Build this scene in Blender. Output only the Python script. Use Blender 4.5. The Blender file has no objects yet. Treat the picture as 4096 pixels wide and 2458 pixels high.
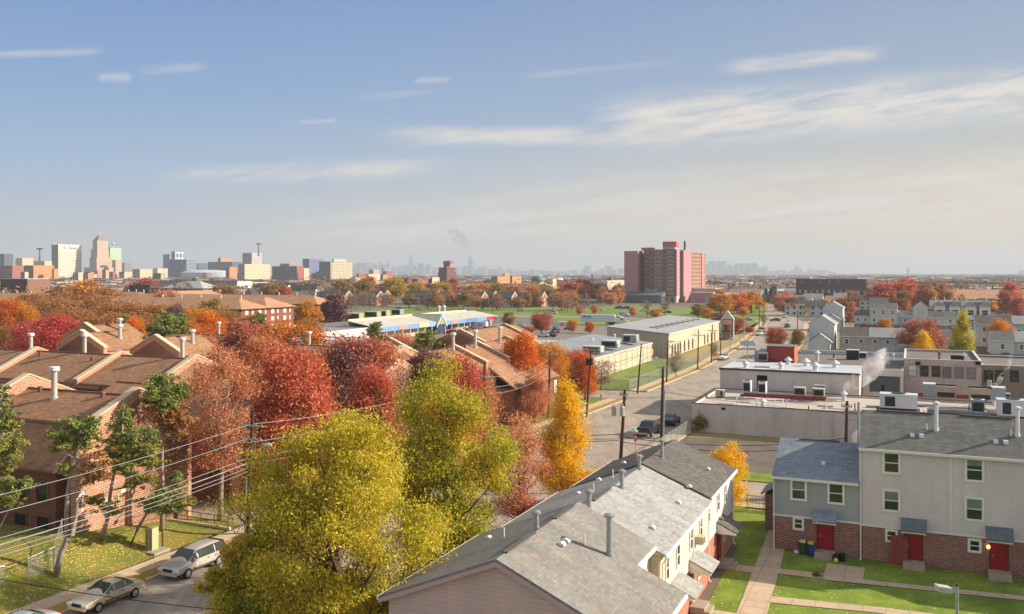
import bpy, math, random
import numpy as np
from mathutils import Vector, Matrix
R_ = random.Random(7)
scene = bpy.context.scene
COL = scene.collection
F, U0, V0, H = 3600.0, 2048.0, 1092.0, 21.4
RX, RY = 0.9145, -0.4046          # street grid: cross direction
AX, AY = 0.4046, 0.9145           # street grid: along direction
RZR = math.atan2(RY, RX)
RZA = math.atan2(AY, AX)
def W(p, l, z=0.0): return Vector((p*RX+l*AX, p*RY+l*AY, z))
def G(u, v, z=0.0):
    d = (H-z)*F/(v-V0); return Vector(((u-U0)/F*d, d, z))
def At(u, d, z=0.0): return Vector(((u-U0)/F*d, d, z))
def Zat(v, d): return H-(v-V0)*d/F
def PL(w): return (w.x*RX+w.y*RY, w.x*AX+w.y*AY)
def onP(u, p):                     # l where the viewing ray meets the plane of that p
    k = (u-U0)/F; return (k*(-AX*p) - RX*p)/(AX-AY*k)
def onL(u, l):
    k = (u-U0)/F; return (k*AY*l-AX*l)/(RX+AX*k)
def zP(u, v, p):
    l = onP(u, p); d = p*RY+l*AY; return l, Zat(v, d)
def zL(u, v, l):
    p = onL(u, l); d = p*RY+l*AY; return p, Zat(v, d)
def D(x, y): return (x*1.65629, y*1.65629)
def _reg(ox, oy, s=2.41504): return lambda x, y: (ox+x/s, oy+y/s)
A1, A2, A3, A4 = [_reg(1024*i, 900) for i in range(4)]
B1, B2, B3, B4 = [_reg(1024*i, 1400) for i in range(4)]
C1, C2, C3, C4 = [_reg(1024*i, 1858) for i in range(4)]

# ---------------------------------------------------------------- mesh builder
class MB:
    def __init__(s): s.v = []; s.f = []; s.T = None
    def add(s, vs, fs):
        o = len(s.v)
        if s.T is not None: vs = [tuple(s.T @ Vector(q)) for q in vs]
        s.v += [tuple(q) for q in vs]; s.f += [tuple(i+o for i in f) for f in fs]; return s
    def box(s, x0, x1, y0, y1, z0, z1):
        return s.add([(x0,y0,z0),(x1,y0,z0),(x1,y1,z0),(x0,y1,z0),(x0,y0,z1),(x1,y0,z1),(x1,y1,z1),(x0,y1,z1)],
                     [(0,3,2,1),(4,5,6,7),(0,1,5,4),(1,2,6,5),(2,3,7,6),(3,0,4,7)])
    def prism(s, pts, off):            # pts: polygon in 3D, off: extrusion vector
        n = len(pts); off = Vector(off); a = [Vector(q) for q in pts]
        return s.add(a+[q+off for q in a], [tuple(range(n))[::-1], tuple(range(n, 2*n))] +
                     [(i, (i+1) % n, n+(i+1) % n, n+i) for i in range(n)])
    def slab(s, q, t):                 # quad thickened upwards along its normal
        a = [Vector(x) for x in q]; nn = (a[1]-a[0]).cross(a[2]-a[0]).normalized()
        return s.prism(a, nn*t)
    def quad(s, a, b, c, d): return s.add([a, b, c, d], [(0, 1, 2, 3)])
    def poly(s, pts): return s.add(pts, [tuple(range(len(pts)))])
    def lathe(s, x, y, prof, n=10):    # prof: (r, z)
        vs = []; fs = []
        for r, z in prof:
            vs += [(x+r*math.cos(2*math.pi*i/n), y+r*math.sin(2*math.pi*i/n), z) for i in range(n)]
        for k in range(len(prof)-1):
            fs += [(k*n+i, k*n+(i+1) % n, (k+1)*n+(i+1) % n, (k+1)*n+i) for i in range(n)]
        fs += [tuple(range(n))[::-1], tuple(range((len(prof)-1)*n, len(prof)*n))]
        return s.add(vs, fs)
    def tube(s, pts, rad, n=6, cap=True):
        pts = [Vector(q) for q in pts]
        if not hasattr(rad, '__len__'): rad = [rad]*len(pts)
        vs = []; fs = []
        for i, q in enumerate(pts):
            t = (pts[min(i+1, len(pts)-1)]-pts[max(i-1, 0)]).normalized()
            a = t.cross(Vector((0, 0, 1)) if abs(t.z) < .9 else Vector((1, 0, 0))).normalized(); b = t.cross(a)
            vs += [q+(a*math.cos(2*math.pi*j/n)+b*math.sin(2*math.pi*j/n))*rad[i] for j in range(n)]
        for k in range(len(pts)-1):
            fs += [(k*n+i, k*n+(i+1) % n, (k+1)*n+(i+1) % n, (k+1)*n+i) for i in range(n)]
        if cap: fs += [tuple(range(n))[::-1], tuple(range((len(pts)-1)*n, len(pts)*n))]
        return s.add(vs, fs)
    def mesh(s, name, smooth=False):
        m = bpy.data.meshes.new(name); m.from_pydata(s.v, [], s.f)
        if smooth: m.polygons.foreach_set('use_smooth', [True]*len(m.polygons))
        m.update(); return m
def tag(o, label=None, cat=None, group=None, kind=None):
    if label: o['label'] = label
    if cat: o['category'] = cat
    if group: o['group'] = group
    if kind: o['kind'] = kind
    return o
def ob(name, mb, mat, parent=None, loc=None, rz=0.0, label=None, cat=None, group=None, kind=None, smooth=False):
    me = mb.mesh(name, smooth) if isinstance(mb, MB) else mb
    if mat is not None and len(me.materials) == 0: me.materials.append(mat)
    o = bpy.data.objects.new(name, me); COL.objects.link(o)
    if mat is not None and me.materials[0] != mat:
        o.material_slots[0].link = 'OBJECT'; o.material_slots[0].material = mat
    if parent: o.parent = parent
    if loc is not None: o.location = loc
    o.rotation_euler.z = rz
    return tag(o, label, cat, group, kind)
def thing(name, loc, label, cat, rz=0.0, group=None):
    o = bpy.data.objects.new(name, None); o.empty_display_size = .5; COL.objects.link(o)
    o.location = loc; o.rotation_euler.z = rz
    return tag(o, label, cat, group)
def copy_tree(o, parent=None):
    c = o.copy(); COL.objects.link(c)
    if parent: c.parent = parent
    for ch in list(o.children): copy_tree(ch, c)
    return c
def text_mesh(txt, size, depth=.01):
    cu = bpy.data.curves.new('lettering', 'FONT'); cu.body = txt; cu.size = size; cu.extrude = depth; cu.align_x = 'CENTER'; cu.align_y = 'CENTER'
    o = bpy.data.objects.new('lettering', cu); COL.objects.link(o)
    dg = bpy.context.evaluated_depsgraph_get(); dg.update()
    me = bpy.data.meshes.new_from_object(o.evaluated_get(dg))
    bpy.data.objects.remove(o); bpy.data.curves.remove(cu); return me

# ---------------------------------------------------------------- materials
def lin(c):
    if isinstance(c, str):
        c = c.lstrip('#'); c = [int(c[i:i+2], 16)/255 for i in (0, 2, 4)]
        c = [x/12.92 if x <= .04045 else ((x+.055)/1.055)**2.4 for x in c]
    return (c[0], c[1], c[2], 1.0)
class NT:
    def __init__(s, nt): s.nt = nt
    def n(s, typ, ins=None, out=0, **at):
        nd = s.nt.nodes.new(typ)
        for k, v in at.items(): setattr(nd, k, v)
        for k, v in (ins or {}).items():
            if isinstance(v, bpy.types.NodeSocket): s.nt.links.new(v, nd.inputs[k])
            else: nd.inputs[k].default_value = v
        return nd.outputs[out] if len(nd.outputs) else None
    def m(s, op, a, b=0.0, c=0.0, clamp=False):
        return s.n('ShaderNodeMath', {0: a, 1: b, 2: c}, operation=op, use_clamp=clamp)
    def mix(s, f, a, b, mode='MIX'):
        nd = s.nt.nodes.new('ShaderNodeMix'); nd.data_type = 'RGBA'; nd.blend_type = mode
        for i, v in ((0, f), (6, a), (7, b)):
            if isinstance(v, bpy.types.NodeSocket): s.nt.links.new(v, nd.inputs[i])
            else: nd.inputs[i].default_value = v
        return nd.outputs[2]
    def ramp(s, fac, stops, interp='LINEAR'):
        nd = s.nt.nodes.new('ShaderNodeValToRGB'); cr = nd.color_ramp; cr.interpolation = interp
        while len(cr.elements) < len(stops): cr.elements.new(.5)
        for e, (p, c) in zip(cr.elements, stops): e.position = p; e.color = c
        s.nt.links.new(fac, nd.inputs[0]); return nd.outputs[0]
    def noise(s, vec, scale, detail=3.0, rough=.55):
        return s.n('ShaderNodeTexNoise', {'Vector': vec, 'Scale': scale, 'Detail': detail, 'Roughness': rough})
    def rng(s, v, a, b, c=0.0, d=1.0):
        return s.n('ShaderNodeMapRange', {0: v, 1: a, 2: b, 3: c, 4: d})
    def scalexyz(s, vec, x, y, z):
        return s.n('ShaderNodeVectorMath', {0: vec, 1: (x, y, z)}, operation='MULTIPLY')
MATS = {}
LEAFGAIN = 1.0
def newmat(name):
    m = bpy.data.materials.new(name); m.use_nodes = True; m.node_tree.nodes.clear(); return m, NT(m.node_tree)
def finish(m, t, col, rough=.8, metal=0.0, bump=None, bstr=.2, bdist=.02, spec=.3, extra=None):
    ins = {'Base Color': col, 'Roughness': rough, 'Metallic': metal, 'Specular IOR Level': spec}
    if bump is not None: ins['Normal'] = t.n('ShaderNodeBump', {'Height': bump, 'Strength': bstr, 'Distance': bdist})
    if extra: ins.update(extra)
    sh = t.n('ShaderNodeBsdfPrincipled', ins)
    t.n('ShaderNodeOutputMaterial', {'Surface': sh}); return m
def pos(t): return t.n('ShaderNodeNewGeometry', out=0)
def walluv(t):                        # metres along and up any wall or roof plane
    g = t.nt.nodes.new('ShaderNodeNewGeometry')
    P = t.n('ShaderNodeSeparateXYZ', {0: g.outputs[0]}).node; N = t.n('ShaderNodeSeparateXYZ', {0: g.outputs[3]}).node
    ln = t.m('SQRT', t.m('ADD', t.m('MULTIPLY', N.outputs[0], N.outputs[0]), t.m('MULTIPLY', N.outputs[1], N.outputs[1])))
    ln = t.m('MAXIMUM', ln, .01)
    u = t.m('DIVIDE', t.m('SUBTRACT', t.m('MULTIPLY', P.outputs[0], N.outputs[1]), t.m('MULTIPLY', P.outputs[1], N.outputs[0])), ln)
    v = t.m('DIVIDE', P.outputs[2], ln)
    return u, v, t.n('ShaderNodeCombineXYZ', {0: u, 1: v, 2: 0.0}), g.outputs[0]
def vary(t, base, p, amt, scale):
    nz = t.noise(p, scale, 4.0)
    f = t.rng(nz, .25, .75, 1-amt, 1+amt)
    return t.mix(1.0, base, t.n('ShaderNodeCombineXYZ', {0: f, 1: f, 2: f}), 'MULTIPLY')
def plain(name, col, rough=.75, amt=.12, scale=.8, metal=0.0, spec=.3, bump=False):
    if name in MATS: return MATS[name]
    m, t = newmat(name); p = pos(t)
    c = vary(t, lin(col), p, amt, scale)
    MATS[name] = finish(m, t, c, rough, metal, t.noise(p, 30.0) if bump else None, .3, .02, spec); return m
def brickmat(name, c1, c2, mortar, bw=.42, bh=.15, mw=.018, amt=.15, big=.25):
    if name in MATS: return MATS[name]
    m, t = newmat(name); u, v, uv, p = walluv(t)
    bk = t.n('ShaderNodeTexBrick', {'Vector': uv, 'Color1': lin(c1), 'Color2': lin(c2), 'Mortar': lin(mortar), 'Scale': 1.0,
             'Mortar Size': mw, 'Mortar Smooth': .3, 'Bias': 0.0, 'Brick Width': bw, 'Row Height': bh})
    c = vary(t, bk, p, amt, 3.0); c = vary(t, c, p, .12, big)
    MATS[name] = finish(m, t, c, .88, 0, t.m('SUBTRACT', 1.0, bk.node.outputs[1]), .4, .01, .2); return m
def shingle(name, cols, bw=.55, bh=.3, amt=.12, dark=.8):
    if name in MATS: return MATS[name]
    m, t = newmat(name); u, v, uv, p = walluv(t)
    bk = t.n('ShaderNodeTexBrick', {'Vector': uv, 'Color1': (0, 0, 0, 1), 'Color2': (1, 1, 1, 1), 'Mortar': (.45, .45, .45, 1), 'Scale': 1.0,
             'Mortar Size': .012, 'Mortar Smooth': .5, 'Bias': 0.0, 'Brick Width': bw, 'Row Height': bh})
    n = len(cols); c = t.ramp(bk, [(i/(n-1), lin(x)) for i, x in enumerate(cols)])
    c = t.mix(t.m('MULTIPLY', bk.node.outputs[1], 1-dark), c, (.01, .01, .01, 1))
    c = vary(t, c, p, amt, 6.0); c = vary(t, c, p, .12, .35); c = vary(t, c, t.n('ShaderNodeCombineXYZ', {0: t.m('MULTIPLY', u, 1.6), 1: t.m('MULTIPLY', v, .12), 2: 0.0}), .14, 1.0)
    MATS[name] = finish(m, t, c, .92, 0, bk.node.outputs[1], -.4, .015, .15); return m
def siding(name, col, period=.2, amt=.05, dark=.72):
    if name in MATS: return MATS[name]
    m, t = newmat(name); u, v, uv, p = walluv(t)
    fr = t.m('FRACT', t.m('DIVIDE', v, period))
    ln = t.rng(fr, .0, .16, dark, 1.0)
    c = t.mix(1.0, lin(col), t.n('ShaderNodeCombineXYZ', {0: ln, 1: ln, 2: ln}), 'MULTIPLY')
    c = vary(t, c, t.scalexyz(p, 1, 1, 4), amt, 1.2); c = vary(t, c, p, .07, .25); c = vary(t, c, t.scalexyz(p, 1, 1, .12), .07, 1.6)
    MATS[name] = finish(m, t, c, .6, 0, fr, .5, .02, .3); return m
def ribbed(name, col, period=.5, dark=.75, vert=True, amt=.06, rough=.5, big=.12):
    if name in MATS: return MATS[name]
    m, t = newmat(name); u, v, uv, p = walluv(t)
    fr = t.m('FRACT', t.m('DIVIDE', u if vert else v, period))
    ln = t.rng(t.m('ABSOLUTE', t.m('SUBTRACT', fr, .5)), .36, .5, 1.0, dark)
    c = t.mix(1.0, lin(col), t.n('ShaderNodeCombineXYZ', {0: ln, 1: ln, 2: ln}), 'MULTIPLY')
    c = vary(t, c, p, amt, 1.5); c = vary(t, c, t.scalexyz(p, 1, 1, .3), amt*1.5, big)
    MATS[name] = finish(m, t, c, rough, 0, ln, .4, .03, .35); return m
def facade(name, wall, glass, pu=3.2, pv=3.4, fu=.55, fv=.5, amt=.1, rough=.6, gl2=None):
    if name in MATS: return MATS[name]
    m, t = newmat(name); u, v, uv, p = walluv(t)
    a = t.m('FRACT', t.m('DIVIDE', u, pu)); b = t.m('FRACT', t.m('DIVIDE', v, pv))
    wu = t.m('LESS_THAN', t.m('ABSOLUTE', t.m('SUBTRACT', a, .5)), fu/2)
    wv = t.m('LESS_THAN', t.m('ABSOLUTE', t.m('SUBTRACT', b, .5)), fv/2)
    w = t.m('MULTIPLY', wu, wv)
    cell = t.n('ShaderNodeCombineXYZ', {0: t.m('FLOOR', t.m('DIVIDE', u, pu)), 1: t.m('FLOOR', t.m('DIVIDE', v, pv)), 2: 0.0})
    rnd = t.n('ShaderNodeTexWhiteNoise', {'Vector': cell}, noise_dimensions='3D')
    g = t.mix(rnd, lin(glass), lin(gl2 or glass))
    nz = t.n('ShaderNodeSeparateXYZ', {0: t.n('ShaderNodeNewGeometry', out=3)}, out=2)
    w = t.m('MULTIPLY', w, t.m('LESS_THAN', t.m('ABSOLUTE', nz), .5))
    c = t.mix(w, vary(t, lin(wall), p, amt, .15), g)
    MATS[name] = finish(m, t, c, t.rng(w, 0, 1, rough, .25), 0, None, spec=.35); return m
def paint(name, col, rough=.28, metal=.35, coat=.6):
    if name in MATS: return MATS[name]
    m, t = newmat(name); p = pos(t)
    MATS[name] = finish(m, t, vary(t, lin(col), p, .05, 2.0), rough, metal, extra={'Coat Weight': coat, 'Coat Roughness': .08}, spec=.5); return m
def glassmat(name, col=(.015, .02, .022), rough=.08):
    if name in MATS: return MATS[name]
    m, t = newmat(name)
    MATS[name] = finish(m, t, vary(t, lin(col), pos(t), .3, .8), rough, 0, spec=.6); return m
def leafmat(name, cols, transl=.35, clump=.9, cs=.35):
    if name in MATS: return MATS[name]
    m, t = newmat(name)
    g = t.nt.nodes.new('ShaderNodeNewGeometry'); oc = t.n('ShaderNodeTexCoord', out=3)
    oi = t.n('ShaderNodeObjectInfo', out=5)
    nz = t.noise(oc, cs, 2.0)
    f = t.m('ADD', t.m('MULTIPLY', t.rng(nz, .3, .7), clump), t.m('MULTIPLY', g.outputs[8], 1-clump+.25))
    f = t.m('ADD', t.m('MULTIPLY', f, .85), t.m('MULTIPLY', t.m('SUBTRACT', oi, .5), .12), clamp=True)
    n = len(cols); c = t.ramp(f, [(.08+.84*i/(n-1), lin(x)) for i, x in enumerate(cols)])
    br = t.rng(g.outputs[8], 0, 1, .75*LEAFGAIN, 1.4*LEAFGAIN)
    c = t.mix(1.0, c, t.n('ShaderNodeCombineXYZ', {0: br, 1: br, 2: br}), 'MULTIPLY')
    d = t.n('ShaderNodeBsdfPrincipled', {'Base Color': c, 'Roughness': .6, 'Specular IOR Level': .25})
    tr = t.n('ShaderNodeBsdfTranslucent', {'Color': c})
    t.n('ShaderNodeOutputMaterial', {'Surface': t.n('ShaderNodeMixShader', {0: transl, 1: d, 2: tr})})
    MATS[name] = m; return m
def groundmat(name, cols, scale=.25, fine=6.0, speck=None, speckamt=.0, rough=.95, bump=.3, sz=1.0):
    if name in MATS: return MATS[name]
    m, t = newmat(name); p = pos(t) if sz == 1.0 else t.scalexyz(pos(t), 1, 1, sz)
    nz = t.noise(p, scale, 5.0, .6); n2 = t.noise(p, fine, 3.0, .6)
    f = t.m('ADD', t.m('MULTIPLY', t.rng(nz, .28, .72), .65), t.m('MULTIPLY', t.rng(n2, .25, .75), .35))
    n = len(cols); c = t.ramp(f, [(i/(n-1), lin(x)) for i, x in enumerate(cols)])
    if speck:
        vo = t.nt.nodes.new('ShaderNodeTexVoronoi'); vo.inputs['Scale'].default_value = 7.0; t.nt.links.new(p, vo.inputs['Vector'])
        rv = t.n('ShaderNodeSeparateColor', {0: vo.outputs[1]}, out=0)
        patch = t.rng(t.noise(p, .35, 3.0), .35, .65, .15, 1.0)
        sel = t.m('MULTIPLY', t.m('LESS_THAN', rv, t.m('MULTIPLY', patch, speckamt)), t.m('LESS_THAN', vo.outputs[0], t.rng(t.noise(p, 11.0, 2.0), .3, .7, .2, .5)))
        sc = t.ramp(t.n('ShaderNodeSeparateColor', {0: vo.outputs[1]}, out=1), [(i/(len(speck)-1), lin(x)) for i, x in enumerate(speck)])
        c = t.mix(sel, c, sc)
    MATS[name] = finish(m, t, c, rough, 0, n2, bump, .03, .15); return m
def asphalt(name, c1, c2, rough=.85):
    if name in MATS: return MATS[name]
    m, t = newmat(name); p = pos(t)
    q = t.n('ShaderNodeMapping', {'Vector': p, 'Rotation': (0, 0, -RZR), 'Scale': (1.0, .12, 1.0)})
    f = t.m('ADD', t.m('MULTIPLY', t.rng(t.noise(q, .8, 4.0), .35, .65), .5), t.m('MULTIPLY', t.rng(t.noise(p, .15, 4.0), .35, .65), .5))
    c = t.mix(f, lin(c1), lin(c2))
    st = t.rng(t.noise(q, .35, 6.0, .7), .6, .72, 0, .55); c = t.mix(st, c, tuple(x*.55 for x in lin(c1)[:3])+(1,))
    vo = t.nt.nodes.new('ShaderNodeTexVoronoi'); vo.feature = 'DISTANCE_TO_EDGE'; vo.inputs['Scale'].default_value = .14
    t.nt.links.new(t.n('ShaderNodeVectorMath', {0: p, 1: t.n('ShaderNodeVectorMath', {0: t.noise(p, .6, 3.0).node.outputs[1], 1: (3, 3, 0)}, operation='MULTIPLY')}, operation='ADD'), vo.inputs['Vector'])
    cr = t.m('MULTIPLY', t.m('LESS_THAN', vo.outputs[0], .006), .45)
    c = t.mix(cr, c, lin('#3a3836')); c = vary(t, c, p, .16, 9.0)
    MATS[name] = finish(m, t, c, rough, 0, t.noise(p, 40.0), .2, .01, .25); return m
def concrete(name, col, step=1.5, amt=.1):
    if name in MATS: return MATS[name]
    m, t = newmat(name); p = pos(t)
    q = t.n('ShaderNodeMapping', {'Vector': p, 'Rotation': (0, 0, -RZR)})
    bk = t.n('ShaderNodeTexBrick', {'Vector': q, 'Color1': lin(col), 'Color2': tuple(list(x*.9 for x in lin(col)[:3])+[1]), 'Mortar': tuple(list(x*.5 for x in lin(col)[:3])+[1]),
             'Scale': 1.0, 'Mortar Size': .02, 'Brick Width': step, 'Row Height': step, 'Mortar Smooth': .2}, offset=0.0)
    c = vary(t, bk, p, amt, 1.5); c = vary(t, c, p, .08, 12.0)
    MATS[name] = finish(m, t, c, .9, 0, None, spec=.2); return m
# ---------------------------------------------------------------- camera, light, sky
cam = bpy.data.cameras.new('camera'); co = bpy.data.objects.new('camera', cam); COL.objects.link(co)
cam.sensor_width = 36; cam.lens = 36*F/4096; cam.clip_end = 90000; cam.clip_start = .5
co.location = (0, 0, H); co.rotation_euler = (math.radians(90), 0, 0)
cam.shift_y = (V0-1229)/4096
scene.camera = co
SUN_EL, SUN_DIR = math.radians(26.5), Vector((.997, .081, 0))
s_dir = Vector((SUN_DIR.x*math.cos(SUN_EL), SUN_DIR.y*math.cos(SUN_EL), math.sin(SUN_EL)))
sl = bpy.data.lights.new('sun', 'SUN'); sl.energy = 4.8; sl.angle = math.radians(.6); sl.color = (1.0, .89, .74)
so = bpy.data.objects.new('sun', sl); COL.objects.link(so); so.rotation_euler = (-s_dir).to_track_quat('-Z', 'Y').to_euler()
w = bpy.data.worlds.new('World'); scene.world = w; w.use_nodes = True; w.node_tree.nodes.clear()
t = NT(w.node_tree)
sky = w.node_tree.nodes.new('ShaderNodeTexSky'); sky.sky_type = 'NISHITA'; sky.sun_disc = False
sky.sun_elevation = SUN_EL; sky.sun_rotation = math.atan2(s_dir.x, s_dir.y)
sky.air_density = 1.0; sky.dust_density = 1.6; sky.ozone_density = 2.0; sky.altitude = 50
gen = t.n('ShaderNodeTexCoord', out=0)
xyz = t.n('ShaderNodeSeparateXYZ', {0: gen}).node
yy = t.m('MAXIMUM', xyz.outputs[1], .05)
k = t.m('DIVIDE', xyz.outputs[0], yy); el = t.m('DIVIDE', xyz.outputs[2], yy)   # image-plane slopes of the view direction
front = t.m('GREATER_THAN', xyz.outputs[1], .06)
def cnoise(sx, sy, off, det=6.0, shear=.12):
    e = t.m('SUBTRACT', el, t.m('MULTIPLY', k, shear))
    v = t.n('ShaderNodeCombineXYZ', {0: t.m('MULTIPLY', k, sx), 1: t.m('MULTIPLY', e, sy), 2: off})
    return t.n('ShaderNodeTexNoise', {'Vector': v, 'Scale': 1.0, 'Detail': det, 'Roughness': .62, 'Distortion': .35})
def band(c0, slope, kc, hw_k, thick, fade=.5):
    d = t.m('ABSOLUTE', t.m('SUBTRACT', el, t.m('ADD', c0, t.m('MULTIPLY', slope, t.m('SUBTRACT', k, kc)))))
    a = t.n('ShaderNodeMapRange', {0: d, 1: thick, 2: thick*.1, 3: 0.0, 4: 1.0}, interpolation_type='SMOOTHSTEP')
    b = t.n('ShaderNodeMapRange', {0: t.m('ABSOLUTE', t.m('SUBTRACT', k, kc)), 1: hw_k, 2: hw_k*fade, 3: 0.0, 4: 1.0}, interpolation_type='SMOOTHSTEP')
    return t.m('MULTIPLY', a, b)
wisps = t.rng(cnoise(6.0, 75.0, 3.7, 9.0), .38, .64); puffs = t.rng(cnoise(11.0, 62.0, 8.1, 10.0, .15), .31, .57)
cl = None
def cadd(x, g):
    global cl
    x = t.m('MULTIPLY', x, g); cl = x if cl is None else t.m('MAXIMUM', cl, x)
def DK(x, y): return ((x*1.65629-U0)/F, (V0-y*1.65629)/F)
def streak(x0, y0, x1, y1, th, g, nz, fade=.55):
    k0, e0 = DK(x0, y0); k1, e1 = DK(x1, y1)
    b = band((e0+e1)/2, (e1-e0)/(k1-k0), (k0+k1)/2, abs(k1-k0)/2*1.15, th*1.65629/F, fade)
    cadd(t.m('MULTIPLY', b, t.m('ADD', .08, t.m('MULTIPLY', nz, 1.0))), g)
streak(1480, 300, 2750, 212, 96, 1.0, puffs, .72)
streak(1900, 245, 2700, 195, 60, .6, wisps, .7)
streak(930, 330, 1700, 330, 34, .8, puffs)
streak(380, 432, 1080, 402, 34, .75, puffs, .4)
streak(1750, 165, 2140, 125, 28, .7, puffs, .5)
streak(1150, 500, 2800, 395, 72, .75, wisps)
streak(700, 560, 2800, 478, 92, .95, wisps, .7)
streak(1350, 440, 2800, 405, 40, .5, wisps)
streak(-50, 135, 250, 124, 14, .5, puffs)
streak(235, 188, 320, 186, 18, .4, puffs); streak(330, 172, 500, 160, 18, .28, puffs)
streak(1000, 196, 1090, 192, 12, .35, puffs); streak(720, 297, 815, 292, 10, .35, puffs)
streak(860, 235, 1060, 222, 14, .22, wisps); streak(1260, 185, 1640, 150, 16, .2, wisps)
cl = t.m('MULTIPLY', t.m('MULTIPLY', cl, front), 1.0, clamp=True)
GAIN = .1*2**.88*1.0
def sk(hexa): c = lin(hexa); return (c[0]/GAIN, c[1]/GAIN, c[2]/GAIN, 1)
elz = t.m('MAXIMUM', xyz.outputs[2], 0.0)
low_l = t.ramp(t.m('DIVIDE', elz, .34), [(0, sk('#c4c0bc')), (.12, sk('#bcc2c8')), (.3, sk('#9dbad8')), (.55, sk('#84a8d4')), (.85, sk('#7096cc')), (1, sk('#688cc6'))])
low_r = t.ramp(t.m('DIVIDE', elz, .34), [(0, sk('#f0cf98')), (.13, sk('#ecd0a4')), (.3, sk('#d6ccbc')), (.5, sk('#a2b5c8')), (.85, sk('#8ba1c6')), (1, sk('#8198c2'))])
low = t.mix(t.n('ShaderNodeMapRange', {0: k, 1: -.55, 2: .6}, interpolation_type='SMOOTHSTEP'), low_l, low_r)
nish = t.mix(1.0, sky.outputs[0], (1.0, .98, .95, 1), 'MULTIPLY')
high = t.mix(t.rng(cnoise(3.0, 6.0, 1.3), .3, .7, .3, .8), nish, (4.0, 4.05, 4.2, 1))  # added cloud white brightens the unseen sky overhead and behind for fill light
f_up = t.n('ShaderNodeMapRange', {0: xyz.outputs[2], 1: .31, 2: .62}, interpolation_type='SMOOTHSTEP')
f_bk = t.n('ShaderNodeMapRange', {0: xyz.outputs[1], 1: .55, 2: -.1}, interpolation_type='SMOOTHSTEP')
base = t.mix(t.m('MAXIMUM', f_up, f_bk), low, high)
skyc = t.mix(cl, base, sk('#e6dfd8'))
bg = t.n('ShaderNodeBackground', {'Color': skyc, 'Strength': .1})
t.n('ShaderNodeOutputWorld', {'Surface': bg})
scene.view_settings.view_transform = 'Standard'; scene.view_settings.look = 'None'
scene.view_settings.exposure = .88; scene.view_settings.gamma = 1.0
cy = scene.cycles
cy.use_denoising = True; cy.max_bounces = 6; cy.diffuse_bounces = 3; cy.glossy_bounces = 2; cy.transmission_bounces = 4
cy.transparent_max_bounces = 8; cy.volume_bounces = 1; cy.caustics_reflective = False; cy.caustics_refractive = False
try: cy.denoiser = 'OPENIMAGEDENOISE'
except Exception: pass
# haze: one closed box of even, thin air round the whole scene
hm, t = newmat('haze_air')
t.n('ShaderNodeOutputMaterial', {'Volume': t.n('ShaderNodeVolumePrincipled', {'Color': (.55, .61, .68, 1), 'Density': 1.45e-4, 'Anisotropy': .1})})
ob('haze', MB().box(-15500, 15500, -700, 20500, -2.0, 345), hm, kind='stuff', label='thin blue autumn haze over the whole city')

# ---------------------------------------------------------------- ground sheets
gm, t = newmat('far_ground'); p = pos(t)
n1 = t.noise(p, .006, 6.0, .65); n2 = t.noise(p, .05, 4.0, .6)
f = t.m('ADD', t.m('MULTIPLY', t.rng(n1, .3, .7), .5), t.m('MULTIPLY', t.rng(n2, .3, .7), .5))
c = t.ramp(f, [(0, lin('#5a5850')), (.35, lin('#6b6254')), (.6, lin('#777469')), (1, lin('#8b8a84'))])
finish(gm, t, c, .95, spec=.1)
ob('ground', MB().quad((-15000, -600, 0), (15000, -600, 0), (15000, 20000, 0), (-15000, 20000, 0)), gm, kind='structure')
M_GRASS = groundmat('lawn_grass', ['#5f5a33', '#5d6f2c', '#72842f', '#86933e', '#959052'], .4, 7.0, ['#cfc8a0', '#d9b76a', '#e5e0d0'], .06)
M_LEAFY = groundmat('leafy_grass', ['#4a5a22', '#65702b', '#7b7431', '#8a7a3c'], .25, 5.0, ['#c7905f', '#d9ab7e', '#b5703f', '#e2c29a'], .8)
M_FIELD = groundmat('field_grass', ['#56682f', '#687a38', '#788242', '#8a875a'], .03, 1.0)
M_DRY = groundmat('dry_verge', ['#7c7440', '#8f8450', '#a08a55', '#6f7a38'], .3, 4.0)
M_ROAD = asphalt('road_asphalt', '#8a7d70', '#a89a89'); M_LOT = asphalt('lot_asphalt', '#6f675e', '#8a8073')
M_GRAV = groundmat('gravel', ['#4f4740', '#635a50', '#70665b', '#5a5044'], .3, 12.0)
M_WALK = concrete('sidewalk_concrete', '#c4ab8c'); M_PATH = concrete('path_concrete', '#bca58c', 1.4)
M_CURB = concrete('curb_stone', '#c2b298', 2.5)
M_LEAFLITTER = groundmat('leaf_litter', ['#8d6a3c', '#a9834a', '#8b7a40', '#b5874e'], .4, 6.0)
def sheet(name, pts, z, mat):     # pts as (p,l)
    return ob(name, MB().poly([W(a, b, z) for a, b in pts]), mat, kind='structure')
def raised(name, pts, z, mat):
    return ob(name, MB().prism([W(a, b, 0) for a, b in pts], (0, 0, z)), mat, kind='structure')
LK = [(-10, -48.8), (40, -48.6), (62, -48.0), (100, -45.8), (134, -44.2), (156, -43.2), (200, -42.2), (276, -45.0), (400, -56), (560, -85), (720, -122)]
RK = [(-10, -30.5), (40, -30.2), (84, -29.8), (115, -28.9), (140, -28.6), (200, -28.2), (276, -31), (400, -41), (560, -70), (720, -107)]
def interp(tab, l):
    for (a, b), (c, d) in zip(tab, tab[1:]):
        if l <= c: return b+(d-b)*(l-a)/(c-a)
    return tab[-1][1]
sheet('main_road', [(b, a) for a, b in LK]+[(b, a) for a, b in RK[::-1]], .012, M_ROAD)
sheet('cross_road', [(-31, 85.5), (120, 85.5), (120, 94.2), (-31, 94.2)], .008, M_ROAD)
sheet('side_street', [(-140, 147.2), (-42, 147.2), (-42, 156.6), (-140, 156.6)], .008, M_ROAD)
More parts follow.
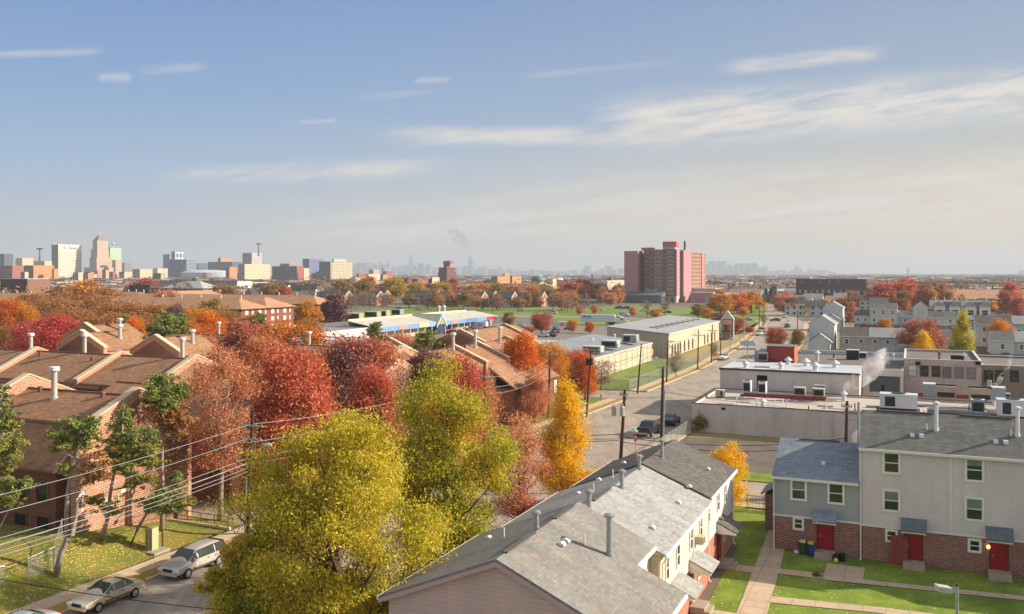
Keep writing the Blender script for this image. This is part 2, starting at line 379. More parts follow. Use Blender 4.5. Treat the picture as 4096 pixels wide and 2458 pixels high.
sheet('far_cross_street', [(-400, 402), (300, 402), (300, 416), (-400, 416)], .008, M_ROAD)
def strip(name, tab, o0, o1, l0, l1, z, mat, n=None):
    n = n or max(2, int((l1-l0)/12)); m = MB()
    ls = [l0+(l1-l0)*i/n for i in range(n+1)]
    pts = [(interp(tab, l)+o0, l) for l in ls]+[(interp(tab, l)+o1, l) for l in ls[::-1]]
    return ob(name, MB().prism([W(a, b, 0) for a, b in pts], (0, 0, z)), mat, kind='structure')
for l0, l1 in ((-8, 146.0), (157.8, 231), (239, 398)):
    strip('curb', LK, -.25, 0, l0, l1, .13, M_CURB)
    strip('planting_strip', LK, -1.5, -.25, l0, l1, .125, M_LEAFLITTER)
    strip('sidewalk', LK, -3.2, -1.5, l0, l1, .12, M_WALK)
for l0, l1 in ((-8, 84.2), (95.6, 120), (120, 398)):
    strip('curb', RK, 0, .25, l0, l1, .13, M_CURB)
    strip('sidewalk', RK, .25, 2.1, l0, l1, .12, M_WALK)
# courtyard lawn and paths between the two townhouse rows
sheet('courtyard_lawn', [(-11.0, 20), (60, 20), (60, 83.5), (-24, 83.5), (-24, 71.9), (-12.3, 71.9)], .02, M_GRASS)
def gpoly(name, uv, z, mat, raise_=False):
    pts = [G(u, v, 0) for u, v in uv]
    for q in pts: q.z = 0 if raise_ else z
    return ob(name, MB().prism(pts, (0, 0, z)) if raise_ else MB().poly(pts), mat, kind='structure')
sheet('path', [(-9.4, 20), (-7.3, 20), (-7.9, 52), (-9.3, 81.5), (-10.9, 81.5), (-9.7, 50)], .05, M_PATH)
def e2(x, y): return (2900+x/4.12167, 2150+y/4.12167)
gpoly('path', [e2(330, 940), e2(2480, 1160), e2(3600, 1290), e2(3600, 1430), e2(2480, 1255), e2(280, 1045)], .058, M_PATH)
sheet('path', [(-9.4, 67.2), (-5.2, 67.4), (-5.2, 66.2), (-9.2, 66.0)], .062, M_PATH)
sheet('path', [(-5.4, 66.9), (20, 69.2), (20, 68.3), (-5.4, 66.0)], .066, M_PATH)
sheet('path', [(-5.6, 69.9), (-3.0, 69.9), (-3.0, 66.5), (-5.6, 66.5)], .054, M_PATH)
for l in (45.8, 51.9, 56.4, 66.0):
    sheet('path', [(-12.3, l-.5), (-9.0, l-.5), (-9.0, l+.9), (-12.3, l+.9)], .054, M_PATH)
sheet('parking_bay', [(10.6, 58), (30, 58), (30, 64.2), (10.6, 64.2)], .03, M_LOT)
raised('curb', [(10.3, 58), (10.6, 58), (10.6, 64.5), (10.3, 64.5)], .12, M_CURB)
raised('curb', [(10.6, 64.2), (30, 64.2), (30, 64.5), (10.6, 64.5)], .12, M_CURB)
raised('sidewalk', [(-28, 83.4), (60, 83.4), (60, 84.9), (-28, 84.9)], .12, M_WALK)
raised('planting_strip', [(-26.5, 84.9), (60, 84.9), (60, 85.5), (-26.5, 85.5)], .12, M_GRASS)
raised('planting_strip', [(-26, 94.2), (60, 94.2), (60, 98.2), (-26, 98.2)], .12, M_GRASS)
sheet('gravel_lot', [(-26.8, 98.2), (60, 98.2), (60, 119.5), (-26.8, 119.5)], .03, M_GRAV)
sheet('weeds', [(-26.5, 116.2), (-14, 117.6), (60, 118.4), (60, 120.8), (-26.5, 120.8)], .05, M_DRY)
M_YEL = plain('yellow_paint', '#d8a23a'); M_WHT = plain('white_road_paint', '#cfc8bc', amt=.25, scale=3)
sheet('center_line', [(-27, 89.75), (60, 89.75), (60, 89.95), (-27, 89.95)], .016, M_YEL)
for a in ((-31.5, 84.8), (-31.2, 86.6)):
    sheet('crosswalk', [(a[0]-6, a[1]), (a[0], a[1]), (a[0], a[1]+.35), (a[0]-6, a[1]+.35)], .018, M_WHT)
sheet('stop_line', [(-36.5, 231), (-30.5, 231), (-30.5, 233), (-36.5, 233)], .018, M_WHT)
# far crossing with pinkish crosswalks
for l in (396, 420): sheet('crosswalk', [(interp(LK, l)+1, l), (interp(RK, l)-1, l), (interp(RK, l)-1, l+2.5), (interp(LK, l)+1, l+2.5)], .02, plain('pink_crossing', '#b99a8e'))
# left bank: lawn that climbs to the brick building
def bank(p, l):
    a = min(1, max(0, (-51.8-p)/5.6)); b = min(1.15, max(0, (60.0-l)/11.0)); return .13+a*a*(3-2*a)*b*1.6
def Gb(u, v):
    z = .1
    for _ in range(30):
        q = G(u, v, z); pp, ll = PL(q); z = z*.5+.5*bank(pp, ll)
    q.z = z; return q
m = MB(); NX, NY = 26, 44
vs = []
for j in range(NY+1):
    for i in range(NX+1):
        p = -51.7-i*.75; l = 20+j*40.6/NY
        vs.append(W(p, l, bank(p, l)))
m.add(vs, [(j*(NX+1)+i, (j+1)*(NX+1)+i, (j+1)*(NX+1)+i+1, j*(NX+1)+i+1) for j in range(NY) for i in range(NX)])
ob('left_lawn', m, M_LEAFY, kind='structure', smooth=True)
sheet('left_driveway', [(-52, 60.4), (-52, 70), (-75, 70), (-75, 60.4)], .05, concrete('driveway', '#9c8878', 3.0))
sheet('front_gardens', [(-48.0, 70), (-45.5, 100), (-46.8, 134), (-46.6, 145.6), (-95, 145.6), (-95, 70)], .02, M_LEAFY)
gpoly('garden_lawn', [B3(-60, 470), B3(300, 420), B3(480, 450), B3(940, 490), B3(760, 600), B3(480, 600), B3(100, 560)], .05, M_GRASS)
gpoly('garden_path', [B3(470, 478), B3(620, 492), B3(760, 552), B3(790, 548), B3(660, 490), B3(480, 466)], .06, M_WALK)
sheet('corner_lawn', [(-46.2, 157.9), (-45.4, 214), (-57.6, 214), (-59.5, 176), (-70, 157.9)], .05, M_FIELD)
sheet('verge', [(-45.4, 214), (-48.4, 276), (-59.5, 398), (-54.9, 398), (-54.9, 214)], .05, M_DRY)
sheet('truck_lot', [(-74, 216), (-72, 300), (-70, 345), (-200, 345), (-190, 300), (-125, 214)], .03, M_LOT)
sheet('mall_lot', [(-152, 205), (-118, 205), (-118, 340), (-152, 340)], .034, M_LOT)
sheet('field', [(-182, 262), (-182, 420), (-290, 420), (-290, 232), (-240, 240)], .03, M_FIELD)
sheet('field', [(-120, 346), (-60, 346), (-60, 400), (-120, 400)], .03, M_FIELD)
sheet('field', [(-182, 420), (-120, 345), (-120, 400), (-160, 520), (-300, 520), (-290, 420)], .026, M_FIELD)
sheet('tower_lawn', [(-110, 418), (-58, 418), (-85, 560), (-190, 560)], .03, M_FIELD)
gpoly('park_lawn', [A3(1770, 905), A3(2250, 830), A3(2480, 800), A3(2440, 860), A3(2300, 960), A3(2120, 1090), A3(2060, 1000)], .06, M_FIELD)
gpoly('tower_parking', [A3(1960, 830), A3(2180, 850), A3(2220, 820), A3(2020, 795)], .07, M_LOT)
sheet('mid_street', [(-300, 405), (-60, 405), (-60, 412), (-300, 412)], .036, M_ROAD)
sheet('row_yard', [(-24, 178), (120, 178), (120, 395), (-34, 395)], .02, groundmat('yard_grass', ['#5f6b3a', '#737a4a', '#857f6a', '#6f6a60'], .06, 1.0))
# ---------------------------------------------------------------- townhouses
M_WHITE = plain('white_trim', '#d9d6d0', .5, .05); M_PANE = glassmat('window_glass'); M_PANEG = glassmat('window_glass_green', (.028, .042, .022), .1)
M_RED = plain('red_door', '#8e1420', .45, .12, 2.0); M_STEP = concrete('step_concrete', '#a39684', 9.0)
M_GALV = plain('galvanised', '#9fa3a4', .4, .12, 2.0, metal=.5); M_DARK = plain('dark_void', '#17181a', .8); M_BLACKM = plain('black_metal', '#1b1b1c', .5)
M_TIN = plain('ventwhite', '#cfd0d0', .5, .1); M_WOODY = plain('yellow_wood', '#c59a58', .7, .2, 3.0)
BR_R = brickmat('brick_red', '#6f3a30', '#8f5546', '#a3948a', .3, .12)
BR_O = brickmat('brick_orange', '#a8573f', '#b96a4e', '#b98f7a', .3, .1)
_wc = {}
M_BLIND = plain('blind_greygreen', '#6f756c', .5, .25, 1.2)
def win_meshes(w, h, fr=.12, bars=1):
    key = (round(w, 2), round(h, 2), fr, bars)
    if key not in _wc:
        m = MB()
        m.box(-w/2, -w/2+fr, -.07, .05, -h/2, h/2); m.box(w/2-fr, w/2, -.07, .05, -h/2, h/2)
        m.box(-w/2+fr, w/2-fr, -.065, .05, -h/2, -h/2+fr); m.box(-w/2+fr, w/2-fr, -.065, .05, h/2-fr, h/2)
        for i in range(bars): z = -h/2+(i+1)*h/(bars+1); m.box(-w/2+fr, w/2-fr, -.05, .04, z-.035, z+.035)
        pm = MB().box(-w/2+fr*.8, w/2-fr*.8, -.022, .02, -h/2+fr*.8, h/2-fr*.8)
        _wc[key] = (m.mesh('window'), pm.mesh('pane'))
    return _wc[key]
def window(par, x, y, z, w, h, rz=0.0, mat=None, pane=None, bars=1, fr=.12, sub=True, blind=0):
    a, b = win_meshes(w, h, fr, bars)
    o = ob('window', a, mat or M_WHITE, par, (x, y, z), rz)
    if sub: ob('pane', b, pane or M_PANE, o, (0, 0, 0))
    if blind: ob('blind', MB().box(-w/2+fr, w/2-fr, -.045, -.024, h/2-fr-(h-2*fr)*blind, h/2-fr), M_BLIND, o)
    return o
def canopy(par, x, y0, z, w=1.7, dep=1.1, rise=.75, roofm=None, trim=None):
    m = MB(); T = .09
    m.prism([(x-w/2, y0-.003, z), (x-w/2, y0-dep, z), (x-w/2, y0-dep, z+.16), (x-w/2, y0-.003, z+rise)], (w, 0, 0))
    o = ob('canopy', m, trim or M_WHITE, par)
    r = MB().slab([(x-w/2-.06, y0-dep-.1, z+.13), (x+w/2+.06, y0-dep-.1, z+.13), (x+w/2+.06, y0-.004, z+rise+.03), (x-w/2-.06, y0-.004, z+rise+.03)], T)
    ob('canopy_roof', r, roofm, o); return o
def door(par, x, y0, z0, w=1.02, h=2.1, mat=None):
    o = ob('door', MB().box(x-w/2, x+w/2, y0-.05, y0+.02, z0, z0+h), mat or M_RED, par)
    fr = MB(); fr.box(x-w/2-.09, x-w/2, y0-.07, y0+.02, z0, z0+h); fr.box(x+w/2, x+w/2+.09, y0-.07, y0+.02, z0, z0+h); fr.box(x-w/2-.09, x+w/2+.09, y0-.07, y0+.02, z0+h, z0+h+.09)
    ob('door_frame', fr, plain('red_frame', '#6d1a20'), o)
    ob('handle', MB().box(x-w/2+.1, x-w/2+.19, y0-.11, y0-.05, z0+.95, z0+1.05), plain('brass', '#c8b070', .3, metal=.7), o)
    return o
def steps(par, x, y0, z0, w=1.3, n=2, rz=0):
    m = MB(); r = z0/n
    for i in range(n): m.box(x-w/2-.0*i, x+w/2, y0-.95-.32*i, y0-.004-(0 if i == 0 else .95+.32*(i-1)), 0, z0-r*i)
    return ob('steps', m, M_STEP, par)
def roof_gable(par, L0, L1, yf, yr, yb, zf, zr, zb, mat, over=.3, t=.14, name='roof', trim=True):
    m = MB(); sf = (zr-zf)/(yr-yf); sb = (zr-zb)/(yb-yr)
    a, b = L0, L1
    m.prism([(a, yf-over, zf-over*sf), (a, yr, zr), (a, yb+over, zb-over*sb), (a, yb+over, zb-over*sb+t), (a, yr, zr+t*1.1), (a, yf-over, zf-over*sf+t)], (b-a, 0, 0))
    o = ob(name, m, mat, par)
    if trim:
        ob('gutter', MB().box(a-.01, b+.01, yf-over-.1, yf-over-.002, zf-over*sf-.06, zf-over*sf+t-.015), M_WHITE, o)
        ob('gutter', MB().box(a-.01, b+.01, yb+over+.002, yb+over+.1, zb-over*sb-.06, zb-over*sb+t-.015), M_WHITE, o)
    return o
def flue(par, x, y, z, h, r=.11, mat=None, cap=True, name='flue'):
    m = MB(); m.lathe(x, y, [(r*1.5, z-.12), (r*1.3, z+.16), (r, z+.18), (r, z+h)], 10)
    o = ob(name, m, mat or M_GALV, par, smooth=False)
    if cap: ob('flue_cap', MB().lathe(x, y, [(r*1.2, z+h+.002), (r*1.9, z+h+.05), (r*1.9, z+h+.16), (r*.6, z+h+.24)], 10), mat or M_GALV, o)
    return o
def roofvent(par, x, y, z, slope=.43, s=.3):
    m = MB(); m.prism([(x-s/2, y-s*.6, z-s*.6*slope), (x-s/2, y+s*.6, z+s*.6*slope), (x-s/2, y+s*.5, z+s*.5*slope+s*.35), (x-s/2, y-s*.1, z+s*.55), (x-s/2, y-s*.55, z-s*.4*slope+s*.3)], (s, 0, 0))
    return ob('roof_vent', m, M_TIN, par)
def pipe(par, x, y, z, h=.5, r=.045): return ob('vent_pipe', MB().lathe(x, y, [(r*1.8, z-.05), (r, z+.06), (r, z+h)], 7), M_TIN, par)
def downpipe(par, x, y, z0, z1):
    m = MB().tube([(x, y-.3, z1), (x, y-.09, z1-.3), (x, y-.09, z0+.25), (x, y-.28, z0+.08)], .055, 6); return ob('downpipe', m, M_WHITE, par)
def townhouse(name, label, cat, base, rz, L, ye, yr, yb, ze, zr, zbk, side, roofm, zbrick=2.85, brickm=None, group=None, over=.3, band=True, gable_lo=None, gable_hi=None):
    """front wall on local y=ye facing -y, ridge along x at yr, back wall at yb"""
    T = thing(name, base, label, cat, rz, group)
    up = MB(); e = .0
    def gab(x0, x1): return [(x0, ye, zbrick), (x0, yb, zbrick), (x0, yb, zbk), (x0, yr, zr-.02), (x0, ye, ze)], (x1-x0, 0, 0)
    pts, off = gab(.012, L-.012); up.prism(pts, off)
    ob('siding_wall', up, side, T)
    ob('brick_wall', MB().box(.012, L-.012, ye+.03, yb-.03, -1.2, zbrick-.002), brickm or BR_R, T)
    roof_gable(T, 0, L, ye, yr, yb, ze, zr, zbk, roofm, over)
    if band: ob('trim_band', MB().box(0, L, ye-.035, ye-.002, zbrick-.09, zbrick+.05), M_WHITE, T)
    return T
SH_MIX = shingle('shingle_mottled', ['#88746a', '#84817a', '#787671', '#8b8980', '#828078', '#877a72'], .34, .17)
SH_LT = shingle('shingle_lightgrey', ['#8a8885', '#989692', '#a09e9a', '#918f8b'], .4, .2)
SH_DK = shingle('shingle_darkgrey', ['#55514d', '#625d59', '#6a6561', '#5b5753'], .4, .2)
SH_GRN = shingle('shingle_greengrey', ['#62645f', '#6f716b', '#6b625e', '#767872', '#656762'], .5, .2)
SH_BLU = shingle('shingle_bluegrey', ['#757d86', '#868d95', '#7b838c', '#91979c'], .5, .2)
SD_CREAM = siding('siding_cream', '#d9cdb2'); SD_WHITE = siding('siding_white', '#d4cdc3'); SD_PINK = siding('siding_pink', '#c9ada3', .22)
SD_BEIGE = siding('siding_beige', '#cfc5c5', .16); SD_GREY = siding('siding_grey', '#9ba0a2', .18); SD_TAN = siding('siding_tan', '#a79a82', .2)
SD_BLUE = siding('siding_bluegrey', '#a0a8b2', .2); SD_LGREY = siding('siding_lightgrey', '#c0bfc0', .2)

# --- centre row, ridge running away along the street; local x along the street, front (-y) faces the courtyard
def cr(p, l): return p, l          # helper for reading
C_RZ = RZA
def cx(base_l, l): return l-base_l
# house 1: nearest, mottled shingles, deeper front part (A) and narrower part (B)
b1 = (37.5, -17.4)
H1 = thing('row_house', W(-17.4, 37.5, 0), 'nearest row house with mottled red and green shingle roof and pink gable', 'house', RZA)
# local: x=l-37.5, y=-(p+17.4): front (courtyard) is -y
ob('siding_wall', MB().prism([(.3, -6.6, 2.85), (.3, 5.9, 2.85), (.3, 5.9, 5.55), (.3, 0, 8.02), (.3, -6.6, 5.1)], (7.4, 0, 0)), SD_PINK, H1)
ob('siding_wall', MB().prism([(7.72, -4.1, 2.85), (7.72, 5.88, 2.85), (7.72, 5.88, 5.55), (7.72, 0, 8.0), (7.72, -4.1, 6.15)], (3.7, 0, 0)), SD_WHITE, H1)
ob('brick_wall', MB().box(.32, 7.68, -6.56, 5.86, -.5, 2.848), BR_O, H1)
ob('brick_wall', MB().box(7.72, 11.4, -4.06, 5.84, -.5, 2.848), BR_O, H1)
ra = MB(); tt = .14; s1 = .44
ra.prism([(0, -7.0, 8.1-7.0*s1), (0, 0, 8.1), (0, 6.3, 8.1-6.3*.41), (0, 6.3, 8.1-6.3*.41+tt), (0, 0, 8.1+tt*1.1), (0, -7.0, 8.1-7.0*s1+tt)], (7.75, 0, 0))
ra.prism([(7.752, -4.45, 8.1-4.45*s1), (7.752, 0, 8.1), (7.752, 6.3, 8.1-6.3*.41), (7.752, 6.3, 8.1-6.3*.41+tt), (7.752, 0, 8.1+tt*1.1), (7.752, -4.45, 8.1-4.45*s1+tt)], (3.6, 0, 0))
r1 = ob('roof', ra, SH_MIX, H1)
for a in ((0, 7.75, -7.12, -7.004, 4.94, 5.12), (7.76, 11.35, -4.57, -4.454, 6.06, 6.24), (0, 11.35, 6.304, 6.42, 5.44, 5.62)): ob('gutter', MB().box(*a), M_WHITE, r1)
g = MB(); M_RAKE = plain('pink_rake', '#b79c97', .5, .05)
for y0, z0, y1, z1 in ((-7.0, 8.1-7.0*s1, 0, 8.1), (0, 8.1, 6.3, 8.1-6.3*.41)):
    g.prism([(-.06, y0, z0-.2), (-.06, y1, z1-.2), (-.06, y1, z1+.02), (-.06, y0, z0+.02)], (.055, 0, 0))
ob('rake_board', g, M_RAKE, r1)
ob('ridge_vent', MB().box(1.0, 4.6, -.14, .14, 8.24, 8.31), SH_DK, r1); ob('ridge_vent', MB().box(7.4, 10.2, -.14, .14, 8.24, 8.31), SH_DK, r1)
# house 2: light grey roof
H2 = townhouse('row_house', 'row house with pale grey shingle roof and cream upper floor', 'house', W(-17.3, 49.0, 0), RZA, 12.9, -4.6, 0, 6.0, 5.75, 7.65, 5.3, SD_CREAM, SH_LT, 2.85, BR_O)
ob('siding_end', MB().box(-.06, .008, -4.55, -3.2, 2.9, 5.7), SD_TAN, H2)
H3 = townhouse('row_house', 'far row house of the row with dark grey shingle roof and white upper floor', 'house', W(-17.4, 61.95, 0), RZA, 9.9, -4.6, 0, 5.0, 5.95, 7.8, 5.7, SD_WHITE, SH_DK, 2.85, BR_O)
for o, L in ((H2, 12.9), (H3, 9.9)):
    ob('eave_board', MB().box(.02, L-.02, -4.93, -4.905, 5.52 if o is H2 else 5.72, 5.72 if o is H2 else 5.92), M_WOODY, o)
ob('ridge_vent', MB().box(2.0, 5.2, -.14, .14, 7.8, 7.87), SH_DK, H2)
def onroof(Hh, p0, l0, zr, sf, sb, uv, kind, **kw):     # put a fitting where the viewing ray meets the roof slope
    u, v = uv; best = None
    for i in range(4000):
        d = 35+i*.015
        z = Zat(v, d); X = (u-U0)/F*d; p, l = X*RX+d*RY, X*AX+d*AY
        y = -(p-p0); zr_ = zr-(abs(y)*(sf if y < 0 else sb))
        if z <= zr_+.15: best = (l-l0, y, zr_+.14); break
    if not best: return
    x, y, z = best
    if kind == 'flue': return flue(Hh, x, y, z, kw['h'], kw.get('r', .13))
    if kind == 'pipe': return pipe(Hh, x, y, z, kw.get('h', .5))
    return roofvent(Hh, x, y, z, 0, kw.get('s', .36))
onroof(H1, -17.4, 37.5, 8.1, .44, .41, C3(940, 880), 'flue', h=1.95, r=.15)
onroof(H1, -17.4, 37.5, 8.1, .44, .41, C3(238, 625), 'flue', h=.75, r=.12)
for q in (C3(520, 745), C3(475, 782)): onroof(H1, -17.4, 37.5, 8.1, .44, .41, q, 'vent')
onroof(H1, -17.4, 37.5, 8.1, .44, .41, C3(700, 775), 'pipe')
onroof(H1, -17.4, 37.5, 8.1, .44, .41, C2(2395, 700), 'pipe'); onroof(H1, -17.4, 37.5, 8.1, .44, .41, C2(2245, 715), 'vent', s=.3)
onroof(H2, -17.3, 49.0, 7.65, .42, .4, C3(1062, 232), 'flue', h=1.0, r=.13); onroof(H2, -17.3, 49.0, 7.65, .42, .4, C3(746, 455), 'flue', h=1.05, r=.13)
for q in (C3(1350, 618), C3(1603, 375), C3(637, 290)): onroof(H2, -17.3, 49.0, 7.65, .42, .4, q, 'vent', s=.34)
onroof(H2, -17.3, 49.0, 7.65, .42, .4, C3(787, 262), 'pipe')
onroof(H3, -17.4, 61.95, 7.8, .4, .4, B3(1448, 1040), 'flue', h=1.15, r=.12); onroof(H3, -17.4, 61.95, 7.8, .4, .4, B3(1230, 1140), 'flue', h=.7, r=.13)
for q in (B3(1892, 1157), B3(1710, 1325), B3(1077, 1096), B3(836, 1258)): onroof(H3, -17.4, 61.95, 7.8, .4, .4, q, 'vent', s=.3)
onroof(H3, -17.4, 61.95, 7.8, .4, .4, B3(1210, 1065), 'pipe'); onroof(H3, -17.4, 61.95, 7.8, .4, .4, B3(974, 1225), 'pipe')
# openings on the courtyard side; local y = -(p - p_ridge)
def crwin(Hh, l0, y, q, z, w=.85, h=1.45):
    l = onP(q[0], -17.35-y); return window(Hh, l-l0, y-.012, z, w, h, blind=(0, .35, .5)[int(l*3) % 3])
for q in (C3(1485, 1000), C3(1590, 865), C3(1718, 715), C3(1812, 610)): crwin(H2, 49.0, -4.6, q, 4.55)
for q in (C3(1903, 455), C3(1995, 310), C3(2064, 235)): crwin(H3, 61.95, -4.6, q, 4.75)
for Hh, l0, lst in ((H2, 49.0, (52.2, 57.0)), (H3, 61.95, (66.3,))):
    for l in lst:
        door(Hh, l-l0, -4.585, .45); canopy(Hh, l-l0+.3, -4.6, 2.55, 2.3, 1.35, .75, SH_LT if Hh is H2 else SH_DK); steps(Hh, l-l0, -4.6, .42, 1.5)
        window(Hh, l-l0+2.0, -4.58, 1.75, .8, .95)
door(H1, 5.9, -6.57, .45); canopy(H1, 5.9, -6.6, 2.55, 2.4, 1.35, .75, SH_MIX); steps(H1, 5.9, -6.6, .42, 1.5)
window(H1, 9.6, -4.11, 4.7, .85, 1.45); window(H1, 4.0, -6.61, 4.0, .85, 1.3); window(H1, 2.0, -6.61, 4.0, .85, 1.3)
for Hh, x, y, z in ((H2, .25, -4.6, 5.5), (H2, 8.1, -4.6, 5.5), (H3, 9.6, -4.6, 5.7), (H3, .2, -4.6, 5.7)): downpipe(Hh, x, y, .05, z)
ac = ob('air_conditioner', MB().box(8.8, 9.5, -5.15, -4.55, 3.9, 4.4), plain('ac_beige', '#b9a98c'), H2)
ob('grille', MB().box(8.87, 9.43, -5.16, -5.152, 3.96, 4.34), plain('ac_grille', '#6e6455'), ac)

# --- right row: facade on l=72 facing the camera side
def rr(p): return p
RG = townhouse('row_house', 'two-storey grey row house with bluish shingle roof, half in shadow', 'house', W(-9.75, 72, 0), RZR, 6.25, 0, 4.4, 8.4, 5.72, 7.75, 5.6, SD_GREY, SH_BLU, 2.7)
RB = townhouse('row_house', 'tall three-storey row house with beige siding and green-grey shingle roof', 'house', W(-3.5, 72, 0), RZR, 12.9, 0, 4.15, 8.3, 8.4, 10.45, 8.4, SD_BEIGE, SH_GRN, 2.62)
RC = townhouse('row_house', 'low row house adjoining the tall beige one, past the right picture edge', 'house', W(9.45, 72, 0), RZR, 5.6, 0, 4.4, 8.4, 5.72, 7.75, 5.6, SD_GREY, SH_BLU, 2.62)
RD = townhouse('row_house', 'tall row house farthest along the right row, past the picture edge', 'house', W(15.1, 72, 0), RZR, 12.9, 0, 4.15, 8.3, 8.4, 10.45, 8.4, SD_BEIGE, SH_GRN, 2.62)
def rrwin(Hh, p0, q, w, h, pane=None, bars=1, blind=0):
    p, z = zL(q[0], q[1], 72); return window(Hh, p-p0, -.012, z, w+.06, h+.06, pane=pane, bars=bars, fr=.17, blind=blind)
rrwin(RG, -9.75, C4(296, 245), 1.18, 1.62, blind=.47); rrwin(RG, -9.75, C4(657, 280), 1.18, 1.62, M_PANEG); rrwin(RG, -9.75, C4(294, 572), .78, .95)
for q, pn in ((B4(1193, 1092), M_PANEG), (C4(1192, 350), None)): rrwin(RB, -3.5, q, 1.2, 1.62, pn, blind=0 if pn else .47)
for q, bd in ((B4(1994, 1160), .3), (C4(1993, 432), .46)): rrwin(RB, -3.5, q, 1.22, 1.68, None, blind=bd)
rrwin(RB, -3.5, C4(1193, 690), .82, .92, M_PANEG); rrwin(RB, -3.5, C4(1996, 786), .84, .95)
for Hh, p0, x in ((RG, -9.75, 555), (RB, -3.5, 1408), (RB, -3.5, 2232)):
    p = onL(C4(x, 0)[0], 72)-p0
    door(Hh, p, -.0, .42); canopy(Hh, p, -.002, 2.58, 1.62, 1.0, .78, SH_BLU if Hh is RG else shingle('shingle_slate', ['#5d666b', '#6b7479', '#636c70'], .4, .2)); steps(Hh, p, -.0, .42, 1.45)
for Hh, x, z in ((RG, .1, 5.5), (RB, .12, 8.2)): downpipe(Hh, x, 0, -.1, z)
ob('corner_trim', MB().box(6.14, 6.24, -.03, -.002, 2.7, 8.1), M_WHITE, RB)
_p = zL(*C4(2127, 793), 72); wl = ob('wall_lamp', MB().lathe(_p[0]+3.5, -.14, [(.05, _p[1]-.14), (.11, _p[1]-.08), (.12, _p[1]+.06), (.03, _p[1]+.14)], 8), None, RB)
lm, t = newmat('lamp_glow'); t.n('ShaderNodeOutputMaterial', {'Surface': t.n('ShaderNodeEmission', {'Color': (1, .55, .15, 1), 'Strength': 2.2})}); wl.data.materials.append(lm)
def rrf(Hh, x, y, kind, **kw):
    zr, ye = (10.45, 4.15); sl = (10.45-8.4)/4.15
    z = 10.45-(4.15-y)*sl+.14
    if kind == 'flue': flue(Hh, x, y, z, kw['h'], .13, M_TIN)
    elif kind == 'pipe': pipe(Hh, x, y, z, .42)
    else: roofvent(Hh, x, y, z, sl, .3)
def rroof(q):                     # ray against the front slope of the tall house
    for i in range(3000):
        d = 60+i*.01; z = Zat(q[1], d); X = (q[0]-U0)/F*d; p, l = X*RX+d*RY, X*AX+d*AY
        if z <= 8.54+(l-72)*.494: return p+3.5, l-72
for q, kd, hh in ((B4(1625, 775), 'flue', 1.9), (B4(2410, 832), 'flue', 1.9), (B4(1532, 768), 'pipe', 0), (B4(2345, 828), 'pipe', 0),
                  (B4(1395, 832), 'vent', 0), (B4(1482, 838), 'vent', 0), (B4(2200, 892), 'vent', 0), (B4(2297, 900), 'vent', 0)):
    r = rroof(q)
    if r: rrf(RB, r[0], r[1], kd, h=hh)
ob('ridge_vent', MB().box(1.2, 5.2, 4.0, 4.3, 10.6, 10.66), SH_DK, RB); ob('ridge_vent', MB().box(7.0, 10.5, 4.0, 4.3, 10.6, 10.66), SH_DK, RB)
ob('ridge_vent', MB().box(1.6, 4.6, 4.25, 4.55, 7.9, 7.96), SH_DK, RG); roofvent(RG, 3.6, 1.6, 6.6, .46, .28)
wg = ob('side_wing', MB().box(-1.3, .01, 5.0, 8.0, 0, 3.0), BR_R, RG); ob('wing_roof', MB().slab([(-1.6, 4.8, 2.95), (-1.6, 8.2, 2.95), (.0, 8.2, 3.9), (.0, 4.8, 3.9)][::-1], .1), SH_BLU, wg)
# things along the right row
def bin_(loc, col, label, bag):
    T = thing('trash_can', loc, label, 'trash can')
    m = MB(); m.lathe(0, 0, [(.24, 0), (.27, .3), (.31, .85), (.34, .86), (.34, .93), (.28, .93), (.27, .8)], 14)
    ob('barrel', m, plain('bin_'+label[:4], col, .5, .1, 3), T)
    rnd = random.Random(3); bm = MB()
    for i in range(5): bm.lathe(rnd.uniform(-.12, .12), rnd.uniform(-.12, .12), [(.05, .8), (.15, .9), (.14, 1.02+.05*i % .14), (.03, 1.1)], 7)
    ob('bag', bm, plain('bag_'+bag, bag, .4, .3, 4), T)
    for sg in (-1, 1): ob('handle', MB().tube([(sg*.35, 0, .78), (sg*.4, 0, .74), (sg*.35, 0, .68)], .02), M_DARK, T)
    return T
def rpt(q, l=None): return G(q[0], q[1], 0)
bin_(rpt(C4(338, 870)), '#3c4038', 'grey trash can full of rubbish left of the first red door', '#c9bfae')
bin_(rpt(C4(418, 885)), '#22417f', 'blue trash can topped with a yellow bag by the steps', '#d8b21c')
m = MB(); rnd = random.Random(5)
for i in range(6): m.lathe(rnd.uniform(-.25, .3), rnd.uniform(-.15, .15), [(.1, 0), (.24, .1), (.2, .3+.05*i), (.04, .42+.05*i)], 8)
bb = ob('trash_bag', m, plain('black_plastic', '#101113', .35), loc=rpt(C4(680, 935)), label='black plastic trash bag slumped beside the concrete steps', cat='trash bag')
ob('yellow_bag', MB().lathe(-.28, -.25, [(.08, 0), (.17, .08), (.13, .26), (.04, .3)], 8), plain('bag_y2', '#e0d31a', .5), bb)
m = MB().lathe(0, 0, [(.1, 0), (.22, .06), (.16, .2), (.03, .26)], 7); ob('paper_litter', m, plain('litter', '#d8d8dc'), loc=rpt(C4(275, 858)), label='crumpled white litter on the grass by the grey house', cat='litter')
m = MB()
for i in range(5): m.box(i*.235-.58, i*.235-.36, -.03, .03, 0, 2.15)
m.box(-.58, .58, .03, .07, .3, .42); m.box(-.58, .58, .03, .07, 1.7, 1.82)
pz = onL(C4(1268, 0)[0], 71.7); ob('wooden_panel', m, plain('barn_red', '#86403a', .8, .25, 4), loc=W(pz, 71.66, 0), rz=RZR, label='weathered red board panel leaning on the brick wall', cat='panel')
T = thing('grill_cart', W(9.0, 70.9, 0), 'black cage cart with a red hose coil beside the last door', 'cart', RZR)
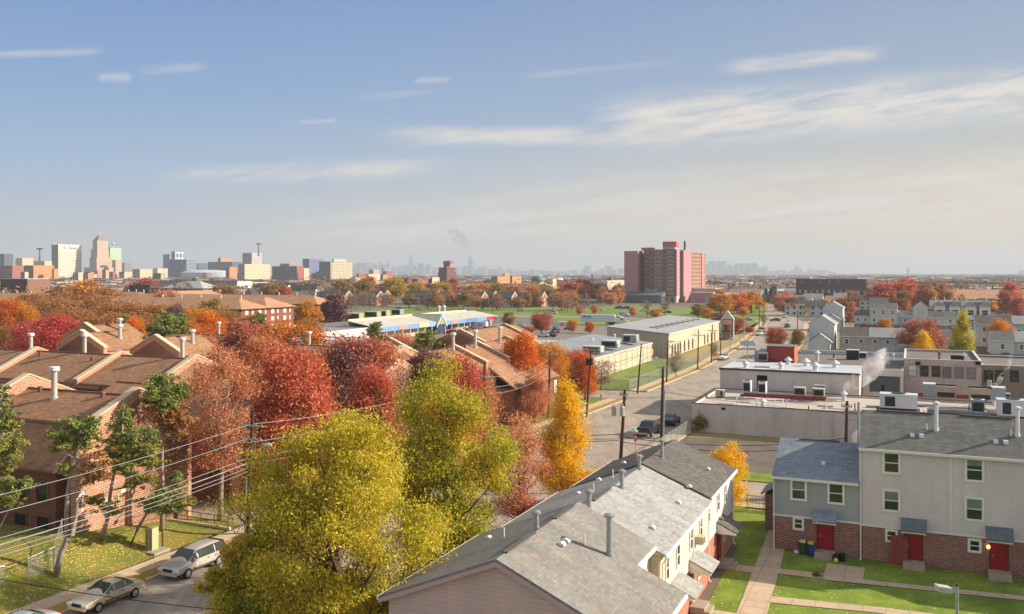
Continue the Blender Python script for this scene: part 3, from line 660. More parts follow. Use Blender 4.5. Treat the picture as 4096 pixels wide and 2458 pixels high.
m = MB(); [m.box(x, x+.05, y, y+.05, 0, 1.0) for x in (-.7, .65) for y in (-.35, .3)]; m.box(-.7, .7, -.35, .35, .1, .16); m.box(-.7, .7, -.35, .35, .93, .99); [m.box(x, x+.02, -.36, -.34, .1, .95) for x in np.linspace(-.6, .6, 9)]
ob('cage', m, M_BLACKM, T)
m = MB(); m.tube([(.1+.25*math.cos(a), -.4, .6+.25*math.sin(a)) for a in np.linspace(0, 6.28, 17)], .07, 6); ob('hose', m, plain('hose_red', '#b3262a'), T)
m = MB(); rnd = random.Random(11)
for i in range(60):
    a = rnd.uniform(0, 6.28); r = rnd.uniform(0, .35); z = rnd.uniform(.02, .3); x, y = r*math.cos(a), r*math.sin(a); s = .1
    m.quad((x-s, y, z-s*.4), (x, y-s, z), (x+s, y, z+s*.5), (x, y+s, z))
ob('shrub', m, leafmat('shrub_brown', ['#5a5a2c', '#7d6238', '#8a7a44']), loc=rpt(C4(470, 1085)), label='small withered shrub in the shaded lawn', cat='shrub')
# flood light on its own pole, close to the camera
q = At(C4(1825, 0)[0], 40); T = thing('floodlight', (q.x, 40, 0), 'grey box floodlight on a steel pole above the lawn', 'floodlight')
zt = Zat(C4(0, 1200)[1], 40)
ob('pole', MB().lathe(0, 0, [(.1, 0), (.07, zt)], 10), M_GALV, T)
ob('arm', MB().box(-.3, .06, -.05, .05, zt-.02, zt+.06), M_GALV, T)
hd = ob('lamp_head', MB().prism([(-.3, -.22, zt+.06), (-.3, .22, zt+.06), (-.92, .22, zt+.16), (-.92, -.22, zt+.16)], (0, 0, -.24)), plain('lamp_grey', '#a9a69f', .5), T)
ob('sensor', MB().lathe(-.02, 0, [(.03, zt+.06), (.05, zt+.12), (.02, zt+.2)], 7), M_BLACKM, T)
# iron fence along the cross road
T = thing('iron_fence', W(-13.5, 83.0, 0), 'black iron picket fence between courtyard and road', 'fence', RZR)
for i in range(16):
    x = i*1.5; m = MB(); m.box(x-.03, x+.03, -.03, .03, 0, 1.5); ob('post', m, M_BLACKM, T)
    if i < 15:
        m = MB(); m.box(x+.03, x+1.47, -.015, .015, .2, .24); m.box(x+.03, x+1.47, -.015, .015, 1.25, 1.29)
        for j in range(1, 12): m.box(x+j*.125-.011, x+j*.125+.011, -.011, .011, .1, 1.4)
        ob('railing', m, M_BLACKM, T)
# ---------------------------------------------------------------- brown brick complex
BR_B = brickmat('brick_brown', '#96604b', '#ad745c', '#cfab90', .42, .16, .028)
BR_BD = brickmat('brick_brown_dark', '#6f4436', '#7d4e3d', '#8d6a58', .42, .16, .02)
SH_BR = shingle('shingle_brown', ['#866349', '#957054', '#a07a5d', '#8c684d'], .5, .22)
M_COPE = plain('stone_coping', '#c8b193', .8, .1, 1.0); M_FLASH = plain('flashing_pink', '#a8796a', .7, .1)
M_FLUE = plain('flue_grey', '#b3aca4', .55, .12, 1.5, metal=.2); M_BRTRIM = plain('brown_trim', '#7a4f3e', .6)
SILL = plain('curtain_white', '#c9c3b8', .6, .25, .7)
def brownhouse(label, p, l, rz, L, hf, hb, zr, slope, zb=-1.5, par=(), lower=None, flues=(), wins=(), group='brown brick gabled buildings', ph=.45, vents=(), pf=None):
    """ridge along local x from 0..L at y=0; front towards -y"""
    T = thing('brick_building', W(p, l, 0), label, 'apartment building', rz, group)
    zf, zk = zr-hf*slope, zr-hb*slope
    ob('wall', MB().prism([(0, -hf+.25, zb), (0, hb-.25, zb), (0, hb-.25, zk), (0, 0, zr-.08), (0, -hf+.25, zf)], (L, 0, 0)), BR_B, T)
    r = MB(); q = .16
    r.prism([(.32, -hf, zf-.05), (.32, 0, zr), (.32, hb, zk-.05), (.32, hb, zk+q), (.32, 0, zr+q), (.32, -hf, zf+q)], (L-.64, 0, 0))
    R = ob('roof', r, SH_BR, T)
    ob('ridge_cap', MB().box(.35, L-.35, -.12, .12, zr+q, zr+q+.06), M_BRTRIM, R)
    ph0 = ph; pf = pf or hf
    for x in par:
        x, ph = x if isinstance(x, tuple) else (x, ph0)
        m = MB(); m.prism([(x-.3, -pf-.15, zb), (x-.3, hb+.15, zb), (x-.3, hb+.15, zk+ph+.1), (x-.3, 0, zr+ph+.12), (x-.3, -pf-.15, zr-pf*slope+ph+.1)], (.6, 0, 0))
        P = ob('parapet_wall', m, BR_B, T)
        for a, za, b, zb_ in ((-pf-.25, zr-pf*slope+ph+.06, 0, zr+ph+.14), (0, zr+ph+.14, hb+.25, zk+ph+.06)):
            ob('coping', MB().prism([(x-.36, a, za), (x-.36, b, zb_), (x-.36, b, zb_+.13), (x-.36, a, za+.13)], (.72, 0, 0)), M_COPE, P)
    if lower:                        # steep lower roof on the front
        dy, zl, x0, x1 = lower
        m = MB().prism([(x0, -hf+.25, zf+.02), (x0, -hf-dy, zl), (x0, -hf-dy, zl-.18), (x0, -hf+.25, zf-.5)], (x1-x0, 0, 0)); lr = ob('lower_roof', m, SH_BR, T)
        ob('gutter', MB().box(x0, x1, -hf-dy-.14, -hf-dy-.004, zl-.16, zl), M_BRTRIM, lr)
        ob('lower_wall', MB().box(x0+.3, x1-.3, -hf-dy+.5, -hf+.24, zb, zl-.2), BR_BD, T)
    for x, y, h in flues:
        z = zr-abs(y)*slope+q
        m = MB().lathe(x, y, [(.34, z-.2), (.34, z+.12), (.24, z+.15), (.24, z+h)], 14); f = ob('flue', m, M_FLUE, R, smooth=False)
        ob('flue_cap', MB().lathe(x, y, [(.3, z+h+.002), (.42, z+h+.02), (.42, z+h+.32), (.36, z+h+.36)], 14), M_TIN, f)
    for x, y in vents:
        z = zr-abs(y)*slope+q
        ob('roof_vent', MB().lathe(x, y, [(.2, z-.1), (.16, z+.2), (.24, z+.22), (.2, z+.42)], 8), M_BRTRIM, R)
    for (x, z, w, h) in wins:
        y = -hf+.25 if not lower else -hf-lower[0]+.5
        window(T, x, y-.012, z, w, h, 0, M_BRTRIM, SILL if (int(x*7) % 3 == 0) else M_PANE, bars=0, fr=.09)
    return T
# L1: nearest, right gable wall in the sun (p=-57.6), ridge l=54.9
L1 = brownhouse('nearest brown brick building with a tall sunlit gable wall behind the pines', -79.5, 54.9, RZR, 21.9, 4.1, 5.7, 11.2, .43, -1.5, pf=5.9,
     par=((8.75, 1.15), (21.6, .6)), lower=(2.7, 6.4, -6.0, 20.3), flues=((13.6, -1.2, 2.3),), vents=((10.9, -.4), (18.4, -.5)))
ob('eave_bracket', MB().prism([(20.31, -4.2, 9.0), (20.31, -6.9, 6.3), (20.31, -5.6, 5.9), (20.31, -4.2, 6.4)], (.35, 0, 0)), BR_B, L1)
for x in (16.4, 18.6): window(L1, x, -6.315, 4.6, 1.4, 1.7, 0, M_BRTRIM, bars=0)
for x in (16.2, 18.7): window(L1, x, -6.315, 1.9, 1.5, 1.8, 0, M_BRTRIM, bars=0)
# painted arrow and lettering on the sunlit gable wall
l_, z_ = zP(*C1(822, 370), -57.3); m = MB()
def onwall(y, z, w=.05): return (21.92, y, z)
yc = l_-54.9
def bar(y0, z0, y1, z1, w):
    d = Vector((y1-y0, z1-z0)).normalized(); n_ = Vector((-d.y, d.x))*w/2
    return [(21.905, y0+n_.x, z0+n_.y), (21.905, y1+n_.x, z1+n_.y), (21.905, y1-n_.x, z1-n_.y), (21.905, y0-n_.x, z0-n_.y)]
for a in ((yc, z_-.75, yc, z_+.72, .14), (yc-.02, z_+.76, yc-.5, z_+.1, .14), (yc+.02, z_+.76, yc+.5, z_+.2, .14)): m.prism(bar(*a), (.012, 0, 0))
ob('painted_arrow', m, plain('wall_paint', '#e6dccd', .8, .2, 4), L1)
for txt, q, sz in (('of', C1(900, 345), .62), ('r\'s', C1(955, 335), .5), ('for', C1(1050, 345), .6), ('el', C1(1130, 320), .6)):
    l_, z_ = zP(*q, -57.58); me = text_mesh(txt, sz, .006); o = ob('painted_letters', me, MATS['wall_paint'], L1, (21.93, l_-54.9, z_)); o.rotation_euler = (math.radians(90), 0, math.radians(90))
ob('painted_block', MB().box(21.9, 21.93, zP(*C1(1215, 250), -57.58)[0]-54.9-.5, zP(*C1(1215, 250), -57.58)[0]-54.9+.5, zP(*C1(1215, 250), -57.58)[1]-.12, zP(*C1(1215, 250), -57.58)[1]+.14), MATS['wall_paint'], L1)
_z=[zL(*q, 80.0) for q in (A1(350, 1150), A1(1160, 1220), A1(1885, 1270))]
brownhouse('long brown roof behind, with three brick parapet gables stepping right', _z[0][0]-22, 80.0, RZR, _z[2][0]-_z[0][0]+22.3, 6.2, 6.0, 11.35, .43, -1.5,
     par=[_z[i][0]-_z[0][0]+22 for i in range(3)], lower=(.3, 8.4, .5, 40), flues=((20.5, .4, 2.0), (22+_z[1][0]-_z[0][0]-6.5, .5, 2.2), (22+_z[2][0]-_z[0][0]-2.4, .5, 2.2)),
     wins=((38, 7.2, 2.4, 1.6), (47, 7.2, 1.2, 1.6)), vents=((33.5, -1.5), (24, -1)))
L3 = brownhouse('brown brick garage building with dark openings behind the sunlit gable', -78, 71.0, RZR, 21.5, 5.6, 5.6, 9.6, .43, -1.5, par=(21.2,), lower=(.4, 6.6, -4, 20.6))
for x in (5.0, 10.5): ob('garage_opening', MB().box(x, x+4.2, -5.62, -5.3, -.1, 2.6), M_DARK, L3)
ob('garage_frame', MB().box(3.9, 16.5, -5.58, -5.505, 2.62, 3.2), M_FLASH, L3)
window(L3, 18.6, -5.66, 3.0, 1.2, 1.6, 0, M_BRTRIM)
# centre group, ridges along the street, stepping fire walls
def cbrown(label, ap, lend, L, zr, **kw): return brownhouse(label, ap, lend, RZA, L, 5.2, 5.2, zr, .43, **kw)
cbrown('brown shingled row by the street with three stepped fire walls', -60, 106.5, 27.2, 10.5, par=(8.4, 15.9, 26.9), flues=((6.5, -.9, 2.3), (13.6, -.9, 2.3), (22.8, -.7, 2.2)), vents=((11, -.5),),
       lower=(4.2, 5.2, 9.0, 26.4), wins=((14.9, 4.0, 1.2, 2.2), (25.8, 3.6, 1.5, 2.2)))
cbrown('brown gabled building half hidden by the dark red tree', -80, 118.5, 11.8, 9.9, par=(11.5,), flues=((3, -.5, 1.8),), wins=((9.5, 5.4, 1.4, 1.4),))
cbrown('brown roof behind the fire walls, seen end on', -77, 150, 26, 10.2, par=(.3, 20.4,))
brownhouse('pale brick gable poking up between the red tree and the fire walls', -72, 97.5, RZR, 13.5, 5.4, 5.4, 10.0, .43, par=(13.2,))
for q, lb, pf in ((A1(810, 955), 'farther brown gable roof left of the small dark pine', -112), (A1(1490, 1072), 'brown gable roof beneath the big green pines', -91), (A1(770, 1025), 'brown gable roof in shade right of the bright red tree', -101)):
    l_, z_ = zP(*q, pf); brownhouse(lb, pf, l_, RZA, 8.5, 4.2, 4.2, z_-.5, .5, par=(.3,), flues=((5, -1.8, 1.5),))
brownhouse('wide brown roof at the foot of the orange and red trees', -86, 111, RZR, 20, 5.4, 5.4, 10.4, .43, par=(19.7,), flues=((3.2, .6, 1.9),))
brownhouse('low brown roofs between the pines on the left', -123, 121, RZR, 22, 6, 6, 10.6, .43, par=(0, 21.7), flues=((14, .4, 2.0), (19, .5, 2)))
# stairs and front court of L1
T = thing('outdoor_stairs', W(-69.5, 46.9, 0), 'concrete outdoor stairs with iron railings at the brick building', 'stairs', RZR)
m = MB()
for i in range(10): m.box(i*.42, i*.42+.44, -.9, .9, 3.6-.3*i-.3, 3.6-.3*i)
ob('tread', m, plain('stair_tan', '#c09a6d', .8), T)
for y in (-.98, .9): ob('stringer', MB().prism([(-.1, y, 3.5), (4.3, y, .35), (4.3, y, .0), (-.1, y, 3.0)], (0, .08, 0)), plain('stair_grey', '#8f8b86'), T)
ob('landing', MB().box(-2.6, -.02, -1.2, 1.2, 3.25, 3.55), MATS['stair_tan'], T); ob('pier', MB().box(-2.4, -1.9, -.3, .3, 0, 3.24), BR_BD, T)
for y in (-.94, .94):
    m = MB(); m.tube([(-2.5, y, 4.5), (0, y, 4.5), (4.3, y, 1.4), (4.9, y, 1.4)], .03); [m.tube([(x, y, 3.55-max(0, x)*.714-.1), (x, y, 4.5-max(0, x)*.72)], .018, 5) for x in np.linspace(-2.4, 4.2, 15)]
    ob('railing', m, M_BLACKM, T)
# railing by the driveway, utility cabinet with bollards, chain link
def rail(name, pts, label, hgt=1.0, nb=4, mat=None, cat='railing'):
    T = thing(name, pts[0], label, cat); m = MB(); a = Vector(pts[0]); b = Vector(pts[-1])
    for z in (hgt, hgt*.55, hgt*.12): m.tube([(0, 0, z), tuple((b-a)+Vector((0, 0, z)))], .03, 6)
    for i in range(nb+1): q = (b-a)*i/nb; m.tube([q, q+Vector((0, 0, hgt))], .03, 6)
    ob('rail', m, mat or M_BLACKM, T); return T
rail('handrail', [Gb(*C1(1690, 545)), Gb(*C1(2200, 625))], 'thin dark pipe railing between leafy lawn and driveway')
a, b = Gb(*C1(1640, 545)), Gb(*C1(2225, 632)); d = (b-a).normalized()*.001
m = MB(); n_ = Vector((-d.y, d.x, 0)).normalized()*.12; m.prism([a+n_, b+n_, b-n_, a-n_], (0, 0, .18)); ob('kerb_wall', m, M_COPE, label='low pale kerb wall under the driveway railing', cat='wall')
q = Gb(*C1(1465, 825)); T = thing('utility_cabinet', q, 'pale green utility cabinet on a concrete pad in the leafy lawn', 'utility box', RZR)
ob('cabinet', MB().box(-.35, .35, -.3, .35, .05, 1.7), plain('pale_green', '#a9ab80', .5, .1), T); ob('pad', MB().box(-1.1, 1.1, -.8, .8, -.3, .05), M_STEP, T)
ob('door_panel', MB().box(-.3, .3, -.32, -.302, .15, 1.6), plain('pale_green2', '#90946c', .5), T)
for qq in (C1(1430, 850), C1(1570, 800)): ob('bollard', MB().lathe(0, 0, [(.07, -.2), (.07, 1.35), (.03, 1.4)], 8), plain('rusty_post', '#5d4433'), loc=Gb(*qq), label='rusty guard post %s of the green cabinet' % ('in front' if qq[0] < 595 else 'right'), cat='bollard')
cm, t = newmat('chain_link'); u, v, uv, p = walluv(t)
s1_ = t.m('ABSOLUTE', t.m('SUBTRACT', t.m('FRACT', t.m('MULTIPLY', t.m('ADD', u, v), 9)), .5)); s2_ = t.m('ABSOLUTE', t.m('SUBTRACT', t.m('FRACT', t.m('MULTIPLY', t.m('SUBTRACT', u, v), 9)), .5))
wire = t.m('LESS_THAN', t.m('MINIMUM', s1_, s2_), .07)
t.n('ShaderNodeOutputMaterial', {'Surface': t.n('ShaderNodeMixShader', {0: wire, 1: t.n('ShaderNodeBsdfTransparent'), 2: t.n('ShaderNodeBsdfPrincipled', {'Base Color': lin('#8c8c88'), 'Roughness': .5})})})
def chain_fence(pts, label, h=1.8, step=3.0):
    T = thing('chain_link_fence', pts[0], label, 'fence'); o0 = Vector(pts[0])
    for a, b in zip(pts, pts[1:]):
        a, b = Vector(a)-o0, Vector(b)-o0; n = max(1, round((b-a).length/step))
        for i in range(n+1):
            q = a+(b-a)*i/n; ob('post', MB().lathe(q.x, q.y, [(.035, q.z-.3), (.035, q.z+h), (.01, q.z+h+.04)], 6), M_GALV, T)
        m = MB(); m.quad(a+Vector((0, 0, .05)), b+Vector((0, 0, .05)), b+Vector((0, 0, h)), a+Vector((0, 0, h))); ob('mesh_panel', m, cm, T)
        ob('top_rail', MB().tube([a+Vector((0, 0, h)), b+Vector((0, 0, h))], .03, 6), M_GALV, T)
    return T
chain_fence([Gb(*C1(-200, 1240)), Gb(*C1(45, 1190))], 'short chain-link fence at the bottom left corner', 1.4)
chain_fence([Gb(*C1(272, 1125)), Gb(*C1(520, 1010)), Gb(*C1(600, 730))], 'chain-link fence running up to the forked pine trunk', 1.5)
chain_fence([W(-27.2, 98), W(-27.0, 119)], 'chain-link fence between sidewalk and gravel lot', 1.7)
chain_fence([W(-46.8, 158.2), W(-46.2, 214), W(-50, 290)], 'chain-link fence along the far left sidewalk', 1.8, 4.0)
chain_fence([W(-70, 158.2), W(-46.8, 158.2)], 'chain-link fence along the side street corner lawn', 1.8, 4.0)
def lowwall(uv0, uv1, label, h=.5, w=.3):
    a, b = G(*uv0), G(*uv1); n_ = (b-a).cross(Vector((0, 0, 1))).normalized()*w/2
    return ob('garden_wall', MB().prism([a+n_, b+n_, b-n_, a-n_], (0, 0, h)), M_COPE, label=label, cat='wall')
lowwall(B3(520, 560), B3(555, 590), 'short pale garden steps wall on the green verge'); lowwall(B3(285, 595), B3(325, 640), 'sloping pale step wall beside the dark shrub')
lowwall(B3(100, 705), B3(170, 745), 'pale step wall left of the golden tree'); lowwall(B3(495, 440), B3(575, 457), 'low pale wall at the side street corner')
for b_, g_ in ((W(-55, 118), 1), (W(-53, 124), 2)): pass
T = thing('balcony', W(-52.5, 123.5, 0), 'brown brick porch with a pale balcony slab at the end of the fire-wall row', 'porch', RZR)
ob('brick_wall', MB().box(-4, 0, -3.5, 0, 0, 4.6), BR_B, T); ob('balcony_slab', MB().box(-3, 3.2, -3.2, -.2, 4.61, 4.9), M_COPE, T); ob('balcony_rail', MB().box(-3, 3.2, -3.2, -3.15, 4.91, 5.8), cm, T)
cab = G(*B3(322, 560)); ob('utility_cabinet', MB().box(-.6, .6, -.4, .4, 0, 1.5).box(-.66, .66, -.46, .46, 1.502, 1.6), plain('cab_grey', '#a9a6a2'), loc=cab, rz=RZR, label='light grey utility cabinet behind the golden tree', cat='utility box')

# ---------------------------------------------------------------- white industrial block
M_WALLW = groundmat('painted_block_wall', ['#a89c94', '#c3b8b0', '#cdc4bd', '#bdb1a9'], .7, 4.0, rough=.85, bump=.1, sz=.25)
M_ROOFT = groundmat('tar_roof_pale', ['#a3988d', '#b1a69b', '#b9aea3', '#998e83'], .15, 1.2); M_ROOFW = groundmat('white_roof', ['#a3a6ac', '#b1b4b9', '#babdc2', '#95989d'], .2, 2.0, rough=.7, bump=.1)
M_ROOFD = groundmat('dark_tar_roof', ['#665f59', '#726a64', '#7c746d', '#5f5953'], .12, 1.5); M_COPED = plain('brown_coping', '#4d4038', .7, .15)
M_RBEAM = plain('red_steel', '#7c2422', .5, .15, 2.0); M_ACW = plain('ac_white', '#c3c6c8', .45, .06); M_ACG = plain('ac_grey', '#8d949c', .45, .08); M_ACB = plain('ac_tan', '#a8977e', .5, .08); M_ACD = plain('ac_dark', '#2b2d2c', .7)
def block(name, label, cat, p0, p1, l0, l1, z, wall, roof, par=.35, cope=None, zb=0.0, group=None):
    T = thing(name, W(p0, l0, 0), label, cat, RZR, group); w_, d_ = p1-p0, l1-l0
    ob('wall', MB().box(0, w_, 0, d_, zb, z), wall, T)
    ob('roof', MB().box(.25, w_-.25, .25, d_-.25, z+.002, z+.03), roof, T)
    if par:
        for a in ((0, w_, 0, .24), (0, w_, d_-.24, d_), (0, .24, .242, d_-.242), (w_-.24, w_, .242, d_-.242)):
            P = ob('parapet', MB().box(*a, z+.003, z+par), wall, T)
            ob('coping', MB().box(a[0]-.03, a[1]+.03, a[2]-.03, a[3]+.03, z+par+.002, z+par+.09), cope or M_COPED, P)
    return T
WB = block('factory', 'low white painted factory with air conditioners on its pale roof', 'factory', -26.9, 60, 120.7, 137.8, 3.5, M_WALLW, M_ROOFT, .3)
for u in (2936, 3111, 3276): downpipe(WB, onL(u, 120.7)+26.9, 0, .1, 3.3)
for q in ((500, 870, .5, .3),): p_, z_ = zL(2760+q[0]/3.691, 1400+q[1]/3.691, 120.7); ob('wall_vent', MB().box(p_+26.6, p_+27.1, -.08, -.002, z_-.15, z_+.15), M_DARK, WB)
rnd = random.Random(31)
for i in range(26):
    x, y = rnd.uniform(2, 70), rnd.uniform(1, 14.5); w_, d_ = rnd.uniform(.6, 4.5), rnd.uniform(.3, 1.8)
    ob('roof_patch', MB().box(x, x+w_, y, y+d_, 3.532, 3.536+i*.0006), plain('roof_patch%d' % (i % 3), ['#7d736a', '#b5aba1', '#5f5750'][i % 3], .9, .2, 2), WB)
for i in range(18):
    x, y = rnd.uniform(3, 70), rnd.uniform(1.5, 14); ob('vent_pipe', MB().lathe(x, y, [(.12, 3.53), (.07, 3.62), (.07, rnd.uniform(4.0, 4.6))], 6), M_TIN if i % 3 else M_DARK, WB)
for i in range(7): x, y = rnd.uniform(20, 66), rnd.uniform(2, 13); ob('roof_duct', MB().box(x, x+rnd.uniform(1.5, 5), y, y+.35, 3.55, 3.85), M_GALV, WB)
WB2 = block('factory', 'taller white block with bright white roof behind the air conditioners', 'factory', -26.6, -6.7, 138.8, 151.4, 6.8, M_WALLW, M_ROOFW, 0)
ob('roof_edge', MB().box(-.15, 20.05, -.15, -.004, 6.62, 6.9), M_COPED, WB2)
ob('wall_door', MB().box(5.5, 7.0, -.06, -.002, 3.9, 6.0), M_DARK, WB2)
MW = block('factory', 'grey wall section with a large dark door between white block and windowed wing', 'factory', -6.6, -.9, 146, 151.6, 6.9, M_WALLW, M_ROOFD, 0)
ob('loading_door', MB().box(1.0, 5.2, -.06, -.002, 3.5, 5.9), plain('steel_door', '#4b4f52', .5, .3, .8), MW)
PB = block('factory', 'pinkish painted brick wing with a row of tall grey windows', 'factory', -.85, 9.6, 149.0, 168, 8.0, brickmat('painted_brick', '#b3a096', '#bda99f', '#a3958c', .45, .15, .015, .22), M_ROOFD, .35, M_TIN)
for x in (1570, 1690, 1790, 1905, 2020, ): pass
for i, (xx, yy) in enumerate(((1395, 200), (1510, 205), (1622, 208), (1727, 218), (1845, 222), (1963, 228))):
    p_, z_ = zL(*B4(xx, yy), 149.0); window(PB, p_+.85, -.012, z_, 1.25, 1.75, 0, plain('win_brown', '#7d6f66'), [SILL, M_PANE, M_PANE, plain('blind_grey', '#6c6a68', .5, .2, .8), plain('blind_lt', '#7f7b78', .5, .2, .8), plain('blind_lt', '#7f7b78')][i], bars=1, fr=.08)
for xx in (1450, 2030): p_, z_ = zL(*B4(xx, 130), 149.0); ob('wall_vent', MB().box(p_+.5, p_+1.15, -.35, -.002, z_-.2, z_+.25), M_DARK, PB)
BB = block('factory', 'brown brick factory wing with small dark windows at the right edge', 'factory', 9.65, 45, 150.5, 168, 7.4, brickmat('brick_khaki', '#75685a', '#857768', '#9a8c7e', .4, .14), M_ROOFD, .3, M_TIN)
for xx in (2130, 2235, 2380): p_, z_ = zL(*B4(xx, 255), 150.5); window(BB, p_-9.65, -.012, z_, 1.1, 1.7, 0, M_DARK, bars=0)
DB = block('factory', 'large dark-roofed factory hall with a white rear parapet', 'factory', -21.5, 45, 152.0, 174.5, 6.4, M_WALLW, M_ROOFD, .25)
ob('rear_parapet', MB().box(3.0, 23.5, 22.0, 22.48, 6.43, 7.15), M_ROOFW, DB)
SH = thing('rooftop_shed', W(-23.2, 152.6, 0), 'red rusted rooftop shed beside a grey block by the road', 'shed', RZR)
ob('grey_block', MB().box(-.4, 1.6, 0, 4, 0, 8.6), plain('grey_block', '#9ea3a8', .8, .1), SH); ob('red_shed', MB().box(1.62, 5.9, -.2, 4.2, 6.2, 9.2), ribbed('rust_red', '#8d2e2a', .9, .8, True, .2), SH)
ob('shed_side', MB().box(5.91, 6.0, -.25, 4.25, 6.2, 9.25), plain('orange_rust', '#b5623c', .7, .25, .8), SH); ob('shed_roof', MB().box(1.5, 6.05, -.35, 4.35, 9.27, 9.4), M_ROOFD, SH)
def onz(q, z): g = G(q[0], q[1], z); return PL(g)+(z,)
def acunit(q, z, w, d, h, mat, label, fan=True, name='air_conditioner', legs=.15, dark=None, rz=RZR):
    p, l, _ = onz(q, z); T = thing(name, W(p, l, z), label, 'air conditioner', rz)
    ob('housing', MB().box(-w/2, w/2, 0, d, legs, legs+h), mat, T); ob('lid', MB().box(-w/2-.03, w/2+.03, -.03, d+.03, legs+h+.002, legs+h+.06), M_ACW, T)
    ob('base_frame', MB().box(-w/2+.1, w/2-.1, .1, d-.1, 0, legs-.002), M_ACD, T)
    if fan: ob('fan', MB().lathe(0, d/2, [(min(w, d)*.36, legs+h+.062), (min(w, d)*.4, legs+h+.15), (min(w, d)*.3, legs+h+.16)], 12), M_ACD, T)
    a, b = dark or (-w*.42, w*.42); ob('grille', MB().box(a, b, -.02, -.004, legs+h*.12, legs+h*.85), M_ACD, T)
    return T
def bigunit(q, z, w, label, n=4, flip=False):
    p, l, _ = onz(q, z); T = thing('air_handler', W(p, l, z), label, 'air conditioner', RZR); a = w*.38
    x0, x1 = (0, a) if not flip else (w-a, w); y0, y1 = (a+.01, w) if not flip else (0, w-a-.01)
    ob('housing', MB().box(x0, x1, 0, 2.1, .3, 1.9), M_ACG, T); ob('condenser', MB().box(y0, y1, 0, 2.1, .3, 1.75), M_ACB, T); ob('grille', MB().box(y0+.2, y1-.2, -.03, -.004, .35, .95), M_ACD, T)
    ob('lid', MB().box(x0-.02, x1+.02, -.02, 2.12, 1.903, 1.98), M_ACW, T)
    for i in range(n): x = y0+(i+.5)*(y1-y0)/n; ob('fan', MB().lathe(x, 1.0, [(.38, 1.752), (.42, 1.92), (.3, 1.93)], 12), M_ACD, T)
    return T
def z2(x, y): return (2760+x/3.69104, 1400+y/3.69104)
def z3(x, y): return (3400+x/3.5532, 1400+y/3.5532)
ZR = 3.54
def redrack(q0, q1, label, h=.25):
    a, b = onz(q0, ZR), onz(q1, ZR); T = thing('steel_rack', W(a[0], a[1], ZR), label, 'rack', RZR); L = b[0]-a[0]
    for y in (0, 1.6): ob('beam', MB().box(0, L, y-.08, y+.08, .45, .75), M_RBEAM, T)
    for i in range(int(L/3)+1):
        for y in (0, 1.6): ob('leg', MB().box(i*3+.05, i*3+.2, y-.06, y+.06, 0, .448), M_GALV, T)
    return T
redrack(z2(740, 735), z2(2000, 800), 'long red steel rack carrying air conditioners on the white factory roof')
ZK = ZR+.77
for q, lb in ((z2(835, 630), 'tall white air conditioner at the left end of the red rack'), (z2(1060, 650), 'second tall white air conditioner on the red rack')): acunit(q, ZK, 1.05, 1.5, 1.55, M_ACW, lb, legs=.03)
for q, lb in ((z2(1615, 672), 'tan box air conditioner with dark grille on the red rack'), (z2(1895, 690), 'tan air conditioner at the right end of the red rack'), (z2(1915, 640), 'rear tan air conditioner stacked behind the rack end')): acunit(q, ZK, 1.5, 1.0, 1.0, M_ACB, lb, fan=False, legs=.03)
acunit(z2(435, 712), ZR, 1.15, 1.0, .95, M_ACB, 'tan air conditioner alone near the left parapet of the factory', fan=False, dark=(.12, .4))
acunit(z2(555, 580), ZR, 1.05, 1.0, .95, M_ACB, 'tan air conditioner against the taller white block wall', fan=False, dark=(.12, .4))
bigunit(z3(1040, 690), ZR+.9, 4.0, 'long grey air handler with four roof fans, left of the pair'); bigunit(z3(1700, 735), ZR+.9, 4.2, 'long grey air handler with four roof fans, right of the pair', 4, True)
redrack(z3(870, 700), z3(1880, 790), 'red steel rack under the two long air handlers')
T = acunit(z3(690, 850), ZR+.5, 4.4, 2.2, 1.7, M_ACW, 'white rooftop cooling unit with two square openings, behind the beige house', fan=True, dark=(-1.6, -.4)); ob('red_base', MB().box(-2.5, 2.5, -.3, 2.4, -.5, -.05), M_RBEAM, T)
acunit(z3(1820, 935), ZR, 1.5, 1.3, 1.75, M_ACG, 'grey upright air conditioner beside a bent black pipe', fan=True)
T = acunit(z3(2330, 965), ZR+.3, 3.6, 2.0, 1.9, M_ACW, 'white cooling unit cut off by the right picture edge', dark=(-1.2, -.3)); ob('red_base', MB().box(-2.0, 2.0, -.3, 2.2, -.3, -.05), M_RBEAM, T)
acunit(z3(2235, 690), ZR, .8, .7, .5, M_ACW, 'small white roof fan box near the right edge', fan=False); acunit(z3(2200, 790), ZR, .7, .7, .55, M_ACW, 'small white mushroom fan by the pipes at right', fan=False)
acunit((3041+10, 1448), 6.83, 1.5, 1.2, 1.3, M_ACB, 'tan air conditioner on the bright white roof edge', fan=False)
acunit(z2(2400, 150), 6.43, 2.0, 1.6, 1.5, M_ACD, 'black rooftop unit on the dark hall roof', fan=False)
acunit(A4(905, 1290), 6.43, 1.6, 1.2, .8, M_ACG, 'grey box next to the black unit on the dark roof', fan=False)
def roofpipe(q, z, h, r, label, mat=None, hat=True, name='roof_vent_stack'):
    p, l, _ = onz(q, z); T = thing(name, W(p, l, z), label, 'vent stack')
    ob('stack', MB().lathe(0, 0, [(r, 0), (r, h)], 10), mat or M_TIN, T)
    if hat: ob('hat', MB().lathe(0, 0, [(r*.6, h+.002), (r*2.0, h+.12), (.05, h+.12+r*1.6)], 10), mat or M_TIN, T)
    return T
roofpipe(z3(1545, 585), ZR, 2.6, .26, 'fat white vent with cone hat in front of the windowed wing')
roofpipe(z3(1915, 560), ZR, 2.2, .24, 'white cone-hatted vent near the brown wing'); roofpipe(z3(2045, 800), ZR, 1.8, .2, 'white cone-hatted vent among pipes at right')
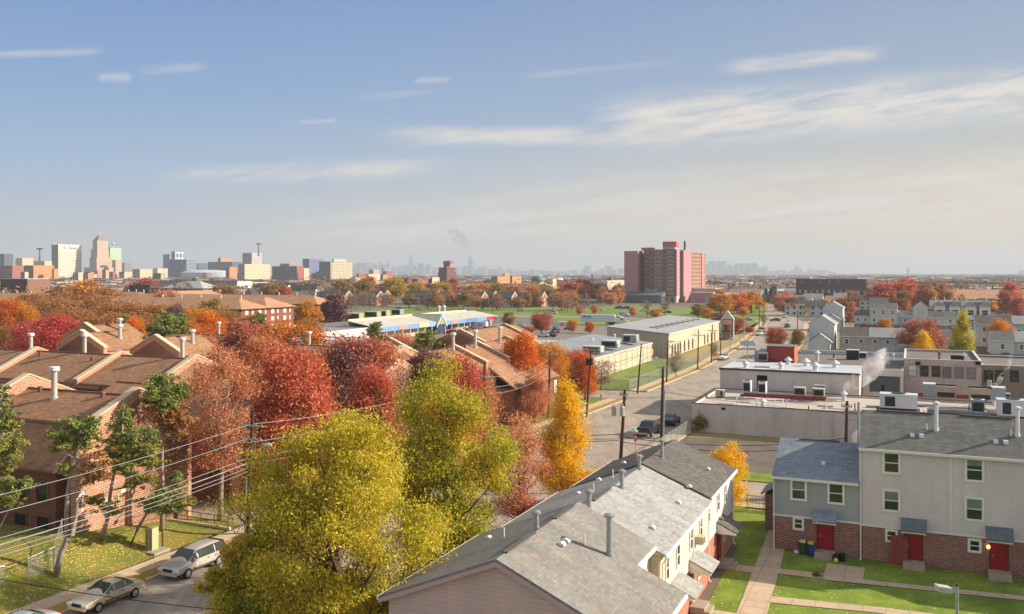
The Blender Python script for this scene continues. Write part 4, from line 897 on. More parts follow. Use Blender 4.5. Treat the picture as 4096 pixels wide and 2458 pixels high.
roofpipe(z3(1980, 740), ZR, 3.0, .3, 'tall ribbed metal vent at right', M_GALV, False); roofpipe(z3(2060, 700), ZR, 2.2, .28, 'rusty double vent barrel at right', M_ACB, False)
roofpipe(z3(1725, 580), ZR, 2.9, .5, 'square brown brick chimney before the pink wing', BR_BD, False, 'chimney')
roofpipe(z3(475, 600), ZR+.3, 1.1, .35, 'black smoking vent on a low plinth', M_DARK, False); roofpipe(z2(2270, 760), ZR, .9, .3, 'white vent giving off the steam plume')
for i, q in enumerate((z2(690, 830), z2(985, 845), z2(1245, 860))): roofpipe(q, ZR, .95, .07, ['thin white gooseneck pipe, left of three at the factory roof edge', 'middle thin white gooseneck pipe at the factory roof edge', 'right thin white gooseneck pipe at the factory roof edge'][i], None, True)
roofpipe(z2(1075, 840), ZR, .6, .28, 'squat white roof turbine at the factory roof edge')
for i, (q, r) in enumerate(((z2(1450, 215), .35), (z2(1710, 240), .4), (z2(2140, 265), .38), (z2(820, 265), .3), (z2(1340, 285), .3), (z2(1850, 300), .4))):
    roofpipe(q, 6.83, .55, r, ['white turbine vent, left of three along the white roof', 'white turbine vent, middle of three along the white roof', 'white turbine vent, right of three along the white roof', 'low square vent near the white roof left corner', 'low grey vent at the white roof front', 'flat wide vent at the white roof front right'][i])
ob('skylight', MB().box(-1.2, 1.2, -.4, .4, 0, .25), M_ROOFW, loc=W(*onz(z2(1075, 262), 6.83)), rz=RZR, label='small flat skylight on the white roof', cat='skylight')
roofpipe(A4(475, 1320), 6.43, 1.3, .3, 'twin white cylinders below a rusty mast on the dark roof'); roofpipe(A4(1070, 1322), 6.43, .5, .45, 'white dome vent on the dark roof'); roofpipe(A4(635, 1285), 6.43, .7, .12, 'thin dark pipe on the dark roof', M_DARK, False); roofpipe(A4(1210, 1305), 6.43, .8, .14, 'small pale pipe near the windowed wing', None, True)
m = MB(); a, b = W(-6, 134), W(20, 126.0); o0 = W(2, 126.5, ZR+.3)
ob('roof_duct', MB().tube([(0, 0, 0), tuple(W(32, 122.6, ZR+.3)-W(2, 126.5, ZR+.3))], .3, 8), plain('duct_grey', '#70767a', .5, .2, 1.0, metal=.2), loc=o0, label='long grey insulated duct across the factory roof', cat='duct')
T = thing('transformer_box', G(*z2(440, 1190)), 'green transformer box against the white factory wall', 'utility box', RZR)
ob('cabinet', MB().box(-1.1, 1.1, -.2, 1.0, .15, 1.75), plain('tx_green', '#4a5540', .55, .12), T); ob('lid', MB().box(-1.15, 1.2, -.28, 1.05, 1.752, 1.86), plain('tx_yellow', '#b9b070', .5), T); ob('edge', MB().box(1.1, 1.2, -.28, -.02, .15, 1.75), plain('tx_yel2', '#d6cf6a', .5), T); ob('pad', MB().box(-1.4, 1.4, -.5, 1.2, 0, .148), M_STEP, T)
# ---------------------------------------------------------------- warehouses and shops
M_RIB = ribbed('ribbed_beige', '#a59c8a', 1.1, .8); M_RIBL = ribbed('panel_cream', '#bfb39b', 2.2, .93, True, .05); M_MROOF = ribbed('metal_roof', '#9a9997', 1.2, .93, True, .08, .5)
M_MROOF2 = ribbed('seamed_roof', '#8f9190', 3.4, .45, True, .1, .5)
def monoshed(label, p0, p1, l0, l1, zlow, zhigh, wall, side, roof):
    T = thing('warehouse', W(p0, l0, 0), label, 'warehouse', RZR); w_, d_ = p1-p0, l1-l0
    ob('wall', MB().prism([(0, 0, 0), (w_, 0, 0), (w_, 0, zlow), (0, 0, zhigh)], (0, d_, 0)), wall, T)
    ob('side_cladding', MB().box(w_+.002, w_+.06, 0, d_, 0, zlow-.05), side, T)
    s = (zhigh-zlow)/w_
    R = ob('roof', MB().prism([(-.2, -.25, zhigh+.05+.2*s), (w_+.25, -.25, zlow+.05-.25*s), (w_+.25, -.25, zlow+.25-.25*s), (-.2, -.25, zhigh+.25+.2*s)], (0, d_+.5, 0)), roof, T)
    ob('eave_trim', MB().box(w_+.252, w_+.34, -.25, d_+.25, zlow-.15, zlow+.22), plain('cream_trim', '#cfc3a8', .5), R)
    return T
WH1 = monoshed('large beige metal warehouse with ribbed walls and grey roof', -71.3, -55.3, 221.6, 287.8, 6.0, 7.4, M_RIB, M_RIBL, M_MROOF)
for i in range(9):                                # dark skylight slots
    p_, l_, _ = onz(A3(1375+i*50, 1008-i*10.6), 6.5); pp = p_+71.3; zz = 7.4-pp*(1.4/16)+.26
    ob('skylight', MB().slab([(pp-1.2, l_-221.6-.8, zz+.1), (pp+1.2, l_-221.6-.8, zz-.11), (pp+1.2, l_-221.6+.8, zz-.11), (pp-1.2, l_-221.6+.8, zz+.1)], .12), plain('slot_brown', '#5a4238'), WH1)
for xx in (1550, 1577, 1605, 1628, 1668, 1708, 1747, 1862, 1892, 1928, 1960):
    l_ = onP(A3(xx, 0)[0], -55.2)-221.6
    if l_ > 66: continue
    m = MB(); m.prism([(16.07, l_-.7, .4), (16.07, l_+.7, .4), (16.07, l_+.7, 2.7), (16.07, l_+.4, 3.2), (16.07, l_, 3.35), (16.07, l_-.4, 3.2), (16.07, l_-.7, 2.7)], (.06, 0, 0)); ww = ob('window', m, M_PANE, WH1)
    ob('frame', MB().box(16.065, 16.16, l_-.82, l_-.702, .35, 2.9), M_BRTRIM, ww)
T = thing('gate_sign', W(-54.8, 288.6, 0), 'white gabled entrance frame with a red EXTRA sign board', 'sign', RZR); T.scale = (.43, 1, .93)
for x in (-.2, 8.3): ob('pillar', MB().box(x, x+.55, 0, .6, 0, 7.2), M_WHITE, T)
ob('pediment', MB().prism([(-.3, 0, 7.21), (9.0, 0, 7.21), (4.35, 0, 9.9)], (0, .6, 0)), plain('pediment_grey', '#b9b3ad'), T)
for a, b in (((-.5, 7.2), (4.35, 10.1)), ((4.35, 10.1), (9.2, 7.2))): ob('rake', MB().prism([(a[0], -.1, a[1]), (b[0], -.1, b[1]), (b[0], -.1, b[1]-.4), (a[0], -.1, a[1]-.4)], (0, .8, 0)), M_WHITE, T)
ob('cross_beam', MB().box(.36, 8.29, .1, .5, 3.0, 3.3), M_DARK, T); ob('back_wall', MB().box(.36, 8.29, .62, .9, 0, 7.2), plain('brick_pinkish', '#9a7a6c', .8, .2, .6), T); ob('dark_window', MB().box(2.6, 3.7, .5, .6, 3.4, 5.2), M_DARK, T)
sb = ob('sign_board', MB().box(.9, 7.8, -.05, .09, 5.0, 7.0), plain('sign_pink', '#b56a6a', .5), T); o = ob('sign_letters', text_mesh('EXTRA', 2.0, .04), plain('sign_red_letters', '#e4cfc9', .5), sb, (4.35, -.1, 6.1)); o.rotation_euler = (math.radians(90), 0, 0)
bt = ob('sign_band', MB().box(.9, 7.8, -.07, -.052, 5.0, 5.2), plain('sign_redd', '#a8323a'), sb)
WH2 = monoshed('low warehouse with seamed grey roof and cream panel wall', -72.5, -57.8, 170.5, 214.5, 4.2, 5.8, plain('wh2_wall', '#8e8678', .8), ribbed('panel_grid', '#bdb19a', 4.4, .55), M_MROOF2)
ob('panel_joint', MB().box(14.77, 14.785, 0, 44, 2.05, 2.12), M_BRTRIM, WH2); ob('blue_post', MB().box(14.77, 14.9, 43.6, 44.05, 0, 4.3), M_TIN, WH2)
l_, z_ = zP(*A3(1355, 1228), -57.6); ob('yellow_sign', MB().box(14.77, 14.85, l_-170.5-.9, l_-170.5+.9, z_-.7, z_+.7), plain('sign_yellow', '#d99a2c'), WH2)
acunit(A3(935, 1190), 5.1, 3.6, 2.4, 1.4, plain('ac_mint', '#9fb3a3', .5, .1), 'mint green cooling unit, left one on the seamed roof', False); acunit(A3(1130, 1140), 5.1, 3.4, 2.6, 1.6, plain('ac_mint2', '#8b9a8c', .5, .1), 'mint green cooling unit with dark side, rear one on the seamed roof', False, dark=(-1.3, .2)); acunit(A3(765, 1240), 4.9, 4.0, 2.4, 1.2, MATS['ac_mint'], 'pale green cooling unit nearest on the seamed roof', False)
for i, q in enumerate((A3(778, 1140), A3(990, 1098), A3(1210, 1140), A3(1020, 1190))): roofpipe(q, 5.2, .7, .2, ['small white vent left on the seamed roof', 'small white vent at the back of the seamed roof', 'small white vent at the right of the seamed roof', 'small white vent beside the mint unit'][i])
block('shop', 'long flat white-roofed shop in front of the parking', 'shop', -117, -75, 170, 199, 4.0, M_WALLW, M_ROOFW, .15, M_TIN)
block('shop', 'white flat roof beside the orange tree with ribbed surface', 'shop', -88, -73, 199.5, 214, 4.2, M_WALLW, ribbed('white_ribbed', '#cfcbc2', 1.2, .8), .1, M_TIN)
block('shop', 'white sunlit flat roof left of the parking lot', 'shop', -150, -119, 168, 204, 3.9, M_WALLW, M_ROOFW, .15, M_TIN)
for i, q in enumerate(((A2(2150, 1100)), A2(2210, 1105))): roofpipe(q, 4.0, 1.6, .8, ['left white goose-neck ventilator on the flat white roof', 'right white goose-neck ventilator on the flat white roof'][i], M_TIN, False)
# strip mall along the street direction
M_BLUEF = plain('fascia_blue', '#6f94bd', .5, .08); M_MALLR = ribbed('mall_roof', '#bdb6a6', 1.0, .95, True, .06); M_RED = plain('shop_red', '#b3272e', .5, .1)
SM = thing('strip_mall', W(-153, 238, 0), 'strip mall with blue fascia, cream roof and a gabled entrance', 'shopping centre', RZA)
# local x along the street, -y faces the parking
ob('wall', MB().box(0, 90, .5, 27, 0, 4.3), plain('mall_wall', '#9b9287', .8), SM)
ob('roof', MB().prism([(0, -2.4, 4.3), (0, 8.5, 6.2), (0, 8.5, 6.0), (0, -2.4, 4.05)], (88, 0, 0)), M_MALLR, SM)
ob('parapet', MB().box(0, 82, 8.52, 8.9, 4.3, 6.7), plain('cream_wall', '#cfc0a0', .7), SM); ob('back_roof', MB().box(0, 88, 8.92, 27, 4.302, 4.5), M_ROOFD, SM)
for a, b, mt in ((0, 26, M_BLUEF), (26.01, 37, plain('fascia_blue2', '#86a4c6', .5)), (37.01, 60, M_BLUEF), (60.01, 70, ribbed('fascia_stripe', '#5f7fae', .8, .6)), (70.01, 88, M_BLUEF)): ob('fascia', MB().box(a, b, -2.6, -2.402, 2.9, 4.35), mt, SM)
for i in range(19): ob('column', MB().box(i*4.9+.1, i*4.9+.35, -2.35, -2.1, 0, 2.9), M_TIN, SM)
for a, b, mt, z1 in ((2, 34, plain('shop_cream', '#c9b18c', .6), 2.8), (37, 42, M_PANE, 2.8), (43.5, 56, M_PANE, 2.6), (43, 57, M_RED, .9), (58, 68, plain('shop_beige', '#b9ab90'), 2.8), (69, 87, M_RED, 2.5)): ob('shopfront', MB().box(a, b, .3 if z1 < 1 else .42, .49, .05, z1), mt, SM)
E = ob('entrance_gable', MB().prism([(36.5, -3.2, 3.4), (43.5, -3.2, 3.4), (40, -3.2, 7.0)], (0, 11.5, 0)), M_MALLR, SM)
for a, b in (((36.2, 3.2), (40, 7.15)), ((40, 7.15), (43.8, 3.2))): ob('gable_trim', MB().prism([(a[0], -3.4, a[1]), (b[0], -3.4, b[1]), (b[0], -3.4, b[1]-.9), (a[0], -3.4, a[1]-.9)], (0, .19, 0)), plain('trim_lightblue', '#93c3d8', .5), E)
ob('gable_infill', MB().prism([(37.6, -3.26, 3.41), (42.4, -3.26, 3.41), (40, -3.26, 5.8)], (0, .05, 0)), plain('infill_tan', '#a58a5e'), E); ob('entrance_door', MB().box(37, 43, -2.9, -2.65, 0, 3.35), plain('entry_dark', '#34435c', .4), E)
for a, b, c_ in ((12, 17, '#c98a86'), (25, 31, '#d8c38e'), (48, 54, '#d68a8e'), (78, 86, '#c22a34')): ob('shop_sign', MB().box(a, b, -2.75, -2.602, 3.1, 4.2 if c_ != '#d8c38e' else 4.6), plain('sign_'+c_[1:], c_, .5, .15, 1.5), SM)
for x, y in ((-6, 14), (3, 14), (12, 15.5), (25, 17)): pass
for i, q in enumerate((A2(935, 915), A2(1108, 895), A2(1215, 885), A2(1350, 870))): acunit(q, 4.5, 5.5 if i < 2 else 4.0, 3, 2.0, M_ACB if i < 3 else M_ACG, ['long tan rooftop unit, leftmost on the mall', 'tan rooftop unit, second on the mall', 'tall tan rooftop unit with white vent on the mall', 'grey rooftop unit beside the mall gable'][i], False)
for i, q in enumerate((A2(1768, 850), A2(1818, 845))): roofpipe(q, 4.5, 2.2, .5, ['left white turbine vent on the mall roof ridge', 'right white turbine vent on the mall roof ridge'][i])
SB = block('shop', 'grey flat-roofed end of the strip mall behind the red trees', 'shop', -181, -153, 210, 237.8, 4.2, M_WALLW, groundmat('slate_roof', ['#77787a', '#8a8b8c', '#7f8082'], .1, 1.0), .2, M_TIN)
# ---------------------------------------------------------------- mid-distance townhouse rows on the right
def plainhouse(label, q, dref, pL, pR, le, ztop, side, roofm, zbrick=2.6, zr=None, dep=8.2, wins=(), ndoor=1, group='townhouses right of the street', sidewin=False):
    """q unused; facade on plane l=le between p values"""
    L = pR-pL; zr = zr or ztop+1.9
    T = townhouse('row_house', label, 'house', W(pL, le, 0), RZR, L, 0, dep/2, dep, ztop, zr, ztop, side, roofm, zbrick, BR_R, group, .25, False)
    for x, z, w, h in wins: window(T, x, -.012, z, w, h, fr=.2)
    for i in range(ndoor):
        x = L*(.62 if ndoor == 1 else (.25+.5*i)); door(T, x, 0, .3); canopy(T, x, -.002, 2.35, 1.5, .9, .5, roofm)
        window(T, x-1.9 if x > 2.6 else x+1.9, .018, 1.6, .9, .9, fr=.16)
    return T
def row(le, specs, zlow=5.7, ztall=8.4):
    for (xl, xr, kind, side, roofm, label) in specs:
        pL, pR = onL(A4(xl, 0)[0], le), onL(A4(xr, 0)[0], le); L = pR-pL-.02
        zt = ztall if kind == 't' else zlow; n = max(1, round(L/3.4)); ws = []
        for fl in range(2 if kind == 't' else 1):
            z = 4.35+fl*2.7
            for i in range(n): ws.append((L*(i+.5)/n, z, 1.15, 1.45))
        plainhouse(label, None, 0, pL, pR-.02, le, zt, side, roofm, wins=ws, ndoor=1 if L < 9 else 2)
SHL, SHD, SHG = SH_LT, SH_DK, SH_GRN
row(238, [(690, 972, 'l', siding('siding_rose', '#bda59c', .2), SHD, 'low pinkish row house with dark roof, nearer row on the right'),
          (973, 1345, 'l', SD_BLUE, SHL, 'low blue-grey row house with three white windows, nearer row on the right'),
          (1346, 1600, 'l', SD_LGREY, SHL, 'low row house mostly behind the round dark red tree'), (1601, 1778, 'l', SD_LGREY, SHG, 'light grey row house right of the dark red tree')])
row(236, [(2150, 2385, 'l', siding('siding_paper', '#c3c3c3', .2), SHG, 'white low row house near the right edge'), (2386, 2640, 'l', SD_BLUE, SHL, 'blue-grey low row house cut by the right edge')])
row(258, [(2005, 2350, 't', SD_LGREY, SHD, 'tall light grey row house left of the orange tree')])
row(352, [(832, 978, 'l', SD_LGREY, SHD, 'small grey row house at the left of the rear row'), (980, 1250, 't', siding('siding_paper', '#c3c3c3', .2), SHG, 'tall pale grey row house with four windows, rear row'),
          (1251, 1395, 'l', SD_BLUE, SHL, 'small blue row house between two tall ones, rear row'), (1545, 1692, 'l', SD_LGREY, SHD, 'low grey row house right of the tall gable, rear row'), (1693, 1830, 'l', siding('siding_paper', '#c3c3c3', .2), SHG, 'low white row house at the end of the rear row')])
row(300, [(2362, 2620, 'l', SD_BLUE, SHL, 'blue row house by the right edge above the white one')], 6.6)
def gablehouse(label, xl, xr, yb, ztop, zr, side, roofm, le, dep=9, lean=True):
    pL, pR = onL(A4(xl, 0)[0], le), onL(A4(xr, 0)[0], le); w_ = pR-pL
    T = townhouse('row_house', label, 'house', W(pR, le, 0), RZA, dep, 0, w_/2, w_, ztop, zr, ztop, side, roofm, .5, BR_R, 'townhouses right of the street', .25, False)
    if lean: ob('lean_to', MB().prism([(-4.5, .6, 0), (-4.5, w_-.2, 0), (-4.5, w_-.2, 4.2), (-4.5, w_/2, 6.2), (-4.5, .6, 4.2)], (4.48, 0, 0)), side, T); ob('lean_roof', MB().prism([(-4.6, .2, 4.05), (-4.6, w_/2, 6.25), (-4.6, w_+.2, 4.05), (-4.6, w_+.2, 4.25), (-4.6, w_/2, 6.45), (-4.6, .2, 4.25)], (4.58, 0, 0)), roofm, T)
    return T
gablehouse('end house with pale gable, above the near row on the right', 395, 640, 0, 8.6, 10.6, SD_LGREY, SHL, 238)
gablehouse('end house with grey gable at the left of the rear row', 530, 722, 0, 8.6, 10.6, SD_LGREY, SHL, 352)
gablehouse('tall narrow gabled house with two windows in the rear row', 1397, 1543, 0, 9.0, 11.2, SD_LGREY, SHD, 352, 8, False)
T = thing('house_roof', W(-3, 214, 0), 'low house with wide grey-green hipped roof in front of the near row', 'house', RZR)
ob('wall', MB().box(-14, 8, 0, 8, 0, 3.0), SD_LGREY, T); ob('roof', MB().add([(-14.5, -.5, 2.9), (8.5, -.5, 2.9), (8.5, 8.5, 2.9), (-14.5, 8.5, 2.9), (-8, 4, 5.6), (2, 4, 5.6)], [(0, 1, 5, 4), (1, 2, 5), (2, 3, 4, 5), (3, 0, 4), (3, 2, 1, 0)]), SHG, T)
BRN = brickmat('brick_new', '#5a4741', '#6b554d', '#857a72', .3, .1)
for i, (xl, xr) in enumerate(((1560, 1860), (1866, 2145))):
    le = 385; pL, pR = onL(A4(xl, 0)[0], le), onL(A4(xr, 0)[0], le); L = pR-pL
    T = townhouse('row_house', ['newer house with solar panels left, white gabled dormer, upper right', 'newer dark brick house with two white bay windows and solar panels'][i], 'house', W(pL, le, 0), RZR, L, 0, 5, 10, 7.6, 10.6, 7.6, BRN, SHL, 2.0, BRN, 'newer brick houses upper right', .3, False)
    for x in (L*.33, L*.82):
        B = ob('bay', MB().box(x-1.9, x+1.9, -.9, -.002, 3.4, 8.6), SD_WHITE, T); ob('bay_roof', MB().prism([(x-2.3, -1.1, 8.5), (x+2.3, -1.1, 8.5), (x, -1.1, 10.3)], (0, 5, 0)), SHL, B); window(B, x, -.912, 6.2, 2.4, 2.4, fr=.25)
        window(T, x+1.2, -.012, 1.8, 2.2, 2.2, fr=.25); door(T, x-1.6, 0, .2); 
    ob('solar_panel', MB().slab([(L*.45, .6, 8.2), (L*.98, .6, 8.2), (L*.98, 3.6, 10.0), (L*.45, 3.6, 10.0)], .12), glassmat('solar_blue', (.03, .05, .11), .2), T)
    for x in (L*.2, L*.5, L*.9): pipe(T, x, 5, 10.7, 1.4, .15)
# ---------------------------------------------------------------- pink and brown apartment tower
M_PINKC = plain('tower_pink', '#b07d80', .8, .06, .1); M_BAND = plain('tower_band', '#b89a90', .8, .05)
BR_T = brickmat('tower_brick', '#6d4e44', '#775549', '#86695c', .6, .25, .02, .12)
uC, dC = A3(1585, 0)[0], 640.0; vb = 1092+H*F/dC
TW = thing('apartment_tower', At(uC, dC, 0), 'pink and brown thirteen-storey apartment tower', 'apartment tower', RZR)
zt = Zat(A3(0, 245)[1], dC); fh = zt/13
def txL(u): k_ = (u-U0)/F; C = At(uC, dC); return (C.x-k_*C.y)/(RX-k_*RY)*-1      # local x on the front face for a pixel column
def tyR(u): k_ = (u-U0)/F; C = At(uC, dC); return (k_*C.y-C.x)/(AX-AY*k_)
xa, xb, xc = txL(A3(1262, 0)[0]), txL(A3(1222, 0)[0]), txL(A3(1092, 0)[0]); xm = txL(A3(1338, 0)[0])
y1, y2, y3, y4 = tyR(A3(1620, 0)[0]), tyR(A3(1703, 0)[0]), tyR(A3(1803, 0)[0]), tyR(A3(1848, 0)[0])
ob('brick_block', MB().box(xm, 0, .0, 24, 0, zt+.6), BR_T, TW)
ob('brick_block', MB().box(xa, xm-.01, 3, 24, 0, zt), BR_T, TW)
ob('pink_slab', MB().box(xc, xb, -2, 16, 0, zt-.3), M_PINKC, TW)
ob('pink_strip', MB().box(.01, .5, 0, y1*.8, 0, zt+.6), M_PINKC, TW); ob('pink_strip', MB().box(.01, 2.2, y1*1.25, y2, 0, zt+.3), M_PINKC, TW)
ob('brick_block', MB().box(.01, 2.0, y2+.01, y4, 0, zt-.4), brickmat('tower_brick_lit', '#8a6450', '#96705b', '#a58571', .6, .25, .02, .12), TW)  # lighter copy of the tower brick, sunlight put into its colour
ob('brick_pier', MB().box(2.01, 2.6, y3, y3+(y4-y3)*.35, 0, zt-.2), M_PINKC, TW)
ob('white_base', MB().box(-1.0, .6, -.5, y1*.7, 0, fh*1.6), plain('white_base', '#c9c0b8', .7, .2, .3), TW)
for i in range(1, 14): 
    z = zt-fh*(13-i)
    ob('floor_band', MB().box(xm, .52, -.06, -.002, z-.14, z+.14), M_BAND, TW)
    ob('floor_band', MB().box(2.01, 2.06, y2+.02, y4, z-.14, z+.14), M_BAND, TW)
wf = MB(); 
for i in range(13):
    z = zt-fh*(12-i)-fh*.55
    if i < 1: continue
    for fx in (.30, .78): 
        x = xm*(1-fx); m = MB()
        for j in range(4): m.box(x-2.6+j*1.4, x-1.55+j*1.4, -.09, -.062, z-.65, z+.65)
        ob('window', m, facade('tower_win', '#b9b2a8', '#2e3033', .7, 1.3, .6, .8, gl2='#8f9190') if j else None, TW)
    x = (xa+xm)/2; ob('window', MB().box(x-2.2, x+2.2, 2.9, 2.996, z-.6, z+.6), plain('win_greylt', '#7d7c7c', .3, .5, .3), TW)
    for fy in (.18, .5, .82):
        y = y2+(y3-y2)*fy; ob('window', MB().box(2.062, 2.12, y-2.2, y+2.2, z-.7, z+.6), plain('win_tan', '#6e5d50', .3, .35, .3), TW)
    ob('window', MB().box(.3, .52, y1*.86, y1*1.2, z-.6, z+.6), M_DARK, TW)
ob('machine_room', MB().box(xm*.6, xm*.6+9, 6, 15, zt+.61, zt+2.6), plain('mach_grey', '#a9a4a2'), TW); ob('machine_room', MB().box(xm*.62, xm*.62+10, 7, 15, zt+2.61, zt+6.4), plain('mach_pink', '#b4605f', .8), TW)
ob('machine_room', MB().box(xb+1, xb+9, 4, 12, zt+.1, zt+2.2), MATS['mach_pink'], TW)
ob('chimney', MB().lathe(-.5, y2*.75, [(.7, zt+.6), (.7, zt+7.4)], 8), M_DARK, TW)
for dx in (.2, 4): ob('antenna', MB().lathe(xm*.6+dx, 8, [(.12, zt+6.4), (.06, zt+8.4)], 5), M_GALV, TW)
ob('annex', MB().box(8, 24, 10, 22, 0, 7.0), M_PINKC, TW); ob('annex_roof', MB().box(7.7, 24.3, 9.7, 22.3, 7.01, 7.4), M_ROOFW, TW)
# ---------------------------------------------------------------- brick motel-like blocks with hipped roofs on the left
HIPR = shingle('hip_roof_tan', ['#a3795b', '#ad8363', '#b58a6a'], .8, .3, .08); BR_M = brickmat('brick_motel', '#7d4538', '#884d3f', '#95695a', .5, .2, .015)
def hip(label, p1, l0, Lr, La, ze, zr, wins_lit=True, wing=None):
    """corner at (p1,l0): one wing going to -r (Lr long), one wing going along the street (La long), 14 m deep"""
    T = thing('brick_building', W(p1, l0, 0), label, 'apartment building', RZR, 'long brick buildings with hipped tan roofs'); dd = 14
    ov = 1.0
    def wing_(x0, x1, y0, y1):
        ob('wall', MB().box(x0, x1, y0, y1, 0, ze), BR_M, T)
        if x1-x0 > y1-y0: a, b = (x0+(y1-y0)/2, (y0+y1)/2, zr), (x1-(y1-y0)/2, (y0+y1)/2, zr)
        else: a, b = ((x0+x1)/2, y0+(x1-x0)/2, zr), ((x0+x1)/2, y1-(x1-x0)/2, zr)
        c = [(x0-ov, y0-ov, ze-.1), (x1+ov, y0-ov, ze-.1), (x1+ov, y1+ov, ze-.1), (x0-ov, y1+ov, ze-.1)]
        fs = [(0, 1, 5, 4), (1, 2, 5), (2, 3, 4, 5), (3, 0, 4)] if x1-x0 > y1-y0 else [(0, 1, 4), (1, 2, 5, 4), (2, 3, 5), (3, 0, 4, 5)]
        R = ob('roof', MB().add(c+[a, b], fs+[(3, 2, 1, 0)]), HIPR, T)
        ob('fascia', MB().box(x0-ov, x1+ov, y0-ov, y1+ov, ze-.35, ze-.12), M_BRTRIM, R)
    wing_(-Lr, 0, .0, dd)
    if La > 20: wing_(-dd, -.01, dd+.02, La)
    nfl = 3; 
    for fl in range(nfl):
        z = ze-1.5-fl*2.75
        if z < 1: break
        for i in range(int(min(La, 34)/3.6)): ob('window', MB().box(.002, .1, 2+i*3.6, 2+i*3.6+(1.7 if i % 2 == 0 else .8), z-.8, z+.75), SILL, T)
        if fl < 2:
            for i in range(min(16, int(Lr/4.5))): ob('window', MB().box(-3.5-i*4.5, -1.8-i*4.5, -.1, -.002, z-.8, z+.75), plain('win_blueish', '#9a9a9c', .3, .3, .3), T)
    for i in range(5): ob('vent_pipe', MB().lathe(-6-i*9.5 if Lr > 50 else -4-i*5, dd/2, [(.2, zr-.8), (.2, zr+1.2)], 6), M_TIN, T)
    return T
def corner(uv, ze): g = G(uv[0], uv[1], ze); return PL(g)
p_, l_ = corner(A1(2330, 812), 8.5); hip('long brick building with white windows and hipped roof, nearest of the three', p_, l_, 74, 30, 8.5, 12)
p_, l_ = corner(A2(590, 765), 8.5); hip('brick building with hipped roof behind, ending by the purple tree', p_, l_, 112, 16, 8.5, 11.8)
p_, l_ = corner(A1(1340, 722), 8.5); hip('tan hipped roof building in the middle left', p_, l_, 36, 62, 8.5, 12)
p_, l_ = corner(A1(258, 740), 8.5); hip('tan hipped roof building at the far left edge', p_, l_, 70, 20, 8.5, 12)
# ---------------------------------------------------------------- brick houses beyond the field
RF_D = shingle('roof_slate', ['#4f4b49', '#5a5653', '#545150'], .8, .4); BR_H = brickmat('brick_house', '#8a5f4b', '#976a55', '#a6816d', .5, .2, .015)
def fhouse(q, d, wpx, label, rz=RZR, zr=9.0, L=None, brick=None, group='brick houses beyond the field'):
    L = L or wpx*d/F/abs(RX); c = At(q[0], d)
    T = thing('brick_house', c, label, 'house', rz, group); dp = 9.5; ze = zr-3.2
    ob('wall', MB().prism([(-L, 0, 0), (-L, dp, 0), (-L, dp, ze), (-L, dp/2, zr-.15), (-L, 0, ze)], (L, 0, 0)), brick or BR_H, T)
    R = ob('roof', MB().prism([(-L-.2, -.5, ze-.3), (-L-.2, dp/2, zr), (-L-.2, dp+.5, ze-.3), (-L-.2, dp+.5, ze), (-L-.2, dp/2, zr+.3), (-L-.2, -.5, ze)], (L+.2, 0, 0)), RF_D, T)
    for a, b in (((-.6, ze-.35), (dp/2, zr)), ((dp/2, zr), (dp+.6, ze-.35))): ob('bargeboard', MB().prism([(.01, a[0], a[1]), (.01, b[0], b[1]), (.01, b[0], b[1]+.5), (.01, a[0], a[1]+.5)], (.15, 0, 0)), M_WHITE, R)
    n = max(2, int(L/4))
    for z in (1.6, 4.4):
        for i in range(n): ob('window', MB().box(-L*(i+.7)/n-.6, -L*(i+.7)/n+.6, -.06, -.002, z-.6, z+.7), SILL, T)
        ob('window', MB().box(.002, .06, dp/2-.6, dp/2+.6, z-.6, z+.7), SILL, T)
    return T
for q, d, wp, lb in ((A2(858, 0), 590, 130, 'brick house with white bargeboards left of the field lamps'), (A2(1165, 0), 585, 95, 'sunlit brick house with grey roof and a dark neighbour'), (A2(1235, 0), 610, 30, 'small dark roofed house behind the sunlit brick house'),
                     (A2(1735, 0), 600, 130, 'low dark roofed house behind bare trees'), (A2(1945, 0), 575, 90, 'brick gable house facing right above the mall'), (A2(2178, 0), 560, 72, 'sunlit brick house with long grey roof above the mall roof'),
                     (A2(2285, 0), 590, 45, 'brick gable house just right of the long grey roof'), (A2(2470, 0), 560, 70, 'dark roofed house by the parked cars'), (A3(285, 0), 560, 110, 'long dark roofed brick house beside the yellow tree'), (A3(60, 0), 575, 60, 'dark roofed house left of the round orange tree')): fhouse(q, d, wp, lb)
for i, (x, y, c_) in enumerate(((110, 580, 0), (150, 592, 0), (235, 600, 0), (285, 590, 0), (325, 620, 0), (445, 595, 0), (575, 590, 0))):
    d = 690-i*8; q = At(A2(x, 0)[0], d); T = thing('house', q, ['white gable house, %s' % s for s in ('leftmost of the far white group', 'second of the far white group', 'third of the far white group', 'small one behind the third', 'front one with a brick base', 'thin one behind bare trees', 'right one among yellow trees')][i], 'house', RZR, 'white gabled houses far left')
    zt_ = Zat(A2(0, y-12)[1], d); ob('wall', MB().prism([(-12, 0, 0), (-12, 9, 0), (-12, 9, zt_-3.5), (-12, 4.5, zt_-.2), (-12, 0, zt_-3.5)], (12, 0, 0)), plain('house_cream', '#d3c8b4', .7), T)
    ob('roof', MB().prism([(-12.3, -.6, zt_-4), (-12.3, 4.5, zt_), (-12.3, 9.6, zt_-4), (-12.3, 9.6, zt_-3.7), (-12.3, 4.5, zt_+.3), (-12.3, -.6, zt_-3.7)], (12.2, 0, 0)), RF_D, T)
